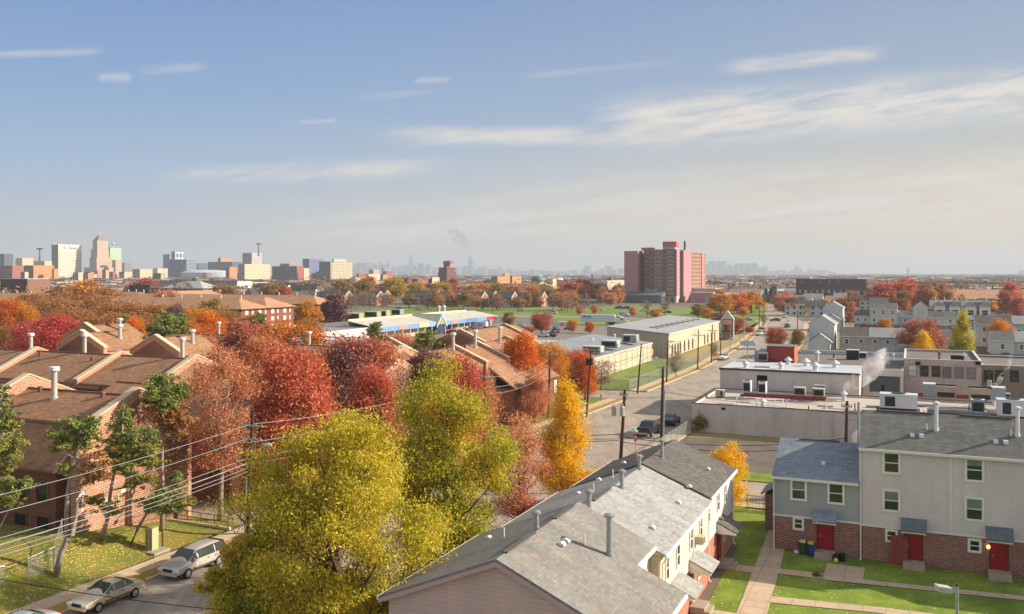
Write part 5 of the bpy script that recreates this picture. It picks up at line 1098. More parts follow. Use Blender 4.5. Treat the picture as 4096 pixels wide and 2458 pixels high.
# ---------------------------------------------------------------- far buildings
def tower(name, label, uL, uM, uR, vt, d, mat, lit=None, cat='building', vb=None, roofm=None, base=None, group=None, z0=0):
    C = At(uM, d); kL, kR = (uL-U0)/F, (uR-U0)/F
    s = max(1, (C.x-kL*C.y)/(RX-kL*RY)); t_ = max(1, (kR*C.y-C.x)/(AX-AY*kR)) if uR > uM else 8.0
    z = Zat(vt, d); T = base
    if T is None: T = thing(name, C, label, cat, RZR, group); off = Vector((0, 0, 0))
    else: rel = C-T.location; off = Vector((rel.x*RX+rel.y*RY, rel.x*AX+rel.y*AY, 0))
    x, y = off.x, off.y
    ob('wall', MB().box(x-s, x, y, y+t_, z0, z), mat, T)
    if lit: ob('lit_wall', MB().box(x+.01, x+.3, y, y+t_, z0, z+.01), lit, T)  # sunlight and shade put into the colours: lighter copy on the right face
    if roofm: ob('roof', MB().box(x-s+.5, x-.5, y+.5, y+t_-.5, z+.02, z+.4), roofm, T)
    return T
def a1(x): return A1(x, 0)[0]
def a2(x): return A2(x, 0)[0]
def v_(y): return A1(0, y)[1]
FW = facade('fac_white', '#d8cdb8', '#a89b86', 60, 4.0, 1.0, .42, .04); FD = facade('fac_dark', '#4d4d52', '#3a3b40', 3, 3.6, .5, .5)
T = tower('office_tower', 'white slab tower with shaded dark side and company lettering at the top', a1(498), a1(562), a1(788), v_(192), 2300, plain('slab_side_shaded', '#5d5c60', .7, .1, .02), FW, 'office tower')  # dark grey side of the white slab, shade put into its colour
z_ = Zat(v_(218), 2300); tl = (tyR, )
C = At(a1(562), 2300); kR = (a1(788)-U0)/F; tl = (kR*C.y-C.x)/(AX-AY*kR)
ob('plain_band', MB().box(.31, .5, 0, tl, Zat(v_(252), 2300), Zat(v_(190), 2300)), plain('slab_white', '#d8cdb8', .7, .03), T)
o = ob('name_letters', text_mesh('Prudential', 1, .02), plain('letters_blue', '#5c6a96', .6), T, (.75, tl*.60, z_-1)); o.rotation_euler = (math.radians(90), 0, math.radians(90)); o.scale = (tl*.47/5.0, 9.5, 10)
lg = MB(); yc = tl*.26; R0 = 4.4
pts = [(.51, yc+tl*.066*math.cos(a), z_+R0*math.sin(a)) for a in np.linspace(0, 2*math.pi, 24, endpoint=False)]
lo_ = ob('logo_disc', MB().prism(pts, (.12, 0, 0)), plain('logo_blue', '#5f86ae', .6), T)
ob('logo_rock', MB().prism([(.64, yc-tl*.05, z_-R0*.2), (.64, yc-tl*.01, z_+R0*.6), (.64, yc+tl*.05, z_-R0*.3), (.64, yc+tl*.04, z_-R0*.5), (.64, yc, z_+R0*.1)], (.1, 0, 0)), plain('slab_white', '#d8cdb8'), lo_)
for i in range(6): ob('roof_unit', MB().box(-30+i*4, -27+i*4, tl*.1+i*tl*.13, tl*.18+i*tl*.13, Zat(v_(192), 2300), Zat(v_(183-i % 3), 2300)), FW, T)
# stepped brown stone tower with pyramid roof
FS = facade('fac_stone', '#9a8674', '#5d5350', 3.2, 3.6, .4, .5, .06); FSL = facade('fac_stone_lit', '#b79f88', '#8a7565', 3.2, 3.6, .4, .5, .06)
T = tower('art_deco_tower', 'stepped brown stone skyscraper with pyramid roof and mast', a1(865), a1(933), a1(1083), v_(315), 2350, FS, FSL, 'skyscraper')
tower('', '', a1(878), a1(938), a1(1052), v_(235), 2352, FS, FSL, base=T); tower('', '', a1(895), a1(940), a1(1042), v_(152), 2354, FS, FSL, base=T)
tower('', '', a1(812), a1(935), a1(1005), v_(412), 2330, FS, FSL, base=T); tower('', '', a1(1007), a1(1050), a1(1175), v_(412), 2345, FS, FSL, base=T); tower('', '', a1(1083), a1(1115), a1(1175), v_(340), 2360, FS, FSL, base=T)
C = At(a1(940), 2354)-T.location; cxx, cyy = C.x*RX+C.y*RY, C.x*AX+C.y*AY; kL = (a1(895)-U0)/F; Cw = At(a1(940), 2354); s_ = (Cw.x-kL*Cw.y)/(RX-kL*RY); kR = (a1(1042)-U0)/F; t2 = (kR*Cw.y-Cw.x)/(AX-AY*kR)
zb_, zp = Zat(v_(152), 2354), Zat(v_(97), 2354)
ob('pyramid_roof', MB().add([(cxx-s_, cyy, zb_), (cxx, cyy, zb_), (cxx, cyy+t2, zb_), (cxx-s_, cyy+t2, zb_), (cxx-s_*.62, cyy+t2*.35, zp), (cxx-s_*.38, cyy+t2*.35, zp), (cxx-s_*.38, cyy+t2*.65, zp), (cxx-s_*.62, cyy+t2*.65, zp)], [(0, 1, 5, 4), (1, 2, 6, 5), (2, 3, 7, 6), (3, 0, 4, 7), (4, 5, 6, 7)]), plain('roof_brownstone', '#7f6f60'), T)
ob('mast', MB().lathe(cxx-s_*.5, cyy+t2*.5, [(1.2, zp), (.3, Zat(v_(30), 2354))], 6), plain('mast_pale', '#c7c7c9'), T)
T = tower('office_tower', 'pale green glass tower with white ball on top behind the stone skyscraper', a1(1048), a1(1062), a1(1172), v_(222), 2500, plain('tg_side', '#77826f', .6), facade('fac_green', '#a7bf9d', '#9db596', 4, 4, .8, .6, .02), 'office tower')
ob('radome', MB().lathe(-10, 20, [(.8, Zat(v_(222), 2500)), (.8, Zat(v_(192), 2500)), (4, Zat(v_(186), 2500)), (5.5, Zat(v_(179), 2500)), (4, Zat(v_(172), 2500)), (.5, Zat(v_(168), 2500))], 10), M_TIN, T)
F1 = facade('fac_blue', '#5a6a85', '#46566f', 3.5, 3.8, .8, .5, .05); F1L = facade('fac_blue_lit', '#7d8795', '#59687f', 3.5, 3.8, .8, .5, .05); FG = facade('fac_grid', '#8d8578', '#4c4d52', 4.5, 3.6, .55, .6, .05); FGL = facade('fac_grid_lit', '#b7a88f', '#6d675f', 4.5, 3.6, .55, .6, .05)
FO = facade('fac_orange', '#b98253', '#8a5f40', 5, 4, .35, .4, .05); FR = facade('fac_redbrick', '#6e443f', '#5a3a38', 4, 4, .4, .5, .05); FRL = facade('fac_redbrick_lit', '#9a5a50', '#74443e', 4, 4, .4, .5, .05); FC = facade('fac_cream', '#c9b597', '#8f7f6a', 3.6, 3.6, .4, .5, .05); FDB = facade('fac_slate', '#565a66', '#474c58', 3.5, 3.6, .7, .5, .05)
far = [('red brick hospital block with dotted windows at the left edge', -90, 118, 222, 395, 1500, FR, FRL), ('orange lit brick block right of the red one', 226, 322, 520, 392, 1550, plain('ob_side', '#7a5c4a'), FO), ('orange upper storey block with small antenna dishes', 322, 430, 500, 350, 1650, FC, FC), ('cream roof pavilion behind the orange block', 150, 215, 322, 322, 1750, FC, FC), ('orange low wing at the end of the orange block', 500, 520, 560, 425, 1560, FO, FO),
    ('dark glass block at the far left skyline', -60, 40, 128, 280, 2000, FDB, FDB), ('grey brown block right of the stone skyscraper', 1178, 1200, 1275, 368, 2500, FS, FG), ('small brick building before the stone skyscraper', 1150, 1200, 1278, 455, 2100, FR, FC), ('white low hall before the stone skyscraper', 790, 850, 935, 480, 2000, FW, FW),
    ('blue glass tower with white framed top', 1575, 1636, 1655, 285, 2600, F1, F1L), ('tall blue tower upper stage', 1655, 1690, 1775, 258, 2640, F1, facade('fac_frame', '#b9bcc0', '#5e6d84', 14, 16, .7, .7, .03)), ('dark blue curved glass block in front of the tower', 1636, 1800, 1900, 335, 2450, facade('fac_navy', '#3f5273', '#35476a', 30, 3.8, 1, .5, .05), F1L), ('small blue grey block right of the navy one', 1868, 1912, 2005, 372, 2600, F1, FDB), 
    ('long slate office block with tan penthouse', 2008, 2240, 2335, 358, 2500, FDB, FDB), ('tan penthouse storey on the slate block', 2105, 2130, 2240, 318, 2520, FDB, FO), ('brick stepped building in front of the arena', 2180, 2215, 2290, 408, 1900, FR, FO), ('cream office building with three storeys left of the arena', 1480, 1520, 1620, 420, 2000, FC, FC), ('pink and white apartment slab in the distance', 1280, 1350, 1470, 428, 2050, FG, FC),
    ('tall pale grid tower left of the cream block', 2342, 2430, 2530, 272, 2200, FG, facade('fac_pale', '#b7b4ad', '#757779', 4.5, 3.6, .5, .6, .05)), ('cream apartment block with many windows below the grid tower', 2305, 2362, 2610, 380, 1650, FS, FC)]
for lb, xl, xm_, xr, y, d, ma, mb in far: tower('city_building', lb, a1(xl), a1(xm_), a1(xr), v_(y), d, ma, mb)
far2 = [('wide grey brown office slab with grid front', 155, 395, 460, 400, 1500, facade('fac_gridd', '#6d6a66', '#45464b', 4.5, 3.6, .5, .6, .05), FRL), ('cream side wing of the wide office slab', 458, 462, 513, 420, 1490, FC, FC), ('dark box penthouse on the wide office slab', 232, 320, 372, 375, 1520, FS, FS), ('blue glass office tower with painted reflections', 450, 512, 655, 328, 1900, F1, facade('fac_painted_refl', '#52688f', '#8a6f7a', 9, 9, .5, .5, .1)), ('grey slab joined to the cream grid tower', 610, 715, 724, 355, 1600, facade('fac_greyslab', '#626468', '#55585d', 3, 3.6, .5, .5, .05), FG), ('cream grid office tower with penthouse', 719, 726, 930, 358, 1605, FG, facade('fac_gridbig', '#bfb198', '#7f786e', 7, 4.2, .6, .6, .04)), ('tan penthouse on the cream grid tower', 738, 750, 870, 330, 1620, FO, FC),  # pinkish cells in the blue glass are reflections painted into its colour
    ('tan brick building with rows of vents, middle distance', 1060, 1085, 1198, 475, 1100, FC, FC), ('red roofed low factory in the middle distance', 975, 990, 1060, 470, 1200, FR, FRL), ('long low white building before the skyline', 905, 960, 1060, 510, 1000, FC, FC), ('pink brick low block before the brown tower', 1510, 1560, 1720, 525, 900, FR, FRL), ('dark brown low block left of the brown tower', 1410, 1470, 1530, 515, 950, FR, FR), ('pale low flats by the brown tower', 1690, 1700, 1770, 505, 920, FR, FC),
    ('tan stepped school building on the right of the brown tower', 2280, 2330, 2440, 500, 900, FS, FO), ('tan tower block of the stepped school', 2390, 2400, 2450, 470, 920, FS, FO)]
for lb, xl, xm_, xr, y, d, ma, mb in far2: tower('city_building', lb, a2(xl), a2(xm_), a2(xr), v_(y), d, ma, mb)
T = tower('art_deco_tower', 'brown brick tower with red pyramid-like cap in front of the skyline', a2(1812), a2(1842), a2(1874), v_(372), 1150, FR, FR, 'tower')
tower('', '', a2(1764), a2(1842), a2(1922), v_(412), 1148, FR, FR, base=T); tower('', '', a2(1757), a2(1842), a2(1932), v_(455), 1146, FR, FR, base=T)
ob('red_cap', MB().lathe(0, 4, [(7, Zat(v_(372), 1150)), (6.5, Zat(v_(352), 1150)), (2, Zat(v_(345), 1150))], 8), plain('cap_red', '#9a4a40'), T)
T = thing('arena', At(a1(2000), 2300), 'white oval arena roof between the office blocks', 'arena', RZR); m = MB()
m.lathe(0, 0, [(62, 0), (64, Zat(v_(462), 2300)), (52, Zat(v_(445), 2300)), (20, Zat(v_(436), 2300)), (1, Zat(v_(434), 2300))], 28); ob('dome_roof', m, M_ROOFW, T)
T = thing('domed_church', At(A3(250, 0)[0], 800), 'church with a green copper dome on a drum', 'church', RZR)
dz = lambda y: Zat(v_(y), 800)
ob('dome', MB().lathe(0, 0, [(6.4, dz(545)), (6.4, dz(538)), (5.9, dz(518)), (4.5, dz(502)), (2.6, dz(493)), (.2, dz(489))], 24), plain('copper_green', '#5d7a62', .6, .15, .15), T, smooth=True); ob('drum', MB().lathe(0, 0, [(5.9, 0), (5.9, dz(545)-.02)], 20), FC, T)
for x in (-8, 8): ob('gable', MB().prism([(x-9, -6, 0), (x+9, -6, 0), (x+9, -6, dz(600)), (x, -6, dz(568)), (x-9, -6, dz(600))], (0, 14, 0)), plain('church_tan', '#a98b66'), T)
ob('tower_block', MB().box(7, 13, 3, 12, 0, dz(520)), FC, T)
def a3(x): return A3(x, 0)[0]
def a4(x): return A4(x, 0)[0]
far3 = [('tan apartment house left of the pink tower', a3(905), a3(918), a3(1085), 540, 760, FC, FC), ('dark chimney block on the tan apartment house', a3(935), a3(950), a3(968), 508, 780, FR, FR), ('tan stepped building at the left of the dome', a3(-60), a3(0), a3(88), 498, 950, FS, FO),
        ('long dark brick upper block of the old school', a4(270), a4(953), a4(955), 525, 610, facade('fac_oldbrick', '#51453f', '#4d423d', 6, 6, .25, .3, .05, gl2='#8a8680'), None), ('three-storey dark red brick front wing with white windows', a4(300), a4(1062), a4(1064), 632, 560, facade('fac_oldfront', '#55362f', '#b9b7b2', 3.5, 3.75, .42, .5, .06, gl2='#77736f'), None),
        ('narrow brick building with dark cornice on the right', a4(1365), a4(1518), a4(1520), 655, 470, facade('fac_narrow', '#6b5f55', '#2f3135', 4, 5, .35, .5), FR), ('old school with pinnacles behind the red trees', a4(1440), a4(1630), a4(1634), 560, 640, facade('fac_school', '#5d5048', '#43403f', 6, 6, .4, .4), FC)]
for lb, xl, xm_, xr, y, d, ma, mb in far3: tower('brick_building', lb, xl, xm_, xr, v_(y), d, ma, mb)
T = tower('church_tower', 'square stone church tower with slit openings at the end of the street', a4(28), a4(85), a4(90), v_(590), 620, plain('church_stone', '#6d6058'), None, 'church tower')
for i in range(2): ob('belfry_opening', MB().box(-5-i*3.2, -3.4-i*3.2, -.1, -.002, Zat(v_(680), 620), Zat(v_(615), 620)), M_DARK, T)
T = thing('brown_roof_building', At(a4(1960), 500), 'wide building with big tan shingle roof near the right edge', 'building', RZR)
zz = Zat(v_(716), 500); zq = Zat(v_(648), 500)
ob('wall', MB().box(-10, 120, 0, 40, 0, zz), plain('wall_brownish', '#6b5548'), T); ob('roof', MB().prism([(-14, -1, zz-.2), (-14, 22, zq+1), (-14, 45, zz-.2)], (140, 0, 0)), HIPR, T)
ob('chimney', MB().box(4, 10, -.1, -.002, 0, 2), M_DARK, T)
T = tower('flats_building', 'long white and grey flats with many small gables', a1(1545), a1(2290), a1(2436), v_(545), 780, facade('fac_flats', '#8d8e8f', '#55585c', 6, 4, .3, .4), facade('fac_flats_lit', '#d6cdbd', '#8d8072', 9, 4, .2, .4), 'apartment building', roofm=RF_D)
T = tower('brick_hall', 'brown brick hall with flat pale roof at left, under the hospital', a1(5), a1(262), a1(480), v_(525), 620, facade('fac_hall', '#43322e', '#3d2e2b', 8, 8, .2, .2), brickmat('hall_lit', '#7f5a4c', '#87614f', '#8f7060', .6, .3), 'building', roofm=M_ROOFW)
T = thing('red_brick_school', At(a1(1960), 560), 'red brick school with pale hipped roof and a clock turret', 'school', RZR); zz = Zat(v_(615), 560)
ob('wall', MB().box(-46, 0, 0, 16, 0, zz), facade('fac_rs', '#8b4238', '#b9a898', 4, 4, .3, .5), T); ob('side_block', MB().box(-64, -46.1, 2, 16, 0, zz+2), plain('school_dark', '#4b3531'), T)
ob('roof', MB().add([(-34, -1, zz), (1, -1, zz), (1, 17, zz), (-34, 17, zz), (-22, 8, zz+4.5), (-10, 8, zz+4.5)], [(0, 1, 5, 4), (1, 2, 5), (2, 3, 4, 5), (3, 0, 4)]), plain('roof_silver', '#a9a8a2', .5, .1), T)
ob('turret', MB().box(-21, -15, 10, 16, zz, Zat(v_(540), 560)), plain('turret_brick', '#7d4c3c'), T); ob('cupola', MB().lathe(-18, 13, [(2.2, Zat(v_(540), 560)), (2.4, Zat(v_(520), 560)), (.3, Zat(v_(495), 560))], 8), plain('copper_green', '#5d7a62'), T)
rnd = random.Random(8)
for i in range(16):
    u = rnd.uniform(3120, 4060); d = rnd.uniform(405, 560); c_ = ['#cfcac4', '#b9bcc0', '#a8b0ba', '#c9bdb2'][i % 4]
    T = thing('house', At(u, d), 'small pale gabled house on the right hillside among trees', 'house', RZR, 'pale houses on the right hillside'); L = rnd.uniform(7, 12); zr_ = rnd.uniform(7, 9.5)
    ob('wall', MB().prism([(0, 0, 0), (0, 8, 0), (0, 8, zr_-2.6), (0, 4, zr_-.1), (0, 0, zr_-2.6)], (L, 0, 0)), siding('hill_siding%d' % (i % 4), c_, .25), T); ob('roof', MB().prism([(-.2, -.4, zr_-2.9), (-.2, 4, zr_), (-.2, 8.4, zr_-2.9), (-.2, 8.4, zr_-2.65), (-.2, 4, zr_+.25), (-.2, -.4, zr_-2.65)], (L+.4, 0, 0)), [SHL, SHD, SHG][i % 3], T)
    for j in range(3):
        for z in (1.5, 4.1): ob('window', MB().box(L*(j+.5)/3-.5, L*(j+.5)/3+.5, -.06, -.002, z-.6, z+.6), M_PANE, T)
for i in range(30):
    u = rnd.uniform(0, 1560); d = rnd.uniform(1300, 2300); tower('city_building', 'low downtown block filling the gaps below the left skyline', u-rnd.uniform(12, 30), u, u+rnd.uniform(8, 26), rnd.uniform(1074, 1100), d, [FR, FS, FG, FDB][i % 4], [FRL, FSL, FC, FGL, FO][i % 5], group='low downtown blocks')
# crane-like sign frame and chimney stacks
for x, y0, y1_, d, lb in ((A1(385, 0)[0], 330, 225, 1700, 'dark mast with dishes on the hospital roof'), (A2(25, 0)[0], 272, 180, 2200, 'lattice radio mast on the pale grid tower')):
    T = thing('radio_mast', At(x, d, Zat(v_(y0+30), d)), lb, 'mast'); hh = Zat(v_(y1_), d)-Zat(v_(y0+30), d)
    ob('mast', MB().lathe(0, 0, [(2.2, 0), (1.0, hh)], 5), plain('mast_grey', '#5c5f66'), T); ob('dish', MB().box(-6, 6, -1, 1, hh*.9, hh), MATS['mast_grey'], T)
for i, (x, y0, d, r, lb) in enumerate(((A2(1497, 0)[0], 287, 9000, 14, 'pair of tall hazy power station stacks'), (A4(1346, 0)[0], 418, 5200, 3.0, 'left red and white banded smokestack'), (A4(1364, 0)[0], 418, 5200, 3.0, 'right red and white banded smokestack'), (A3(775, 0)[0], 472, 1100, .9, 'dark chimney above the red trees'), (A3(598, 0)[0], 520, 1000, .6, 'thin dark mast left of the red trees'), (A2(1222, 0)[0], 415, 1300, .8, 'thin dark chimney by the skyline'))):
    T = thing('smokestack', At(x, d), lb, 'smokestack'); zt_ = Zat(v_(y0), d)
    if 'banded' in lb:
        for j in range(7): ob('band', MB().lathe(0, 0, [(r*(1.2-.05*j), zt_*j/7), (r*(1.15-.05*j), zt_*(j+1)/7)], 8), plain('band_red', '#b0393a') if j % 2 == 0 else M_WHITE, T)
    elif 'pair' in lb:
        for dx in (-12, 14): ob('stack', MB().lathe(dx, 0, [(9, 0), (7, zt_)], 8), plain('stack_grey', '#8d9097'), T)
    else: ob('stack', MB().lathe(0, 0, [(r, 0), (r*.8, zt_)], 8), plain('stack_dark', '#4d4340'), T)
for i, x in enumerate((2438, 2466)):
    ob('bridge_pylon', MB().box(-14, 14, -8, 8, 0, Zat(v_(440), 9000)), plain('pylon_blue', '#5f7590'), loc=At(a4(x), 9000), label=['left blue bridge pylon at the right horizon', 'right blue bridge pylon at the right horizon'][i], cat='bridge pylon')
# Manhattan-like skyline, each tower its own object
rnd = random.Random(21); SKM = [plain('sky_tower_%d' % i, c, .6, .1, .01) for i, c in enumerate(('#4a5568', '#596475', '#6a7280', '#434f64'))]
def skyline(x0, x1, reg, n, ylo, yhi, d0, d1, wlo, whi, lb, skip=()):
    for i in range(n):
        x = x0+(x1-x0)*(i+rnd.random()*.8)/n; y = ylo-(ylo-yhi)*rnd.random()**1.8; d = rnd.uniform(d0, d1); u = reg(x, 0)[0]
        wd = rnd.uniform(wlo, whi); z = Zat(v_(y), d); m = MB().box(-wd/2, wd/2, -wd/2, wd/2, 0, z)
        if rnd.random() < .4: m.box(-wd*.3, wd*.3, -wd*.3, wd*.3, z+.01, z*1.06)
        ob('skyline_tower', m, SKM[i % 4], loc=At(u, d), rz=RZR, label=lb, cat='skyscraper', group=lb)
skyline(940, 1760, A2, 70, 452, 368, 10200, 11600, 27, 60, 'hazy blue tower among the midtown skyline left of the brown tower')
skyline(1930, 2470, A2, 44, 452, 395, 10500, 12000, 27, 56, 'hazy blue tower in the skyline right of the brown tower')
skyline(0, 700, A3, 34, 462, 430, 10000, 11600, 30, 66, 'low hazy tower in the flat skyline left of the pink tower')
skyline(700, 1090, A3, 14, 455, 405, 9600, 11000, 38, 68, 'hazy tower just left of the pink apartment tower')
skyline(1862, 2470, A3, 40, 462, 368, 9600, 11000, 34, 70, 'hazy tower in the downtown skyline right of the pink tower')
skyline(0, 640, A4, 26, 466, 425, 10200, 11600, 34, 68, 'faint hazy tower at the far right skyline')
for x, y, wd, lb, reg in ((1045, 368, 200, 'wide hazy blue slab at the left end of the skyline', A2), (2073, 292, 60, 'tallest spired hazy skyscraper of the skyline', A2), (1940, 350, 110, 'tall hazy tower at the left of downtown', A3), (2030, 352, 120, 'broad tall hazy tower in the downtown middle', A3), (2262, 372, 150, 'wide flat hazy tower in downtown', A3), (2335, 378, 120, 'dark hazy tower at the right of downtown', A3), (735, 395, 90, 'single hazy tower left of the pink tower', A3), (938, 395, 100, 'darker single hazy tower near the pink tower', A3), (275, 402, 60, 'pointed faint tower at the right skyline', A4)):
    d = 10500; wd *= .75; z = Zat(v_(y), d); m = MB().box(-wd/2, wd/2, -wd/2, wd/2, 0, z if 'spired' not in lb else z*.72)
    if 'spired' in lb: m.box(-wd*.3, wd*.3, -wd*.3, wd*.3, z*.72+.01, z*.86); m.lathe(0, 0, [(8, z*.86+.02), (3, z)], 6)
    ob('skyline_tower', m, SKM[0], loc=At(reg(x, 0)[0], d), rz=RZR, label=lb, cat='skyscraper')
# the endless low city between: uncountable, one object for roofs and one for tree clumps
m = MB(); rnd = random.Random(4); vs = []; fs = []
def citybox(x, y, w_, d_, h, gable):
    c, s = RX, RY
    def P(a, b, z): return (x+a*RX+b*AX, y+a*RY+b*AY, z)
    o = len(vs)
    vs.extend([P(-w_, -d_, 0), P(w_, -d_, 0), P(w_, d_, 0), P(-w_, d_, 0), P(-w_, -d_, h), P(w_, -d_, h), P(w_, d_, h), P(-w_, d_, h)])
    f = [(0, 1, 5, 4), (1, 2, 6, 5), (2, 3, 7, 6), (3, 0, 4, 7)]
    if gable: vs.extend([P(-w_, 0, h*1.4), P(w_, 0, h*1.4)]); f += [(4, 5, 9, 8), (7, 8, 9, 6), (5, 6, 9), (4, 8, 7)]
    else: f.append((4, 5, 6, 7))
    fs.extend(tuple(i+o for i in q) for q in f)
def clear(x, y):
    p = x*RX+y*RY
    return not (y < 640 or (abs(p+100-(-(y-560)*.0)) < 0))
n = 0
while n < 7500:
    y = 640*math.exp(rnd.random()*2.9); x = y*rnd.uniform(-.6, .6)
    k_ = x/y
    if y < 800 and -.32 < k_ < .14: continue
    s = rnd.uniform(.7, 1.5)*(1+y/4000); big = rnd.random() < .12
    citybox(x, y, rnd.uniform(4, 8)*s*(2.2 if big else 1), rnd.uniform(4, 7)*s*(1.6 if big else 1), rnd.uniform(4, 7.5)*(1.5 if big else 1), not big and rnd.random() < .7); n += 1
m.v, m.f = vs, fs
fm, t = newmat('far_roofs'); g = t.nt.nodes.new('ShaderNodeNewGeometry')
cc = t.ramp(g.outputs[8], [(0, lin('#4a4340')), (.2, lin('#6d5a4d')), (.4, lin('#8a8078')), (.58, lin('#7b4a3e')), (.72, lin('#b3aaa0')), (.86, lin('#5d5f66')), (.95, lin('#d0cac0'))], 'CONSTANT')
finish(fm, t, cc, .85)
ob('distant_houses', m, fm, kind='stuff', label='endless low distant city roofs fading toward the horizon')
# ---------------------------------------------------------------- trees
def quads_mesh(name, V):             # V: (n,4,3)
    n = len(V); me = bpy.data.meshes.new(name); me.vertices.add(4*n); me.loops.add(4*n); me.polygons.add(n)
    me.vertices.foreach_set('co', V.reshape(-1).astype(np.float32)); me.loops.foreach_set('vertex_index', np.arange(4*n, dtype=np.int32))
    me.polygons.foreach_set('loop_start', np.arange(0, 4*n, 4, dtype=np.int32)); me.update(); return me
def leaves(P, size, rg, droop=.3, asp=1.5):
    n = len(P); a = rg.normal(size=(n, 3)); a[:, 2] -= droop; a /= np.linalg.norm(a, axis=1)[:, None]
    b = rg.normal(size=(n, 3)); b = np.cross(a, b); b /= np.linalg.norm(b, axis=1)[:, None]
    s = size*rg.uniform(.55, 1.35, (n, 1)); A = a*s*asp/2; B = b*s/2
    return np.stack([P-A, P+B*.9-A*.1, P+A, P-B*.9-A*.1], 1)
def radial(shape, t):                 # crown radius (0..1) at relative height t
    if shape == 'round': return math.sqrt(max(0, 1-(2*t-1)**2))
    if shape == 'oval': return max(0, math.sin(math.pi*min(1, t*.92+.06)))**.65
    if shape == 'cone': return max(.04, (1-t)**.8*min(1, .45+t*4))
    if shape == 'pyr': return max(.05, (1-t**1.5)**.9*min(1, .6+t*2.2))
    if shape == 'spread': return max(0, math.sin(math.pi*min(1, .12+t*.85)))**.5*(.75+.25*t)
    if shape == 'vase': return max(0, (.35+.75*t)*math.sqrt(max(0, 1-max(0, (t-.62)/.38)**2)))
def tree_meshes(seed, shape, h, w, n, leaf, trunk=.2, clumps=90, crad=.13, surf=.55, droop=.3, limbs=14, twigs=0, asp=1.5, lean=0):
    rg = np.random.default_rng(seed); z0 = h*trunk; hc = h-z0; C = []
    LB = [(rg.uniform(0, 6.283), rg.uniform(.05, .95), rg.uniform(.25, .5)) for _ in range(11)]
    def lobe(a, t_): return .66+.4*max(math.exp(-((((a-x+3.1416) % 6.283-3.1416)/.62)**2+((t_-y)/.2)**2))*s_/.4 for x, y, s_ in LB)
    while len(C) < clumps:
        t_ = rg.uniform(.02, .98); r = radial(shape, t_)
        if rg.random() > r*1.1+.15: continue
        q = rg.uniform(0, 1)**(.5*(1-surf)+.12); a = rg.uniform(0, 6.283); rr_ = r*q*w/2*rg.uniform(.85, 1.08)*lobe(a, t_)
        C.append((rr_*math.cos(a), rr_*math.sin(a), z0+t_*hc*rg.uniform(.94, 1.03)))
    C = np.array(C); wt = rg.uniform(.5, 1.5, len(C)); wt /= wt.sum()
    idx = rg.choice(len(C), n, p=wt); rad = crad*w*rg.uniform(.6, 1.3, len(C))
    P = C[idx]+rg.normal(size=(n, 3))*rad[idx][:, None]*np.array([.62, .62, .5])
    P = P[P[:, 2] > z0*.6]
    cm_ = quads_mesh('crown', leaves(P, leaf, rg, droop, asp))
    m = MB(); rb = max(.06, w*.022); top = z0+hc*.72
    tp = [(0, 0, -.3)]+[(lean*w*s+rg.normal()*.02*w*s, rg.normal()*.02*w*s, top*s) for s in (.2, .4, .6, .8, 1.0)]
    m.tube(tp, [rb*1.35, rb, rb*.85, rb*.62, rb*.4, rb*.12], 8)
    for i in rg.permutation(len(C))[:limbs]:
        c = C[i]; zb_ = min(max(z0*.85, c[2]-np.hypot(c[0], c[1])*.9), top*.93); s = zb_/top
        b = np.array([0, 0, zb_]); mid = b+(c-b)*.5+np.array([0, 0, -.03*h])
        r0 = rb*(.62-.35*s); m.tube([tuple(b), tuple(mid), tuple(c)], [r0, r0*.6, r0*.18], 5, False)
        for k in range(twigs):
            e = C[rg.integers(len(C))]; e = c+(e-c)*.18+rg.normal(size=3)*w*.09; e[2] += w*.05
            s0 = mid+(c-mid)*rg.uniform(.2, 1); m.tube([tuple(s0), tuple(e)], [r0*.22, r0*.06], 3, False)
    return cm_, m.mesh('trunk', True)
M_BARK = groundmat('bark', ['#4a3a30', '#5d4a3d', '#6b594b'], 1.5, 8.0, bump=.5); M_BARKG = groundmat('bark_grey', ['#7d6f63', '#93857a', '#a3968a'], 1.5, 8.0)
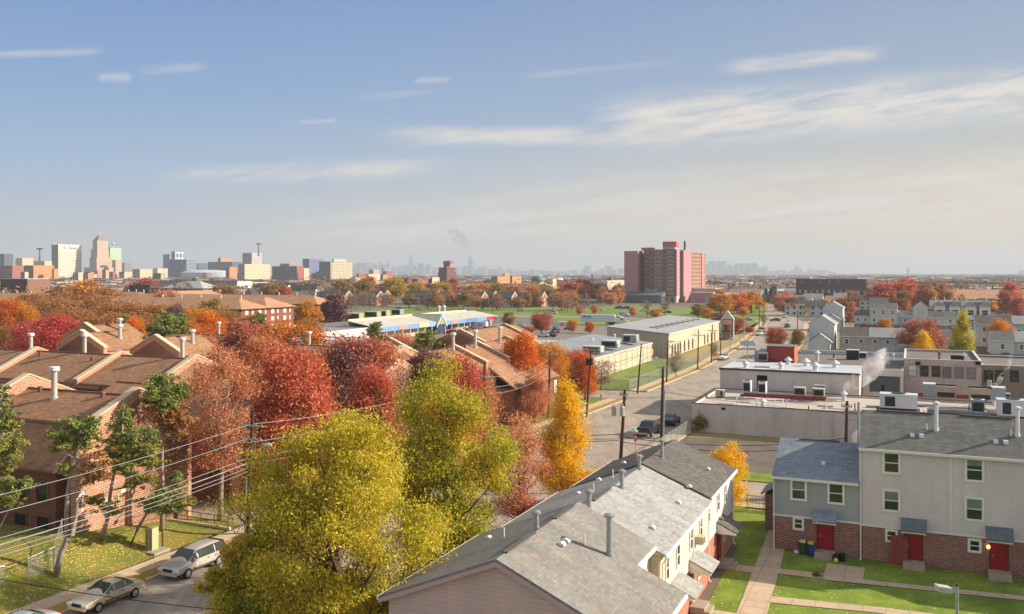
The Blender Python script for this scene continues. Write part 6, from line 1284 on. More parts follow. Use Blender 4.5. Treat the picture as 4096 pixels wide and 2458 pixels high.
LM = dict(
 yg=leafmat('leaf_yellowgreen', ['#66761f', '#8f9026', '#b5a528', '#c6b434', '#d0ba40', '#b0ab3a'], .45, .7, .3),
 yg2=leafmat('leaf_yellowgreen2', ['#63761f', '#92982a', '#b4a82e', '#ccb234', '#d6ac3c'], .45, .7, .3),
 gold=leafmat('leaf_gold', ['#a3961c', '#cfa81a', '#e2b41e', '#e9bd26', '#e0a01e'], .45, .6, .4), orange=leafmat('leaf_orange', ['#a8541a', '#c8691c', '#d87f22', '#c0581c', '#dd9430'], .4, .6, .3),
 rust=leafmat('leaf_rust', ['#a05c3a', '#ba724a', '#cc8e66', '#c07e52', '#cd9c78'], .4, .6, .4), red=leafmat('leaf_red', ['#a6503a', '#ba6046', '#ca7450', '#b65a46', '#d08c66'], .4, .6, .25),
 crim=leafmat('leaf_crimson', ['#a03e36', '#b84c42', '#c65e50', '#ae463e', '#d07a6a'], .4, .6, .25), dred=leafmat('leaf_darkred', ['#84483c', '#9a5444', '#b0624a', '#c07854', '#9e564a'], .35, .6, .25),
 mix=leafmat('leaf_orangegreen', ['#8a7a28', '#b06f2a', '#c4722c', '#cf8036', '#b85c30'], .4, .9, .16), pur=leafmat('leaf_purple', ['#614248', '#74504e', '#86605a', '#8e6258'], .3, .6, .3),
 tan=leafmat('leaf_tan', ['#8a6038', '#a4733f', '#b58248', '#9c6a3c', '#bd8f58'], .4, .6, .25), yel=leafmat('leaf_yellow', ['#8d7a14', '#ab8c18', '#c19c20', '#a88a2a'], .4, .6, .25), och=leafmat('leaf_ochre', ['#6f6630', '#857238', '#9a7c3c', '#a98a48'], .4, .6, .25),
 amb=leafmat('leaf_amber', ['#a8661a', '#c27f1c', '#cf9426', '#b8742a'], .4, .6, .3), pine=leafmat('leaf_pine', ['#586a34', '#737f40', '#8a9248', '#9c984e'], .2, .7, .4), pinel=leafmat('leaf_pine_light', ['#6a7836', '#848640', '#9c9448', '#8c8a44'], .25, .7, .5),
 dead=leafmat('leaf_deadpine', ['#8a6238', '#a87a48', '#b98c58'], .3, .6, .5), grn=leafmat('leaf_green', ['#3c5628', '#4f6832', '#62783c'], .25, .7, .3), bare=leafmat('leaf_bare', ['#6a5548', '#7d6558', '#8a7468'], .2, .6, .4))
PROTO = {}
def proto(shape, lod, var):
    k_ = (shape, lod, var)
    if k_ not in PROTO:
        n, lf, cl_, lb_, tw = {'near': (30000, .22, 150, 22, 3), 'mid': (24000, .19, 120, 18, 3), 'far': (4200, .46, 70, 8, 1), 'bare': (2600, .22, 110, 40, 8), 'barefar': (900, .42, 60, 26, 4)}[lod]
        tr = {'round': .16, 'oval': .14, 'cone': .1, 'pyr': .08, 'spread': .22, 'vase': .25}[shape]
        PROTO[k_] = tree_meshes(sum(map(ord, shape+lod))+var*7, shape, 12.0, 10.0, n, lf, tr, cl_, .12 if 'bare' not in lod else .1, .55, .3, lb_, tw)
    return PROTO[k_]
ntree = 0
def tree(q, vt, wpx, shape, lm, lod, label, d=None, vb=None, group=None, name='tree', bark=None, var=None):
    global ntree; ntree += 1
    u = q
    if d is None: d = H*F/(vb-V0)
    h = max(2.0, Zat(vt, d)); w_ = wpx*d/F*1.25
    cm_, tm = proto(shape, lod, ntree % 2 if var is None else var)
    T = thing(name, At(u, d), label, 'tree', ntree*1.3, group)
    a = ob('trunk', tm, bark or (M_BARKG if 'bare' in lod else M_BARK), T); b = ob('crown', cm_, LM[lm], T)
    for o in (a, b): o.scale = (w_/10.0, w_/10.0, h/12.0)
    return T
def Dx(x): return x*1.65629
# near street trees between the row houses and the road
def bigtree(pl, vt, wpx, seed, shape, n, leaf, lm, label, trunk, clumps, u=None, bark=None, **kw):
    c = W(*pl); d = c.y; h = Zat(vt, d); w_ = wpx*d/F*1.1
    cm_, tm = tree_meshes(seed, shape, h, w_, n, leaf, trunk, clumps, **kw)
    T = thing('tree', (c.x if u is None else (u-U0)/F*d, d, 0), label, 'tree'); ob('trunk', tm, bark or M_BARK, T); ob('crown', cm_, LM[lm], T); return T
bigtree((-29, 40.5), 1655, 900, 3, 'oval', 120000, .085, 'yg', 'biggest yellow-green tree, in front at the bottom centre', .12, 190, u=1345, crad=.062, surf=.45, droop=.9, limbs=44, twigs=5, asp=2.2)
T1_ = [o for o in COL.objects if o.type == 'EMPTY' and o.get('label', '').startswith('biggest yellow')][0]; rg = np.random.default_rng(77); Pb = []
for (u, v, rp_) in ((960, 2300, 70), (900, 2390, 80), (1010, 2400, 90), (1040, 2270, 70), (960, 2220, 45), (860, 2330, 45), (1060, 2180, 60), (930, 2450, 70), (1100, 2420, 90), (1130, 2300, 80)):
    d = T1_.location.y-1.5; c = At(u, d, Zat(v, d))-T1_.location; r = rp_*d/F; sb_ = rg.normal(size=(12, 3))*r*.6; Pb.append(np.array(c)+sb_[rg.integers(12, size=2600)]+rg.normal(size=(2600, 3))*r*.25)
ob('lower_boughs', quads_mesh('lower_boughs', leaves(np.concatenate(Pb), .085, rg, .9, 2.2)), LM['yg2'], T1_)
bigtree((-28.5, 54.4), 1470, 570, 5, 'oval', 80000, .09, 'yg2', 'tall pointed yellow-green tree behind the biggest one', .1, 150, u=1785, crad=.075, surf=.45, droop=.9, limbs=34, twigs=5, asp=2.2)
bigtree((-29, 67), 1650, 290, 8, 'oval', 16000, .1, 'rust', 'thin coppery orange street tree with bare twigs', .15, 90, u=2075, crad=.12, limbs=26, twigs=5, asp=1.8)
bigtree((-29, 78), 1520, 320, 9, 'cone', 46000, .095, 'gold', 'golden yellow pointed tree at the street corner', .1, 120, u=2268, crad=.09, droop=.7, limbs=20, twigs=3, asp=1.9)
bigtree((-15.3, 81.2), 1778, 165, 12, 'oval', 20000, .09, 'gold', 'small rounded orange tree behind the far end of the row', .12, 70, crad=.15, limbs=10, u=2905)
# red and russet trees among the brown buildings
bigtree((-55.2, 60.3), 1408, 400, 14, 'vase', 16000, .12, 'rust', 'bare-branched russet tree on a tall trunk by the driveway', .3, 150, u=880, crad=.08, limbs=46, twigs=7, bark=M_BARKG, lean=.05)
N = [(Dx(700), 1404, 330, 'oval', 'red', 86, 'vivid red tree behind the wooden pole'), (Dx(600), 1490, 200, 'oval', 'rust', 88, 'russet thin tree left of the vivid red tree'), (Dx(706), 1290, 300, 'round', 'mix', 142, 'tall orange tree with green lower leaves'), (Dx(610), 1300, 240, 'round', 'dred', 150, 'dark red shoulder tree left of the tall orange tree'),
     (Dx(868), 1348, 345, 'round', 'dred', 112, 'big round dark red tree in the centre left'), (Dx(835), 1395, 250, 'oval', 'pur', 108, 'purple-red lower tree in front of the round dark red one'), (Dx(935), 1400, 150, 'oval', 'orange', 118, 'orange flank tree right of the round dark red one'), (Dx(760), 1540, 130, 'oval', 'red', 98, 'small red tree between the vivid red and yellow-green trees'),
     (Dx(1112), 1432, 205, 'oval', 'crim', 104, 'crimson tree left of the leaning pole'), (Dx(1030), 1408, 175, 'round', 'pur', 117, 'purple brown tree before the fire walls'), (Dx(965), 1475, 130, 'oval', 'bare', 100, 'thin brown bare tree beside the dark red tree'),
     (Dx(1262), 1338, 160, 'oval', 'orange', 136, 'tall orange tree right of the fire-wall row'), (Dx(1322), 1372, 150, 'round', 'amb', 146, 'amber tree behind the second pole'), (Dx(1290), 1500, 110, 'oval', 'rust', 128, 'low russet tree under the tall orange one'), (Dx(480), 1345, 200, 'round', 'rust', 140, 'russet tree before the orange round tree'), (Dx(530), 1400, 190, 'oval', 'dred', 118, 'dull red tree above the parapet gable'),
     (Dx(1130), 1330, 130, 'round', 'red', 190, 'red tree behind the brown roofs left of the tall orange'), (Dx(965), 1340, 190, 'spread', 'rust', 205, 'pinkish brown thin tree in front of the mall')]
N += [(Dx(640), 1345, 210, 'round', 'rust', 128, 'rust brown tree between the dark red shoulder tree and the tall orange one'), (Dx(735), 1420, 190, 'oval', 'mix', 104, 'olive orange tree behind the vivid red one'), (Dx(900), 1470, 200, 'oval', 'red', 96, 'low red tree under the big round dark red one'), (Dx(1165), 1480, 120, 'oval', 'rust', 112, 'thin rust tree right of the crimson tree'), (Dx(1075), 1520, 150, 'oval', 'rust', 92, 'low rust tree behind the pointed yellow-green tree'), (Dx(450), 1290, 170, 'round', 'mix', 165, 'olive orange tree behind the dark green pines'), (Dx(80), 1180, 190, 'spread', 'tan', 330, 'tan tree high at the left below the brick hall')]
for u, vt, wp, sh, lm, d, lb in N: tree(u, vt, wp, sh, lm, 'bare' if lm == 'bare' else 'mid', lb, d)
tree(2286, 1404, 165, 'spread', 'red', 'mid', 'red-orange tree on a slim trunk by the side street', vb=1592); tree(2340, 1420, 105, 'oval', 'orange', 'mid', 'orange tree beside the pole at the corner lawn', vb=1600)
tree(2405, 1440, 130, 'spread', 'bare', 'bare', 'leafless tree against the cream panel wall', vb=1560)
tree(B3(1585, 0)[0], 1405, 75, 'spread', 'bare', 'bare', 'leafless street tree on the far left sidewalk', vb=B3(0, 262)[1]); tree(B3(1950, 0)[0], 1370, 40, 'vase', 'bare', 'bare', 'bare thin street tree beside two poles', vb=B3(0, 118)[1])
# left side
L = [(Dx(62), 1290, 150, 'round', 'crim', 178, 'bright red tree, left one of the red pair'), (Dx(140), 1272, 210, 'round', 'crim', 170, 'bright red tree, right one of the red pair'), (Dx(15), 1310, 130, 'oval', 'och', 186, 'olive brown tree at the left edge'), (Dx(25), 1205, 140, 'round', 'orange', 250, 'orange tree high at the left edge'), (Dx(65), 1225, 90, 'oval', 'amb', 240, 'amber tree near the left edge'),
     (Dx(120), 1195, 230, 'spread', 'tan', 290, 'tan sycamore, leftmost of the broad tan group'), (Dx(215), 1188, 250, 'spread', 'tan', 280, 'tan sycamore with pale limbs, second of the broad tan group'), (Dx(300), 1210, 240, 'spread', 'tan', 262, 'tan sycamore, third of the broad tan group'), (Dx(380), 1225, 230, 'spread', 'tan', 268, 'tan sycamore, fourth of the broad tan group'), (Dx(170), 1238, 220, 'spread', 'tan', 225, 'low tan sycamore behind the bright red trees'), (Dx(260), 1262, 240, 'spread', 'tan', 222, 'low tan sycamore above the gable roofs'), (Dx(350), 1268, 200, 'spread', 'tan', 226, 'low tan sycamore beside the green pines'), (Dx(430), 1262, 180, 'spread', 'och', 240, 'ochre brown tree left of the orange globe'),
     (Dx(500), 1262, 150, 'round', 'orange', 182, 'orange globe-shaped tree with yellow flank'), (Dx(322), 1272, 95, 'oval', 'orange', 176, 'small orange tree between dark pines'), (Dx(425), 1225, 90, 'round', 'pur', 230, 'magenta red small tree in the middle left'), (Dx(470), 1232, 170, 'round', 'amb', 250, 'golden brown tree above the orange globe'), (Dx(545), 1245, 130, 'spread', 'tan', 255, 'tan tree before the brick building'), (Dx(608), 1268, 130, 'spread', 'och', 250, 'olive brown tree before the brick walls'),
     (Dx(742), 1208, 90, 'oval', 'amb', 300, 'tall amber tree at the end of the brick wing'), (Dx(745), 1275, 80, 'round', 'och', 270, 'ochre tree below the tall amber one'), (Dx(812), 1180, 105, 'spread', 'pur', 325, 'purple bare tree at the brick building corner'), (Dx(785), 1215, 60, 'round', 'pur', 330, 'small purple tree against the brick wall'), (Dx(190), 1140, 150, 'round', 'amb', 430, 'amber tree by the brick hall'), (Dx(240), 1150, 120, 'round', 'rust', 420, 'rust tree behind the tan roof'), (Dx(265), 1160, 130, 'spread', 'tan', 400, 'tan tree left of the tan roof end'), (Dx(150), 1150, 110, 'spread', 'tan', 420, 'tan tree below the brick hall'), (Dx(655), 1140, 110, 'spread', 'och', 520, 'olive tree before the white flats'), (Dx(690), 1150, 70, 'oval', 'red', 520, 'red tree in front of the white flats'), (Dx(395), 1160, 90, 'round', 'rust', 400, 'rust tree on the tan roof'), (Dx(355), 1115, 130, 'round', 'dred', 640, 'dark red tree before the far offices'), (Dx(545), 1138, 95, 'round', 'och', 560, 'ochre tree beside the red school'), (Dx(505), 1210, 150, 'spread', 'och', 300, 'thin olive tree before the long roof'),
     (Dx(210), 1122, 90, 'round', 'amb', 640, 'amber tree below the stone skyscraper'), (Dx(440), 1128, 100, 'spread', 'bare', 560, 'grey leafless tree before the white flats')]
for u, vt, wp, sh, lm, d, lb in L: tree(u, vt, wp, sh, lm, ('barefar' if d > 250 else 'bare') if lm == 'bare' else ('mid' if d < 300 else 'far'), lb, d)
# belt beyond the field and around the tower
Bt = [(Dx(775), 1100, 120, 'spread', 'bare', 'leafless tree right of the office slab'), (Dx(830), 1120, 90, 'round', 'och', 'olive tree before the cream tower'), (Dx(875), 1118, 90, 'spread', 'och', 'olive thin tree above the brick gable'), (Dx(890), 1108, 60, 'round', 'red', 'small red tree in the middle belt'), (Dx(952), 1112, 100, 'round', 'yel', 'round yellow tree, biggest in the middle belt'), (Dx(1010), 1132, 90, 'round', 'yel', 'low yellow tree right of the round yellow one'), (Dx(1068), 1128, 85, 'round', 'yel', 'yellow-green tree left of the dark red belt tree'), (Dx(1092), 1115, 60, 'round', 'dred', 'dark red tree before the brown tower'),
      (Dx(1150), 1135, 90, 'round', 'amb', 'amber tree right of the dark red belt tree'), (Dx(1200), 1135, 90, 'round', 'och', 'ochre tree below the stepped school'), (Dx(1245), 1138, 80, 'round', 'rust', 'rust tree beneath the dome'), (Dx(1328), 1160, 95, 'round', 'amb', 'round amber tree by the truck lot'), (Dx(1375), 1128, 110, 'round', 'red', 'red tree left of the tan apartment house'), (Dx(1405), 1120, 100, 'round', 'crim', 'bright red tree beside the dark purple one'), (Dx(1445), 1132, 75, 'round', 'pur', 'dark purple tree before the tan apartment house'), (Dx(1492), 1140, 50, 'oval', 'och', 'olive tree left of the pink tower'), (Dx(1285), 1140, 70, 'round', 'amb', 'small amber tree before the domed church'),
      (Dx(1740), 1180, 90, 'round', 'amb', 'amber tree right of the pink annex'), (Dx(1780), 1172, 90, 'round', 'orange', 'orange tree, left of the orange pair by the avenue'), (Dx(1815), 1168, 95, 'round', 'amb', 'orange tree, right of the orange pair by the avenue'), (Dx(1905), 1180, 90, 'round', 'rust', 'brown tree at the end of the avenue'), (Dx(1935), 1195, 70, 'spread', 'bare', 'leafless tree before the old school'), (Dx(2150), 1125, 165, 'round', 'red', 'big red tree, left of the red pair by the old school'), (Dx(2190), 1118, 110, 'round', 'crim', 'big red tree, right of the red pair by the old school'), (Dx(2240), 1140, 80, 'spread', 'tan', 'tan tree behind the narrow brick building'), (Dx(2275), 1142, 90, 'spread', 'tan', 'tan tree by the wide tan roof'), (Dx(2440), 1135, 75, 'oval', 'red', 'tall red tree before the wide tan roof'), (Dx(2400), 1206, 45, 'round', 'gold', 'small golden tree right of the newer houses'), (Dx(2180), 1160, 60, 'round', 'och', 'olive tree under the big red pair'), (Dx(2430), 1165, 60, 'round', 'dred', 'dark red tree at the right edge')]
for i, (u, vt, wp, sh, lm, lb) in enumerate(Bt): tree(u, vt, wp, sh, lm, 'barefar' if lm == 'bare' else 'far', lb, d=(620+13*(i % 5)) if u < 2500 else (450+9*(i % 4)))
rnd = random.Random(17)
for i in range(30):
    u = rnd.uniform(1380, 2330); d = rnd.uniform(500, 566); tree(u, V0+(H-rnd.uniform(6.5, 11))*F/d, rnd.uniform(38, 62), 'spread', ['bare', 'tan', 'bare', 'och', 'rust'][i % 5], 'barefar' if i % 5 in (0, 2) else 'far', 'half-bare brown tree among those in front of the brick houses beyond the field', d, group='half-bare trees beyond the field')
for i in range(34):
    u = rnd.uniform(3090, 4080); d = rnd.uniform(395, 600); tree(u, V0+(H-rnd.uniform(6, 10.5))*F/d, rnd.uniform(34, 62), 'round', ['rust', 'tan', 'bare', 'amb', 'och', 'dred'][i % 6], 'barefar' if i % 6 == 2 else 'far', 'small autumn tree scattered between the right hillside houses', d, group='autumn trees on the right hillside')
for i in range(26):
    u = rnd.uniform(2080, 2900); d = rnd.uniform(575, 700)
    if 2480 < u < 2830: d = rnd.uniform(700, 760)
    tree(u, V0+(H-rnd.uniform(7, 12))*F/d, rnd.uniform(40, 64), 'round', ['och', 'rust', 'amb', 'bare', 'tan'][i % 5], 'barefar' if i % 5 == 3 else 'far', 'brownish tree in the belt around the pink tower', d, group='brownish trees around the tower')
# small planted trees in the lots and avenue
S_ = [(A3(285, 0)[0], A3(0, 855)[1], 95, 'spread', 'dred', A3(0, 1060)[1], 'dusty red tree in the truck lot'), (A3(580, 0)[0], A3(0, 918)[1], 42, 'round', 'amb', A3(0, 1045)[1], 'small amber tree in the truck lot'), (A3(752, 0)[0], A3(0, 945)[1], 38, 'round', 'orange', A3(0, 1052)[1], 'small orange tree in front of the trailer'), (A3(1165, 0)[0], A3(0, 795)[1], 26, 'oval', 'orange', A3(0, 885)[1], 'narrow orange tree right of the white van'), (A3(1385, 0)[0], A3(0, 812)[1], 44, 'round', 'amb', A3(0, 900)[1], 'amber shrub tree behind the warehouse'), (A3(800, 0)[0], A3(0, 770)[1], 32, 'round', 'amb', A3(0, 865)[1], 'small amber tree behind the trailer'), (A3(655, 0)[0], A3(0, 780)[1], 30, 'round', 'rust', A3(0, 870)[1], 'small rusty tree behind the trailer'),
      (A3(1305, 0)[0], A3(0, 720)[1], 45, 'vase', 'bare', A3(0, 900)[1], 'leafless tree left before the pink tower'), (A3(1480, 0)[0], A3(0, 690)[1], 60, 'vase', 'bare', A3(0, 870)[1], 'leafless vase-shaped tree before the pink tower'), (A3(1890, 0)[0], A3(0, 810)[1], 55, 'round', 'amb', A3(0, 915)[1], 'amber bush tree behind the warehouse roof'), (A3(1800, 0)[0], A3(0, 770)[1], 60, 'spread', 'och', A3(0, 905)[1], 'ochre bush tree behind the warehouse roof'), (A3(2000, 0)[0], A3(0, 850)[1], 65, 'round', 'pur', A3(0, 960)[1], 'purple bush tree behind the gate sign'), (A3(2160, 0)[0], A3(0, 900)[1], 75, 'round', 'dred', A3(0, 1060)[1], 'dark crimson tree right of the gate sign'), (A3(2290, 0)[0], A3(0, 985)[1], 40, 'round', 'dred', A3(0, 1050)[1], 'low crimson bush on the verge'), (A3(2235, 0)[0], A3(0, 800)[1], 40, 'spread', 'amb', A3(0, 895)[1], 'thin amber tree on the park lawn'), (A3(2430, 0)[0], A3(0, 860)[1], 30, 'vase', 'bare', A3(0, 1000)[1], 'thin leafless tree along the avenue'),
      (A3(700, 0)[0], A3(0, 660)[1], 70, 'spread', 'bare', A3(0, 850)[1], 'leafless tree under the red trees'), (A3(540, 0)[0], A3(0, 670)[1], 60, 'spread', 'bare', A3(0, 845)[1], 'leafless tree right of the amber ball tree'), (A3(150, 0)[0], A3(0, 985)[1], 60, 'spread', 'dred', A3(0, 1070)[1], 'dull red tree beside the parked cars'),
      (A2(1490, 0)[0], A2(0, 660)[1], 55, 'spread', 'bare', A2(0, 800)[1], 'leafless tree before the dark roofed houses'), (A2(1270, 0)[0], A2(0, 680)[1], 60, 'spread', 'tan', A2(0, 790)[1], 'tan tree in front of the brick houses'), (A2(1700, 0)[0], A2(0, 665)[1], 60, 'spread', 'bare', A2(0, 795)[1], 'second leafless tree before the dark roofed houses'), (A2(1030, 0)[0], A2(0, 650)[1], 45, 'round', 'tan', A2(0, 790)[1], 'tan tree by the sunlit brick house'), (A2(2350, 0)[0], A2(0, 690)[1], 60, 'spread', 'bare', A2(0, 835)[1], 'grey tree by the parked cars beyond the field'), (A2(2440, 0)[0], A2(0, 840)[1], 50, 'round', 'och', A2(0, 985)[1], 'olive tree on the field right of the mall'),
      (A4(80, 0)[0], A4(0, 990)[1], 80, 'round', 'dred', A4(0, 1200)[1], 'round dark red tree behind the rooftop shed'), (A4(285, 0)[0], A4(0, 1015)[1], 55, 'round', 'och', A4(0, 1200)[1], 'olive amber tree right of the rooftop shed'), (A4(1490, 0)[0], A4(0, 915)[1], 145, 'round', 'dred', A4(0, 1265)[1], 'big globe-shaped dark red tree between row houses'), (A4(1500, 0)[0], A4(0, 1040)[1], 105, 'pyr', 'gold', A4(0, 1300)[1], 'golden tree in front of the dark red globe'), (A4(1885, 0)[0], A4(0, 850)[1], 90, 'pyr', 'yg2', A4(0, 1190)[1], 'pointed yellow-green tree between the row houses'), (A4(2255, 0)[0], A4(0, 925)[1], 95, 'round', 'amb', A4(0, 1130)[1], 'round orange tree above the white row house'), (A4(1130, 0)[0], A4(0, 905)[1], 55, 'round', 'amb', A4(0, 1000)[1], 'small amber tree before the tall pale house'), (A4(1295, 0)[0], A4(0, 1030)[1], 40, 'vase', 'bare', A4(0, 1240)[1], 'bare thin tree left of the dark red globe'), (A4(900, 0)[0], A4(0, 1165)[1], 60, 'round', 'crim', A4(0, 1235)[1], 'low crimson bush before the pinkish house'), (A4(790, 0)[0], A4(0, 840)[1], 35, 'round', 'dred', A4(0, 960)[1], 'small dark red tree left of the rear row'), (A4(180, 0)[0], A4(0, 660)[1], 60, 'spread', 'rust', A4(0, 800)[1], 'rusty tree left of the old school'), (A4(1330, 0)[0], A4(0, 680)[1], 60, 'round', 'och', A4(0, 810)[1], 'dark olive tree behind the tall gable'), (A4(2320, 0)[0], A4(0, 870)[1], 50, 'spread', 'dred', A4(0, 930)[1], 'thin red bush before the tan roof building')]
for u, vt, wp, sh, lm, vb, lb in S_:
    d = H*F/(vb-V0); d = {'big globe-shaped dark red tree between row houses': 205, 'golden tree in front of the dark red globe': 198, 'pointed yellow-green tree between the row houses': 206, 'bare thin tree left of the dark red globe': 208, 'low crimson bush before the pinkish house': 210, 'small amber tree before the tall pale house': 316, 'round orange tree above the white row house': 221}.get(lb, d)
    tree(u, vt, wp, sh, lm, ('bare' if d < 260 else 'barefar') if lm == 'bare' else ('mid' if d < 330 else 'far'), lb, d)
# pines: clusters of needles on a leaning trunk
def pine(trunk_uv, d, clusters, label, r0=.16, seed=1, base=None, leaf=.1, dens=480, dmix=None):
    rg = np.random.default_rng(seed); b = base if base is not None else At(trunk_uv[0][0], d)
    T = thing('pine_tree', b, label, 'tree'); m = MB()
    pts = [At(u, d, Zat(v, d))-Vector((b.x, b.y, b.z)) for u, v in trunk_uv]; pts[0] = Vector((0, 0, -.3)); n = len(pts)
    m.tube(pts, [r0*(1-.8*i/(n-1)) for i in range(n)], 8); parts = {}
    for (u, v, rpx, mt) in clusters:
        r = rpx*d/F; c = At(u, d, Zat(v, d))-b; c.y += rg.normal()*r*.5
        best = min(pts, key=lambda q: (q-c).length+max(0, q.z-c.z)*1.5); m.tube([best, (best+c)/2+Vector((0, 0, -r*.15)), c], [r0*.28, r0*.18, .02], 5, False)
        k_ = int(dens*2.2*(r/.9)**1.8)+80; ns_ = 22; sub = rg.normal(size=(ns_, 3))*r*.62*np.array([1, 1, .6])
        for e_ in sub[:7]: m.tube([c, c+Vector(e_)], [r0*.14, .012], 4, False)
        P = np.array(c)+sub[rg.integers(ns_, size=k_)]+rg.normal(size=(k_, 3))*r*np.array([.17, .17, .09]); parts.setdefault(mt, []).append(P)
    ob('trunk', m.mesh('trunk', True), M_BARKG, T)
    for mt, Ps in parts.items(): ob('crown' if mt != 'dead' else 'dead_needles', quads_mesh('crown', leaves(np.concatenate(Ps), leaf, rg, -.2, 2.6)), LM[mt], T)
    return T
def cl(reg, lst): return [(*reg(x, y), r/2.415, mt) for x, y, r, mt in lst]
q = Gb(*C1(1560, 640)); pine([C1(1560, 640), C1(1575, 300), C1(1565, 0), B1(1570, 850), B1(1575, 650), B1(1570, 300)], q.y, cl(B1, [(1570, 260, 75, 'pine'), (1520, 330, 90, 'pine'), (1640, 340, 100, 'pine'), (1450, 420, 80, 'pine'), (1700, 430, 95, 'pine'), (1560, 450, 110, 'pine'), (1640, 520, 90, 'pine'), (1430, 500, 60, 'pinel'), (1740, 370, 60, 'pine'), (1480, 560, 70, 'dead'), (1620, 620, 90, 'dead'), (1740, 620, 80, 'dead'), (1700, 720, 80, 'dead'), (1790, 700, 60, 'dead'), (1560, 700, 60, 'dead'), (1740, 800, 60, 'dead'), (1640, 760, 60, 'dead')]), 'tallest pine with a bare trunk and brown lower needles', .2, 2, q)
q = Gb(*C1(965, 722)); pine([C1(965, 722), C1(1035, 540), C1(1070, 250), B1(1120, 1100), B1(1180, 800), B1(1190, 600)], q.y, cl(B1, [(1195, 600, 55, 'pine'), (1190, 680, 80, 'pine'), (1150, 760, 80, 'pine'), (1260, 850, 90, 'pine'), (1120, 880, 100, 'pine'), (1370, 850, 100, 'pine'), (1460, 800, 60, 'pine'), (1230, 950, 120, 'pinel'), (1380, 950, 120, 'pinel'), (1480, 970, 80, 'pinel'), (1060, 980, 90, 'pinel'), (1160, 1070, 110, 'pine'), (1330, 1080, 120, 'pinel'), (1470, 1070, 80, 'pinel'), (1250, 1170, 90, 'pine'), (1420, 1240, 90, 'pinel'), (1300, 1300, 70, 'pinel')])+cl(C1, [(950, 360, 80, 'pinel'), (1060, 440, 90, 'pinel')]), 'leaning pine with spreading yellow-green boughs, middle of the group', .19, 3, q)
q = Gb(*C1(1250, 770)); pine([C1(1250, 770), C1(1330, 620), C1(1420, 470), C1(1560, 350), C1(1680, 200)], q.y, cl(C1, [(1720, 110, 60, 'pine'), (1690, 200, 80, 'pinel'), (1600, 250, 80, 'pine'), (1500, 360, 80, 'pinel'), (1400, 360, 60, 'pinel'), (1620, 360, 110, 'pine'), (1740, 320, 90, 'pinel'), (1790, 400, 70, 'pinel'), (1500, 440, 80, 'pine'), (1680, 430, 80, 'pine')]), 'low leaning pine bending right over the lawn', .15, 4, q)
q = Gb(*C1(530, 1070)); pine([C1(530, 1070), C1(590, 860), C1(650, 720), C1(640, 500), C1(655, 250), C1(700, 0), B1(730, 1050), B1(800, 850)], q.y, cl(B1, [(560, 800, 80, 'pine'), (700, 740, 90, 'pine'), (830, 740, 100, 'pine'), (910, 700, 70, 'pine'), (620, 870, 100, 'pinel'), (740, 850, 110, 'pine'), (860, 830, 90, 'pinel'), (720, 950, 80, 'pinel'), (590, 940, 50, 'pinel'), (930, 1030, 80, 'dead'), (1010, 1100, 80, 'dead'), (850, 1150, 70, 'dead'), (640, 1130, 60, 'pine'), (860, 1240, 70, 'dead'), (960, 1220, 80, 'dead')]), 'forked pale-trunked pine at the front of the lawn', .24, 5, q)
m = MB(); d = q.y
pts = [At(u, d, Zat(v, d))-q for u, v in (C1(650, 740), C1(700, 680), C1(735, 500), C1(745, 380), C1(830, 250))]; m.tube(pts, [.16, .15, .12, .09, .03], 8); ob('trunk', m.mesh('fork', True), M_BARKG, [o for o in COL.objects if o.name.startswith('pine_tree')][-1])
q = Gb(-60, 2200); pine([(-60, 2200), (-40, 1900), (0, 1700), (10, 1540)], q.y, cl(B1, [(-10, 380, 60, 'pine'), (10, 480, 80, 'pine'), (60, 610, 60, 'pine'), (10, 700, 100, 'pinel'), (100, 720, 60, 'pinel'), (60, 850, 110, 'pinel'), (150, 900, 70, 'pinel'), (40, 1000, 120, 'pinel'), (130, 1040, 70, 'pinel'), (20, 1130, 90, 'pinel')])+cl(C1, [(40, 180, 110, 'pine'), (160, 220, 90, 'pine'), (250, 180, 60, 'pine'), (60, 300, 100, 'pinel'), (150, 340, 70, 'pinel')]), 'pine cut off by the left picture edge', .18, 6, q)
rnd = random.Random(9)
for (u, vt, wp, d, lb) in ((Dx(398), 1268, 175, 160, 'broad dark green pine cluster left of the orange globe'), (Dx(275), 1310, 110, 150, 'dark green pine beside the grey flues'), (Dx(243), 1365, 150, 128, 'light green bushy pine before the parapet gable'), (Dx(350), 1350, 130, 132, 'dark green pine in front of the brown gable'), (Dx(302), 1258, 50, 180, 'thin dark pine behind the small orange tree'), (Dx(432), 1265, 110, 162, 'dark green pine right of the broad cluster'), (Dx(630), 1255, 60, 215, 'green pine top by the brick wall'), (Dx(905), 1295, 75, 190, 'slim dark pine before the mall fascia'), (Dx(1032), 1330, 130, 168, 'dark round pine before the fire-wall row'), (Dx(912), 1565, 45, 95, 'slim green pine beside the dark red tree')):
    top = Zat(vt, d); r = wp*d/F/2; lst = []
    for i in range(26):
        z = top*(.98-.8*(i/26)); rr_ = r*min(1, .25+1.1*(i/16)); a = rnd.uniform(-1, 1)
        v = V0+(H-z)*F/d; lst.append((u+a*rr_*F/d*.85, v, rnd.uniform(.3, .46)*r*F/d, 'pine' if rnd.random() < .75 or 'light' not in lb else 'pinel'))
    pine([(u, V0+H*F/d), (u, V0+(H-top*.5)*F/d), (u, V0+(H-top*.95)*F/d)], d, lst, lb, .16, int(u), None, .17 if d > 130 else .14, 330)
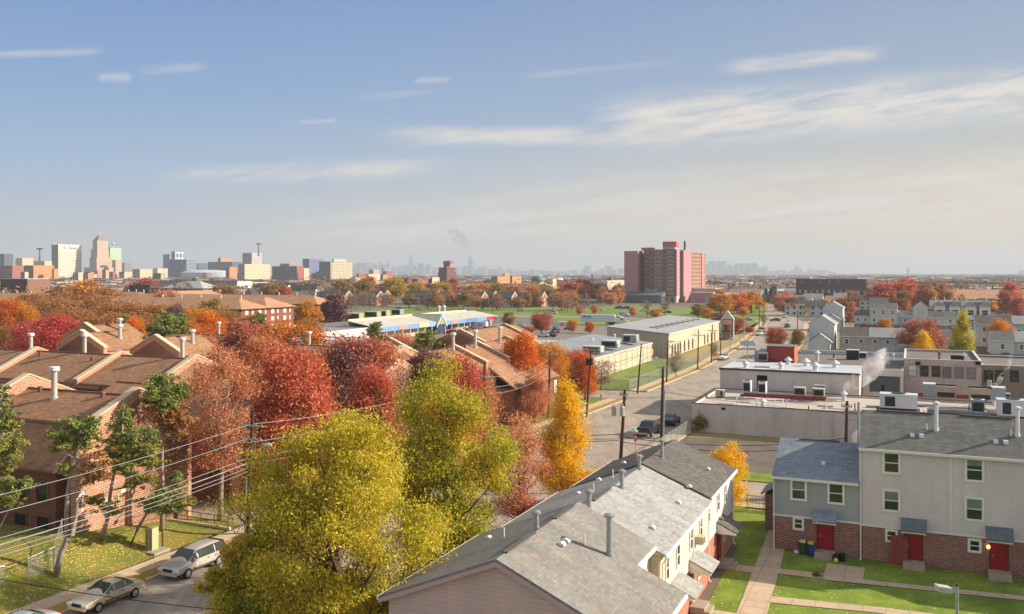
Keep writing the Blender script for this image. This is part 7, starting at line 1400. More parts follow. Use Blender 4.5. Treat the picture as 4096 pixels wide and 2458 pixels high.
# hedges and shrubs near the porch
for i, (qq, s, lm, lb) in enumerate(((B3(150, 660), 1.3, 'bare', 'dark round shrub on the bank by the steps'), (B2(2410, 500), 1.6, 'och', 'olive shrub beside the porch balcony'), (B3(20, 520), 1.3, 'och', 'low olive shrub below the porch'), (z2(150, 1215), 1.0, 'och', 'low dark hedge at the corner of the white factory'), (z2(700, 1215), .8, 'tan', 'brown weeds along the white factory wall'))):
    cm_, tm = tree_meshes(70+i, 'round', 2.2*s, 2.6*s, 2500, .14, .05, 40, .16); T = thing('shrub', G(*qq), lb, 'shrub'); ob('stems', tm, M_BARK, T); ob('foliage', cm_, LM[lm], T)
# fallen leaves drifting at the foot of trees are part of the lawn material; far tree belt, uncountable
rg = np.random.default_rng(5); P = []
while len(P) < 3600:
    y = 600*math.exp(rg.random()*2.0); x = y*rg.uniform(-.6, .6); k_ = x/y
    if y < 720 and -.3 < k_ < .5: continue
    P.append((x, y, rg.uniform(2, 5.5), rg.uniform(3.5, 7)*(1+y/5000)))
P = np.array(P); nl = 40; idx = np.repeat(np.arange(len(P)), nl); pos_ = P[idx]
XYZ = np.stack([pos_[:, 0], pos_[:, 1], pos_[:, 2]+2.0], 1)+rg.normal(size=(len(idx), 3))*np.stack([pos_[:, 3]*.55, pos_[:, 3]*.55, pos_[:, 3]*.38], 1)
XYZ[:, 2] = np.maximum(XYZ[:, 2], .3)
V = leaves(XYZ, 1.7, rg, .1, 1.2)
fmm, t = newmat('far_foliage'); oc = t.n('ShaderNodeTexCoord', out=3); nz = t.noise(t.scalexyz(oc, 1, .5, .2), .02, 3.0)
g = t.nt.nodes.new('ShaderNodeNewGeometry'); c = t.ramp(t.m('ADD', t.m('MULTIPLY', t.rng(nz, .25, .75), .8), t.m('MULTIPLY', g.outputs[8], .2)), [(0, lin('#5a5030')), (.25, lin('#7d6238')), (.45, lin('#96702f')), (.6, lin('#8a4a30')), (.75, lin('#6f5a48')), (1, lin('#a0782c'))])
finish(fmm, t, c, .8); ob('distant_trees', quads_mesh('distant_trees', V), fmm, kind='stuff', label='far autumn treetops merging between the distant roofs')
# ---------------------------------------------------------------- vehicles
M_TYRE = plain('tyre', '#1a1a1b', .8); M_RIM = plain('rim', '#a9abad', .35, .1, 3, metal=.6); M_CGL = glassmat('car_glass', (.045, .055, .05), .04); M_HL = plain('headlight', '#d8dade', .15, .05, spec=.6); M_TL = plain('taillight', '#b01014', .25, .1); M_PLATE = plain('plate', '#d9c24a', .5); M_BUMP = plain('bumper_dark', '#26272a', .6)
PROF = {  # stations: x, z_bottom, z_belt, z_roof (== belt where no cabin), half width belt, half width roof
 'sedan': (4.75, 1.78, [(-2.37, .38, .62, .62, .74, .74), (-2.28, .28, .78, .78, .82, .8), (-1.25, .24, .92, .92, .88, .86), (-.95, .24, .95, .97, .89, .82), (-.15, .22, .97, 1.42, .89, .62), (.75, .22, .98, 1.43, .89, .62), (1.45, .24, .99, 1.03, .88, .8), (2.2, .28, .95, .95, .84, .8), (2.38, .4, .72, .72, .78, .76)], 3, 6),
 'van': (5.0, 1.95, [(-2.5, .4, .66, .66, .82, .8), (-2.38, .3, .86, .86, .9, .88), (-1.55, .26, 1.05, 1.05, .96, .92), (-1.35, .26, 1.08, 1.1, .97, .9), (-.55, .24, 1.1, 1.72, .97, .74), (1.2, .24, 1.1, 1.78, .97, .76), (2.2, .28, 1.1, 1.72, .96, .76), (2.45, .34, 1.06, 1.12, .95, .9), (2.52, .4, .8, .8, .92, .9)], 3, 7),
 'suv': (4.7, 1.85, [(-2.35, .45, .7, .7, .82, .8), (-2.25, .34, .96, .96, .88, .86), (-1.2, .32, 1.08, 1.08, .92, .9), (-.95, .32, 1.1, 1.12, .92, .88), (-.4, .3, 1.1, 1.72, .92, .74), (1.2, .3, 1.1, 1.76, .92, .74), (2.1, .34, 1.1, 1.7, .92, .76), (2.28, .38, 1.05, 1.12, .9, .86), (2.35, .45, .8, .8, .88, .86)], 3, 7),
 'pickup': (5.6, 2.0, [(-2.8, .5, .78, .78, .88, .86), (-2.7, .4, 1.05, 1.05, .95, .93), (-1.5, .36, 1.16, 1.16, .98, .96), (-1.25, .36, 1.18, 1.2, .98, .94), (-.6, .34, 1.18, 1.8, .98, .78), (.55, .34, 1.18, 1.82, .98, .78), (.95, .36, 1.18, 1.2, .98, .94), (1.0, .38, 1.18, 1.18, .98, .96), (2.75, .42, 1.16, 1.16, .97, .95), (2.82, .5, .9, .9, .94, .92)], 3, 6)}
VP = {}
def vehicle_meshes(kind):
    if kind in VP: return VP[kind]
    Ln, Wd, st, c0, c1 = PROF[kind]; b = MB(); gl = MB(); vs = []; fs = []
    for (x, zb, zt, zr, hb, hr) in st:
        zm = zb+(zt-zb)*.45
        ring = [(x, -hb*.94, zb), (x, -hb*1.02, zm), (x, -hb, zt), (x, -hr, zr), (x, -hr*.6, zr+.05), (x, hr*.6, zr+.05), (x, hr, zr), (x, hb, zt), (x, hb*1.02, zm), (x, hb*.94, zb)]
        vs += ring
    n = 10
    for i in range(len(st)-1):
        for j in range(n): fs.append((i*n+j, i*n+(j+1) % n, (i+1)*n+(j+1) % n, (i+1)*n+j))
    fs += [tuple(range(n)), tuple(range((len(st)-1)*n, len(st)*n))[::-1]]
    b.add(vs, fs)
    out = []
    def pane(p, q, r, s, sh=.1, lift=.014):
        P = [Vector(v) for v in (p, q, r, s)]; c = sum(P, Vector())/4; P = [c+(v-c)*(1-sh) for v in P]; nn = (P[1]-P[0]).cross(P[3]-P[0]).normalized()
        if nn.dot(c-Vector((0, 0, .8))) < 0: nn = -nn
        gl.quad(*[v+nn*lift for v in P])
    R = lambda i, j: vs[i*n+j]
    panes = []
    for i in range(c0, c1):
        for (j, k_) in ((2, 3), (6, 7)):
            gl = MB(); pane(R(i, j), R(i+1, j), R(i+1, k_), R(i, k_)); panes.append(gl)
    gl = MB(); pane(R(c0, 3), R(c0, 6), R(c0+1, 6), R(c0+1, 3), .07, .045); panes.insert(0, gl)
    gl = MB(); pane(R(c1-1, 3), R(c1-1, 6), R(c1, 6), R(c1, 3), .07, .045); panes.append(gl)
    rr_ = .33 if kind == 'sedan' else .37
    ty = MB(); ty.T = Matrix.Rotation(math.pi/2, 4, 'X'); ty.lathe(0, 0, [(rr_*.62, -.12), (rr_*.94, -.12), (rr_, -.08), (rr_, .08), (rr_*.94, .12), (rr_*.62, .12)], 18)
    ri = MB(); ri.T = Matrix.Rotation(math.pi/2, 4, 'X'); ri.lathe(0, 0, [(rr_*.63, -.13), (rr_*.3, -.135), (rr_*.1, -.14), (rr_*.1, .14), (rr_*.3, .135), (rr_*.63, .13)], 12)
    VP[kind] = (b.mesh('body', True), [p.mesh('windshield' if i in (0,) else 'window_pane') for i, p in enumerate(panes)], ty.mesh('tyre'), ri.mesh('rim'), rr_); return VP[kind]
def vehicle(kind, loc, rz, mat, label, name=None, cat=None, detail=True, group=None, open_bed=None):
    Ln, Wd, st, c0, c1 = PROF[kind]; body, panes, ty, ri, rr_ = vehicle_meshes(kind)
    name = name or {'sedan': 'parked_car', 'van': 'minivan', 'suv': 'parked_car', 'pickup': 'pickup_truck'}[kind]
    T = thing(name, loc, label, cat or {'sedan': 'car', 'van': 'minivan', 'suv': 'car', 'pickup': 'pickup truck'}[kind], rz, group)
    B = ob('body', body, mat, T)
    md = B.modifiers.new('soft', 'SUBSURF') if detail else None
    if md: md.levels = md.render_levels = 2
    for p in panes: ob('windshield' if p is panes[0] else 'window', p, M_CGL, T)
    for x in (-Ln*.31, Ln*.30):
        for y in (-Wd*.455, Wd*.455):
            w_ = ob('wheel', ty, M_TYRE, T, (x, y, rr_))
            if detail: ob('rim', ri, M_RIM, w_)
    zf = st[1][2]
    for y in (-Wd*.36, Wd*.36):
        ob('headlight', MB().box(-Ln/2-.01, -Ln/2+.12, y-.2, y+.2, zf-.2, zf-.04), M_HL, T)
        zt_ = st[-2][2]; ob('taillight', MB().box(Ln/2-.1, Ln/2+.02, y-.14-(0 if kind != 'pickup' else -.1), y+.14-(0 if kind != 'pickup' else -.1)*0, zt_-.34, zt_-.06), M_TL, T)
    if detail:
        ob('bumper', MB().box(-Ln/2-.03, -Ln/2+.1, -Wd*.4, Wd*.4, st[1][1]+.06, st[1][1]+.24), mat, T); ob('bumper', MB().box(Ln/2-.08, Ln/2+.05, -Wd*.42, Wd*.42, st[-2][1]+.06, st[-2][1]+.26), mat if kind != 'pickup' else M_RIM, T)
        ob('grille', MB().box(-Ln/2-.02, -Ln/2+.1, -.4, .4, zf-.24, zf-.06), M_BUMP, T); ob('number_plate', MB().box(-Ln/2-.045, -Ln/2-.031, -.16, .16, st[1][1]+.1, st[1][1]+.22), M_PLATE, T)
        xm_ = st[c0][0]+.35
        for sg in (-1, 1):
            ob('mirror', MB().box(xm_-.06, xm_+.08, sg*Wd*.5, sg*(Wd*.5+.18), st[3][2], st[3][2]+.16), mat, T)
            ob('door_strip', MB().box(-Ln*.2, Ln*.22, sg*Wd*.5075, sg*Wd*.516, .5, .57), M_BUMP, T)
            for dx in (.35, 1.15): ob('handle', MB().box(dx, dx+.2, sg*Wd*.502, sg*Wd*.516, st[3][2]-.14, st[3][2]-.1), M_BUMP, T)
    if kind == 'pickup': ob('bed', MB().box(1.12, 2.7, -.82, .82, 1.2, 1.235), M_BUMP, T)
    return T
P_GOLD = paint('paint_gold', '#d6c5a8'); P_SILV = paint('paint_silver', '#c4beb4'); P_PALE = paint('paint_palesilver', '#aab4ba'); P_BLUE = paint('paint_steelblue', '#7c93a8'); P_BLK = paint('paint_black', '#1c2126'); P_NAVY = paint('paint_navy', '#161c2a'); P_WHT = paint('paint_white', '#d5d5d2', metal=0); P_RED = paint('paint_red', '#a3161c', metal=.1); P_DGY = paint('paint_grey', '#4c5056'); P_MAR = paint('paint_maroon', '#4f1a20')
UPS = RZA                      # nose (-x) pointing back towards the camera when rz = RZA
def lcar(l, off=-47.3): return W(interp(LK, l)+off, l, .012)
g_ = G(*C1(1010, 1395)); p_, l_ = PL(g_)
vehicle('sedan', W(-47.55, 42.7, .012), RZA, P_GOLD, 'gold beige four-door sedan parked at the kerb, bottom left')
vehicle('van', W(-47.1, 49.9, .012), RZA, P_SILV, 'silver beige minivan half behind the biggest yellow-green tree')
vehicle('sedan', W(-47.75, 36.4, .012), RZA, P_PALE, 'pale blue-silver car whose roof shows at the bottom left edge')
vehicle('sedan', W(-47.0, 58.5, .012), RZA, P_PALE, 'pale car hidden behind the yellow-green tree')
vehicle('van', W(-42.4, 116.2, .012), RZA, P_BLUE, 'blue-grey minivan parked across the street by the slanting pole')
q = PL(G(*B3(1330, 850))); vehicle('pickup', W(-31.7, q[1]+2.2, .012), RZA+math.pi, P_BLK, 'black pickup truck seen from behind at the right kerb')
vehicle('sedan', W(-30.9, q[1]+11.5, .012), RZA+math.pi, P_NAVY, 'dark navy sedan parked in the building shadow ahead of the pickup')
def gcar(q, kind, rz, mat, label, group=None, detail=False, **kw): g = G(*q); g.z = kw.pop('z', .04); return vehicle(kind, g, rz, mat, label, detail=detail, group=group, **kw)
gcar(A3(2045, 1305), 'sedan', RZA, P_WHT, 'white sedan alone on the avenue near the solar sign', detail=True); gcar(A3(2390, 1070), 'suv', RZA, P_WHT, 'white car parked at the far left kerb of the avenue'); gcar(A3(2412, 1040), 'suv', RZA, P_DGY, 'dark car parked behind the white one on the avenue')
for x, y, k_, mt, lb, rz in ((165, 900, 'suv', P_SILV, 'white van-like car driving on the far avenue', RZA), (70, 932, 'sedan', P_BLK, 'black car crossing at the far avenue', RZR), (195, 962, 'sedan', P_WHT, 'white car in the middle of the far avenue', RZA), (187, 992, 'sedan', P_BLK, 'dark car following the white one on the avenue', RZA+math.pi)): gcar(A4(x, y), k_, rz, mt, lb)
gcar(A3(2275, 925), 'sedan', RZR, P_PALE, 'silver car entering the avenue by the yellow sign')
for x, y, k_, mt, lb, rz in ((2050, 1038, 'sedan', P_RED, 'bright red car in the mall parking', RZA), (2080, 1028, 'suv', P_BLK, 'black car behind the bright red one', RZA), (2112, 1045, 'suv', P_DGY, 'grey car right of the bright red one', RZA), (2165, 1040, 'sedan', P_MAR, 'maroon car before the white box truck', RZA), (2222, 1030, 'suv', P_BLK, 'black car right of the white box truck', RZA), (2272, 1050, 'sedan', P_DGY, 'grey sedan in the mall parking middle', RZA), (2325, 1055, 'suv', P_RED, 'dark red car near the orange tree', RZA), (2388, 1030, 'sedan', P_RED, 'second bright red car at the back of the mall parking', RZA), (2402, 1062, 'suv', P_WHT, 'white car at the right of the mall parking', RZA), (1900, 1052, 'sedan', P_DGY, 'grey car at the left of the mall parking', RZR), (2030, 1052, 'sedan', P_BLK, 'dark low car in front of the bright red one', RZR)): gcar(A2(x, y), k_, rz, mt, lb, 'cars in the mall parking')
for x, y, k_, mt, lb, rz in ((75, 995, 'sedan', P_PALE, 'pale car under the dusty red tree', RZR), (365, 1085, 'sedan', P_BLK, 'black car at the front of the truck lot', RZR), (415, 1050, 'suv', P_MAR, 'maroon car beside the dusty red tree', RZA), (300, 1085, 'sedan', P_WHT, 'white car at the front of the truck lot', RZR), (1085, 880, 'van', P_WHT, 'white van behind the tractor unit', RZR+math.pi), (395, 862, 'suv', P_WHT, 'white car at the foot of the round amber tree', RZR), (20, 800, 'sedan', P_WHT, 'white car, leftmost of the row beyond the mall', RZR), (60, 788, 'suv', P_WHT, 'white car, second of the row beyond the mall', RZR), (85, 838, 'sedan', P_PALE, 'pale car in front of the row beyond the mall', RZR), (2005, 805, 'suv', P_BLK, 'black car by the pink annex', RZR), (2130, 838, 'suv', P_DGY, 'grey car on the tower parking', RZR), (1270, 840, 'sedan', P_WHT, 'white car below the pink tower', RZR), (1420, 838, 'sedan', P_PALE, 'silver car below the pink tower', RZR), (850, 830, 'sedan', P_WHT, 'white car behind the trailer', RZR), (1030, 812, 'suv', P_NAVY, 'navy car in the shade left of the tower', RZR), (1100, 815, 'suv', P_NAVY, 'second navy car in the shade left of the tower', RZR), (1500, 855, 'sedan', P_BLK, 'black car before the tower', RZR)): gcar(A3(x, y), k_, rz, mt, lb)
for x, y, k_, mt, lb, rz in ((785, 950, 'sedan', P_BLK, 'black car between the two gable houses', RZR), (1815, 1228, 'suv', P_NAVY, 'dark car left of the pointed yellow-green tree', RZR), (1960, 1235, 'sedan', P_NAVY, 'dark car right of the pointed yellow-green tree', RZR), (2030, 1238, 'suv', P_BLK, 'black car before the tall grey house', RZR), (2150, 885, 'suv', P_WHT, 'white car at the newer brick houses', RZR)): gcar(A4(x, y), k_, rz, mt, lb)
for x, y, k_, mt, lb in ((1380, 818, 'sedan', P_BLK, 'dark car on the road beyond the field, left'), (1575, 822, 'sedan', P_PALE, 'pale car on the road beyond the field'), (1990, 835, 'sedan', P_BLK, 'dark car on the road beyond the field, right'), (1090, 750, 'suv', P_DGY, 'grey car before the sunlit brick house'), (2260, 800, 'suv', P_PALE, 'pale car before the dark roofed house'), (2420, 805, 'suv', P_WHT, 'white car at the right of the brick houses')): gcar(A2(x, y), k_, RZR, mt, lb)
# semi truck with lettering
g = G(*A3(660, 965)); pA = G(*A3(990, 970)); ang = math.atan2(pA.y-g.y-0, pA.x-g.x); TT = thing('semi_truck', (g.x, g.y, .04), 'white semi truck with a long lettered trailer in the lot', 'truck', ang)
M_TRL = plain('trailer_white', '#c9ccd0', .5, .05, .3)
Lt = (pA-g).length
ob('trailer', MB().box(0, Lt, 0, 2.6, 1.2, 4.1), M_TRL, TT)
o = ob('trailer_letters', text_mesh('Bride', 1.5, .02), plain('letter_black', '#23252c', .6), TT, (Lt*.2, -.04, 3.35)); o.rotation_euler = (math.radians(90), 0, 0)
ob('small_lettering', MB().box(Lt*.17, Lt*.33, -.03, -.002, 2.5, 2.66), plain('letter_grey', '#7d7f86'), TT)
m = MB(); m.tube([(Lt*.085, -.03, 2.75), (Lt*.105, -.03, 2.85), (Lt*.115, -.03, 3.3), (Lt*.1, -.03, 3.8)], .1, 5); ob('trailer_emblem', m, MATS['letter_black'], TT)
ob('front_panel', MB().box(Lt+.002, Lt+.05, .05, 2.55, 1.3, 4.05), plain('cream_panel', '#d8cbb0'), TT)
cb = MB(); cb.prism([(Lt+.8, .1, .9), (Lt+5.6, .1, .9), (Lt+5.7, .1, 1.75), (Lt+4.1, .1, 2.05), (Lt+3.4, .1, 3.0), (Lt+2.3, .1, 3.75), (Lt+1.1, .1, 3.95), (Lt+.8, .1, 3.9)], (0, 2.4, 0)); ob('tractor_cab', cb, P_WHT, TT)
ob('windshield', MB().slab([(Lt+4.08, .25, 2.1), (Lt+4.08, 2.35, 2.1), (Lt+3.45, 2.35, 2.95), (Lt+3.45, .25, 2.95)], .03), M_CGL, TT); ob('side_window', MB().box(Lt+2.6, Lt+3.4, .06, .098, 2.05, 2.75), M_CGL, TT); ob('sleeper_window', MB().box(Lt+1.2, Lt+1.7, .06, .098, 2.9, 3.3), M_CGL, TT)
for x in (Lt*.17, Lt*.17+1.25, Lt*.86, Lt*.86+1.25, Lt+4.6):
    for y in (.2, 2.4):
        m = MB(); m.T = Matrix.Rotation(math.pi/2, 4, 'X'); m.lathe(0, 0, [(.3, -.2), (.5, -.2), (.5, .2), (.3, .2)], 14); ob('wheel', m, M_TYRE, TT, (x, y, .5))
ob('landing_gear', MB().box(Lt*.74, Lt*.78, .4, 2.2, .1, 1.19), M_GALV, TT); ob('chassis', MB().box(Lt*.8, Lt+3, .8, 1.8, .7, 1.1), M_BUMP, TT)
def boxtruck(q, label, rz, s=1.0, hood='#c9c9c6'):
    g = G(*q); T = thing('box_truck', (g.x, g.y, .04), label, 'truck', rz)
    ob('cargo_box', MB().box(0, 4.6*s, -1.1, 1.1, .8, 3.0), M_TRL, T); ob('cab', MB().prism([(-1.9, -1.0, .5), (0, -1.0, .5), (0, -1.0, 2.2), (-.7, -1.0, 2.2), (-1.2, -1.0, 1.4), (-1.9, -1.0, 1.2)], (0, 2.0, 0)), plain('cab_'+hood[1:], hood), T)
    ob('logo_patch', MB().box(1.5*s, 3.0*s, -1.13, -1.102, 1.3, 2.5), plain('patch_orange', '#c9864a'), T); ob('windshield', MB().slab([(-1.22, -.85, 1.42), (-1.22, .85, 1.42), (-.72, .85, 2.15), (-.72, -.85, 2.15)][::-1], .02), M_CGL, T)
    for x in (-1.1, 3.4*s):
        for y in (-.95, .95): m = MB(); m.T = Matrix.Rotation(math.pi/2, 4, 'X'); m.lathe(0, 0, [(.25, -.14), (.42, -.14), (.42, .14), (.25, .14)], 12); ob('wheel', m, M_TYRE, T, (x, y, .42))
boxtruck(A2(2125, 1012), 'white box truck with an orange patch by the mall end', RZR); boxtruck(A3(440, 1010), 'white box truck with a brown side behind the dusty red tree', RZR)
# ---------------------------------------------------------------- poles, lamps, wires
M_POLE = groundmat('creosote_wood', ['#3a2a22', '#4a352a', '#5a4234'], 1.2, 6.0); M_ARM = plain('weathered_arm', '#a9a093', .8, .15, 2); M_WIRE = plain('wire_pale', '#8f8d8b', .5); M_WIRED = plain('wire_dark', '#2b2826', .6)
def pole(base, h, label, arms=((.25, 2.4),), lean=(0, 0), lamp=None, trans=0, r=.15, mat=None, armdir=RZR, name='utility_pole', cat='utility pole'):
    T = thing(name, base, label, cat, armdir); top = Vector((lean[0], lean[1], h))
    ob('pole', MB().tube([(0, 0, -.2), tuple(top*.5), tuple(top)], [r*1.15, r, r*.75], 9), mat or M_POLE, T)
    for dz, L in arms:
        c = top*(1-dz/h); m = MB(); m.box(c.x-L/2, c.x+L/2, c.y-.16, c.y-.06, c.z-.07, c.z+.07); A = ob('crossarm', m, M_ARM, T)
        for s in (-.45, -.2, .2, .45): ob('insulator', MB().lathe(c.x+s*L, c.y-.11, [(.04, c.z+.07), (.06, c.z+.12), (.05, c.z+.26)], 6), M_GALV, A)
        for s in (-1, 1): ob('brace', MB().tube([(c.x+s*L*.3, c.y-.1, c.z-.07), (c.x+s*.05, c.y-.1, c.z-.75)], .025, 5), M_ARM, A)
    for i in range(trans):
        a = (i*2-1)*.42 if trans > 1 else .45
        z = h*.74; m = MB().lathe(a, -.22, [(.2, z), (.24, z+.05), (.24, z+.85), (.18, z+.95), (.05, z+1.0)], 12); tr_ = ob('transformer', m, plain('tr_grey', '#a9acac', .5, .08), T)
        for dx in (-.1, .1): ob('bushing', MB().lathe(a+dx, -.22, [(.03, z+.96), (.05, z+1.05), (.03, z+1.2)], 6), M_GALV, tr_)
    if lamp:
        z, L, dx = lamp; c = top*(z/h); m = MB().tube([c, c+Vector((dx*L*.4, -L*.1, .55)), c+Vector((dx*L, -L*.2, .75))], .035, 6); A = ob('lamp_arm', m, M_GALV, T)
        e = c+Vector((dx*L, -L*.2, .75)); hd = MB(); hd.T = Matrix.Translation(e) @ Matrix.Rotation(math.pi/2*dx, 4, 'Y'); hd.lathe(0, 0, [(.06, 0), (.13, .15), (.17, .5), (.08, .72)], 9); ob('lamp_head', hd, M_TIN, A)
    return T
def ptop(u, v, d): return At(u, d, Zat(v, d))
q = Gb(*C1(2388, 665)); q.z = .12; hP1 = Zat(B1(2450, 590)[1], q.y)-.1
P1 = pole(q, hP1, 'brown wooden pole with two crossarms left of the big yellow-green tree', ((1.2, 2.3), (2.3, 2.2)), lean=(.5, .1), lamp=(6.7, 1.6, 1), r=.17)
ob('conduit', MB().tube([(-.05, -.22, 0), (.1, -.2, 4.6)], .07, 8), M_GALV, P1)
b2 = W(-47, 98, .1); P2 = pole(b2, 10.4, 'wooden pole with pale crossarm at the crimson tree', ((1.8, 2.6),), r=.15)
b3 = At(2193, 133, .1); pole(b3, 9.7, 'wooden pole with pale crossarm between the orange trees', ((.4, 2.4), (2.4, 2.0)), lean=(.3, 0), r=.14)
b4 = G(*B3(720, 640), .12); pole(b4, 10.1, 'slanting wooden pole with black transformers at the corner lawn', ((.25, 2.6),), lean=(.7, 0), r=.14)
ob('transformer', MB().lathe(.85, -.3, [(.25, 7.6), (.28, 8.5), (.1, 8.7)], 10), M_BUMP, bpy.data.objects['utility_pole.003']); ob('transformer', MB().lathe(.25, -.3, [(.25, 7.6), (.28, 8.5), (.1, 8.7)], 10), M_BUMP, bpy.data.objects['utility_pole.003'])
b5 = At(2475, 88, .1); P5 = pole(b5, Zat(1562, 88), 'dark pole with two grey transformer cans and a lamp beyond the centre row', ((.5, .9),), lean=(.62, 0), trans=2, lamp=(5.2, .9, 1), r=.17)
b6 = G(*B3(1445, 845), .12); P6 = pole(b6, 9.2, 'thick dark pole with metal conduit beside the pickup', ((.2, 1.6),), lean=(.2, 0), r=.2); ob('conduit', MB().tube([(.25, -.2, 0), (.42, -.2, 6.2)], .13, 8), M_GALV, P6)
b7 = G(*B3(1213, 415), .12); pole(b7, 8.7, 'leaning pole with street lamp before the cream panel wall', (), lean=(.7, 0), lamp=(5.6, 2.6, 1), r=.14)
for (q, vt, lb, arms, lamp, rr_) in ((B3(1493, 310), A3(0, 1112)[1], 'pole at the warehouse corner with two crossarms', ((.3, 2.6), (1.2, 2.0)), None, .14), (B3(1792, 195), A3(0, 1010)[1], 'leaning pole with crossarm before the warehouse windows', ((1.3, 2.6),), None, .13), (B3(1926, 125), A3(0, 965)[1], 'first of two close poles along the warehouse walk', ((1.4, 2.2),), None, .14), (B3(2012, 75), A3(0, 985)[1], 'dark pole in front of the gate sign', (), None, .12), (A3(2105, 1225), A3(0, 965)[1], 'metal lamp pole right of the gate sign', (), (5.4, 2.4, 1), .08), (A3(2240, 1145), A3(0, 890)[1], 'pale pole at the side road mouth', (), None, .1), (A3(2385, 1010), A3(0, 800)[1], 'pole with grey boxes down the avenue', ((1.0, 1.6),), None, .14), (A3(2432, 960), A3(0, 690)[1], 'tall dark pole farther down the avenue', (), (7.0, 2.4, -1), .12)):
    b = G(*q, .1); pole(b, Zat(vt, b.y)-.1, lb, arms, (.25, 0), lamp, 0, rr_, M_GALV if 'metal' in lb or 'pale' in lb else None)
b14 = At(B4(742, 0)[0], 86, 0); P14 = pole(b14, Zat(B4(0, 495)[1], 86), 'brown pole with one grey transformer behind the grey row house', ((.5, 1.0),), lean=(.2, 0), trans=0, r=.17); ob('transformer', MB().lathe(1.05, -.2, [(.35, 4.4), (.42, 4.5), (.42, 6.0), (.3, 6.2), (.06, 6.4)], 12), M_TIN, P14)
b15 = At(B4(875, 0)[0], 76.5, 0); pole(b15, Zat(B4(0, 505)[1], 76.5), 'grey steel pole rising at the edge of the beige row house', (), r=.14, mat=M_GALV, name='steel_pole')
for (q, vt, lb, lamp) in ((A4(465, 945), A4(0, 680)[1], 'pale thin pole left of the rear row', None), (A4(1200, 1010), A4(0, 945)[1], 'street lamp before the tall pale house', (5.6, 2.4, 1)), (A4(1350, 1270), A4(0, 1130)[1], 'street lamp in front of the golden tree', (6.8, 2.6, 1)), (A4(1455, 1260), A4(0, 1075)[1], 'wooden pole in front of the golden tree', None), (A4(1855, 1215), A4(0, 1085)[1], 'street lamp under the pointed yellow-green tree', (5.6, 2, 1)), (A4(285, 1190), A4(0, 830)[1], 'tall wooden pole by the end house', None), (A4(340, 910), A4(0, 800)[1], 'pole by the yellow sign on the avenue', None),
    (A2(1098, 830), A2(0, 675)[1], 'dark lamp pole at the left of the field', None), (A2(1330, 805), A2(0, 690)[1], 'street lamp over the field road, left', (8, 3, 1)), (A2(1800, 815), A2(0, 680)[1], 'street lamp over the field road, right', (8, 3, -1)), (A2(2175, 835), A2(0, 720)[1], 'lamp pole near the mall end', (7, 3, 1)), (A2(2285, 855), A2(0, 660)[1], 'tall dark pole right of the mall end', None), (A2(1268, 790), A2(0, 600)[1], 'tall thin pole beyond the field', None), (A2(1690, 1035), A2(0, 905)[1], 'lamp pole before the mall sign', None), (A2(1285, 1040), A2(0, 950)[1], 'lamp pole at the left of the mall', (3.2, 1.2, 1)), (A2(1975, 1020), A2(0, 870)[1], 'lamp pole at the right of the mall', (7.8, 1.8, 1)), (A3(40, 700), A3(0, 440)[1], 'stadium light pole left of the domed church', None), (A3(878, 800), A3(0, 655)[1], 'lamp pole right of the red trees', None)):
    b = G(*q); hh = Zat(vt, b.y); pole(b, hh, lb, (((.3, 12),) if 'stadium' in lb else ()), (0, 0), lamp, 0, .12, M_POLE if 'wooden' in lb or 'dark' in lb else M_GALV, name='lamp_post' if lamp else 'pole', cat='street lamp' if lamp else 'pole')
def wire(a, b, sag, label, r=.025, mat=None, dark=False):
    a, b = Vector(a), Vector(b); pts = [(b-a)*s+Vector((0, 0, -4*sag*s*(1-s))) for s in np.linspace(0, 1, 15)]
    return ob('overhead_wire', MB().tube(pts, r, 5), mat or (M_WIRED if dark else M_WIRE), loc=a, label=label, cat='wire')
back = W(-49.2, 14, 0)
zs = [(9.0, 9.3, 'top wire running left from the wooden pole'), (7.9, 8.3, 'second wire running left from the wooden pole'), (6.3, 6.9, 'upper bundle cable left of the wooden pole'), (5.9, 6.5, 'thick lashed cable left of the wooden pole'), (5.5, 6.15, 'lower cable left of the wooden pole'), (5.2, 5.9, 'lowest pale cable left of the wooden pole')]
for z1, z0, lb in zs: wire(W(PL(P1.location)[0]+.2, PL(P1.location)[1], z1), (back.x, back.y, z0), .9, lb, .04 if 'thick' in lb else .022)
def seg(a, b, zs_, lb, **kw):
    for i, (za, zb_) in enumerate(zs_): wire((a.x, a.y, za), (b.x, b.y, zb_), .8, lb+(', %s one' % ['upper', 'second', 'third', 'fourth', 'lowest'][i]), **kw)
seg(P1.location, b2, ((9.0, 9.0), (7.5, 8.0), (6.2, 7.0), (5.7, 6.6)), 'wire from the brown wooden pole to the crimson tree pole')
seg(b2, b3, ((8.9, 8.5), (7.6, 7.4), (6.8, 6.6)), 'wire between the crimson tree pole and the orange tree pole'); seg(b3, b4, ((8.4, 8.6), (7.2, 7.4), (6.6, 6.9), (6.2, 6.4)), 'wire between the orange tree pole and the slanting pole')
seg(b4, b7, ((9.7, 8.4), (7.6, 7.2), (7.0, 6.6)), 'wire from the slanting pole to the lamp pole', dark=True); seg(b7, G(*B3(1493, 310)), ((8.4, 8.0), (6.8, 6.6)), 'wire along the avenue beyond the lamp pole', dark=True); seg(G(*B3(1493, 310)), G(*B3(1792, 195)), ((7.8, 8.6), (6.6, 7.0)), 'wire along the warehouse', dark=True)
seg(b5, W(-47.5, 84, 0), ((5.6, 6.2), (5.0, 5.6)), 'dark cable crossing the street left of the transformer pole', dark=True, r=.035); seg(b5, b14, ((5.4, 5.6), (4.9, 5.0)), 'dark cable crossing right over the gravel lot', dark=True, r=.035); seg(b6, W(20, 104, 0), ((6.0, 6.2),), 'dark cable from the thick pole across the gravel lot', dark=True)
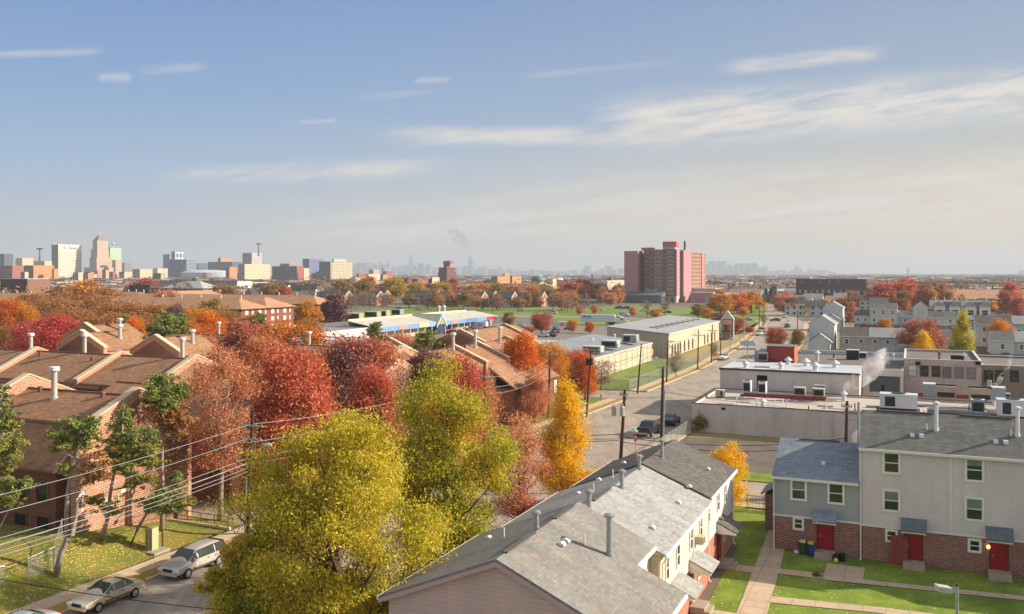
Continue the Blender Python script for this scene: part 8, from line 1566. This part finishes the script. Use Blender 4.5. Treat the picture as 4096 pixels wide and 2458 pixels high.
seg(b14, W(45, 78, 0), ((8.0, 8.6), (7.4, 8.0)), 'thin cable passing in front of the factory roof', dark=True, r=.015)
wire(At(-40, 46, 1.2+Zat(2310, 46)-1.2), At(2100*.62, 46, Zat(2470, 46)), .3, 'single dark wire crossing low over the parked cars', .022, dark=True)
# ---------------------------------------------------------------- signs, hydrant and others
T = thing('street_sign', G(*B3(1193, 1010)), 'green street name blades above a red and white warning board', 'street sign', RZR)
ob('post', MB().lathe(0, 0, [(.04, 0), (.04, 3.0)], 6), M_GALV, T); ob('name_blade', MB().box(-.45, .45, -.02, .02, 2.72, 2.95), plain('sign_green', '#1f7a52', .5), T); ob('name_blade', MB().box(-.02, .02, -.4, .4, 2.97, 3.2), plain('sign_green2', '#5cb08c', .5), T)
sb = ob('sign_board', MB().box(-.14, .14, -.05, -.03, 1.5, 2.5), plain('sign_redw', '#cf3540', .5), T); ob('white_patch', MB().box(-.09, .09, -.056, -.051, 1.85, 2.15), M_WHITE, sb)
T = thing('notice_sign', G(*B3(2270, 1170)), 'small pinkish notice sign on a post in the gravel lot', 'sign'); ob('post', MB().lathe(0, 0, [(.03, 0), (.03, 2.2)], 6), M_GALV, T); ob('board', MB().box(-.25, .25, -.03, -.01, 1.6, 2.2), plain('board_pink', '#c9a09c', .5, .3, 5), T)
T = thing('fire_hydrant', G(*B3(862, 474)), 'yellowish fire hydrant at the side street corner', 'hydrant'); ob('barrel', MB().lathe(0, 0, [(.2, 0), (.2, .06), (.13, .08), (.13, .6), (.18, .62), (.16, .75), (.05, .85)], 10), plain('hydrant', '#a98f4a', .5), T); ob('outlet', MB().box(-.24, .24, -.06, .06, .42, .54), MATS['hydrant'], T)
T = thing('solar_panel_post', At(A3(2275, 0)[0], 200), 'solar panel on a post beside the avenue, above the white roof', 'solar panel'); ob('post', MB().lathe(0, 0, [(.12, 0), (.1, 5.4)], 8), M_GALV, T); ob('panel', MB().slab([(-1.6, -.8, 5.3), (1.6, -.8, 5.3), (1.6, .9, 6.1), (-1.6, .9, 6.1)], .1), glassmat('solar_grey', (.12, .14, .17), .25), T)
T = thing('warning_sign', G(*A4(368, 915)), 'orange and yellow diamond signs on the avenue', 'sign'); ob('post', MB().lathe(0, 0, [(.1, 0), (.1, 4)], 6), M_GALV, T); ob('diamond', MB().prism([(-1.6, -.1, 4.6), (0, -.1, 3.0), (1.6, -.1, 4.6), (0, -.1, 6.2)], (0, .05, 0)), plain('diamond_orange', '#d98a1c', .5), T); ob('plate', MB().box(-.9, .9, -.1, -.05, 1.6, 2.9), plain('plate_lime', '#c9d02a', .5), T)
T = thing('crossing_sign', G(*A3(2335, 890)), 'lime yellow crossing sign at the park corner', 'sign'); ob('post', MB().lathe(0, 0, [(.1, 0), (.1, 3)], 6), M_GALV, T); ob('plate', MB().box(-.8, .8, -.1, -.05, 3.0, 6.2), plain('plate_lime', '#c9d02a', .5), T)
# people: two workers on the roof of the windowed wing
M_SKIN = plain('skin', '#8a5f48', .6)
def person(loc, rz, label, joints, cloth, hat=None, trousers=None):
    T = thing('person', loc, label, 'person', rz)
    J = {k_: Vector(v) for k_, v in joints.items()}
    E = [('hip', 'chest', .15), ('chest', 'neck', .15), ('neck', 'head', .06), ('head', 'crown', .1), ('chest', 'sL', .09), ('sL', 'eL', .055), ('eL', 'hL', .04), ('chest', 'sR', .09), ('sR', 'eR', .055), ('eR', 'hR', .04), ('hip', 'kL', .09), ('kL', 'aL', .06), ('aL', 'tL', .05), ('hip', 'kR', .09), ('kR', 'aR', .06), ('aR', 'tR', .05)]
    names = list(J); me = bpy.data.meshes.new('body'); me.from_pydata([J[n_] for n_ in names], [(names.index(a), names.index(b)) for a, b, r in E], []); me.materials.append(cloth)
    o = bpy.data.objects.new('body', me); COL.objects.link(o); o.parent = T
    o.modifiers.new('skin', 'SKIN'); sv = me.skin_vertices[0].data if me.skin_vertices else None
    if sv is None:
        me.attributes
    rad = {'hip': .15, 'chest': .18, 'neck': .06, 'head': .095, 'crown': .085, 'sL': .075, 'sR': .075, 'eL': .05, 'eR': .05, 'hL': .04, 'hR': .04, 'kL': .08, 'kR': .08, 'aL': .05, 'aR': .05, 'tL': .045, 'tR': .045}
    if sv:
        for i, n_ in enumerate(names): sv[i].radius = (rad[n_], rad[n_]); sv[i].use_root = n_ == 'hip'
    ss = o.modifiers.new('sub', 'SUBSURF'); ss.levels = ss.render_levels = 1
    hd = MB(); c = (J['head']+J['crown'])/2; hd.lathe(c.x, c.y, [(.05, c.z-.12), (.1, c.z-.06), (.11, c.z+.04), (.07, c.z+.13), (.02, c.z+.15)], 10); ob('hair', hd, hat or M_DARK, T)
    tr = MB(); tr.tube([J['hip']+Vector((0, .06, .05)), J['kL'], J['aL']], [.15, .1, .08], 8); ob('trousers', tr, trousers or M_DARK, T); tr = MB(); tr.tube([J['hip']+Vector((0, -.06, .05)), J['kR'], J['aR']], [.15, .1, .08], 8); ob('trousers', tr, trousers or M_DARK, T)
    return T
stand = dict(hip=(0, 0, .92), chest=(0, .02, 1.3), neck=(0, .02, 1.47), head=(0, .0, 1.58), crown=(0, 0, 1.72), sL=(.2, 0, 1.4), eL=(.28, -.05, 1.12), hL=(.3, -.2, .9), sR=(-.2, 0, 1.4), eR=(-.28, -.05, 1.12), hR=(-.2, -.25, 1.0), kL=(.1, -.03, .5), aL=(.11, 0, .08), tL=(.12, -.2, .04), kR=(-.1, 0, .5), aR=(-.12, .05, .08), tR=(-.12, -.15, .04))
bend = dict(hip=(0, 0, .9), chest=(.18, -.03, 1.25), neck=(.28, -.04, 1.4), head=(.36, -.05, 1.46), crown=(.42, -.06, 1.56), sL=(.22, .17, 1.32), eL=(.4, .2, 1.05), hL=(.55, .1, .85), sR=(.22, -.2, 1.32), eR=(.4, -.22, 1.05), hR=(.56, -.12, .85), kL=(.03, .1, .48), aL=(-.02, .11, .08), tL=(.14, .12, .04), kR=(.03, -.1, .48), aR=(-.02, -.12, .08), tR=(.14, -.12, .04))
def rp(u, zz=8.05): 
    l = 157.0; p = onL(u, l); return W(p, l, zz)
person(W(onL(3757, 150.2), 150.2, 8.04), .3, 'person in brown work clothes and cap standing on the windowed wing roof', stand, plain('cloth_brown', '#5a483c'), plain('cap_tan', '#b8a898'), plain('cloth_tan', '#7d6a58'))
person(W(onL(3850, 150.3), 150.3, 8.04), 0, 'person in a white shirt bending forward beside rooftop boxes', bend, plain('shirt_white', '#d8d5d2'), plain('hair_grey', '#55504c'), plain('jeans_dark', '#2f2b2a'))
for x, lb in ((3818, 'left dark rooftop box beside the bending worker'), (3842, 'right dark rooftop box beside the bending worker')): ob('roof_box', MB().box(-.5, .5, 0, .8, 0, .8).box(-.55, .55, -.05, .85, .802, .86), M_ACD, loc=W(onL(x, 151.2), 151.2, 8.04), rz=RZR, label=lb, cat='box')
for x, y, lb in ((1775, 1015, 'person in dark clothes before the mall front, left'), (1825, 1012, 'person in dark clothes before the mall front, right')): person(G(*A2(x, y+25)), 0, lb, stand, plain('cloth_red', '#5f2a2a'), None, M_DARK)
# aeroplane
a = At(3800, 7300, Zat(803, 7300)); T = thing('aeroplane', a, 'small dark airliner low in the right sky', 'aeroplane', 0); m = MB(); m.tube([(-20, 0, 1), (-17, 0, 0), (14, 0, 0), (21, 0, 2.5)], [.4, 2, 2, .5], 10); ob('fuselage', m, plain('plane_grey', '#5d5e63', .5), T)
ob('wing', MB().prism([(-4, 0, -.8), (2, 0, -.8), (9, 17, .5), (6, 17, .5)], (0, 0, .5)), MATS['plane_grey'], T); ob('wing', MB().prism([(-4, 0, -.8), (6, -17, .5), (9, -17, .5), (2, 0, -.8)], (0, 0, .5)), MATS['plane_grey'], T); ob('tail_fin', MB().prism([(14, -.2, 1.5), (19, -.2, 1.5), (22.5, -.2, 8), (19.5, -.2, 8)], (0, .4, 0)), MATS['plane_grey'], T)
# steam from the factory roof
def steam(loc, pts, label, dens, col, ns, name='steam'):
    m = MB(); rg_ = random.Random(2)
    mm, t = newmat(name+'_vol'); oc = t.n('ShaderNodeTexCoord', out=3)
    nz = t.noise(oc, ns, 4.0, .6); de = t.m('MULTIPLY', t.rng(nz, .44, .7), dens, clamp=False)
    t.n('ShaderNodeOutputMaterial', {'Volume': t.n('ShaderNodeVolumePrincipled', {'Color': lin(col), 'Density': t.m('MAXIMUM', de, 0.0)})})
    m.tube([p[:3] for p in pts], [p[3] for p in pts], 10); return ob(name, m.mesh(name, True), mm, loc=loc, label=label, kind='stuff')
p_, l_, _ = onz(z2(2270, 760), ZR); steam(W(p_, l_, ZR+.9), [(0, 0, 0, .2), (.7, .6, .8, .7), (2.2, 1, 1.7, 1.1), (4.2, 2, 3.0, 1.5), (6.4, 3, 4.6, 1.4), (8.2, 4, 6.0, .6)], 'white steam drifting right from a roof vent', 1.5, '#f2eeee', .55)
p_, l_, _ = onz(z3(2200, 350), 8.0); steam(W(p_, 147.5, 5.2), [(0, 0, 0, .2), (.5, 0, .7, .45), (.9, 0, 1.5, .35), (1.6, 0, 2.6, .4), (2.2, 0, 4.2, .2)], 'thin white steam wisp before the brown wing', 2.2, '#f2eeee', 1.2)
steam(At(A2(2080, 0)[0], 9000, 200), [(0, 0, 0, 15), (-40, 0, 80, 45), (-130, 0, 180, 70), (-230, 0, 290, 30)], 'faint dark smoke smudge above the skyline', .012, '#4a4644', .02, 'smoke')
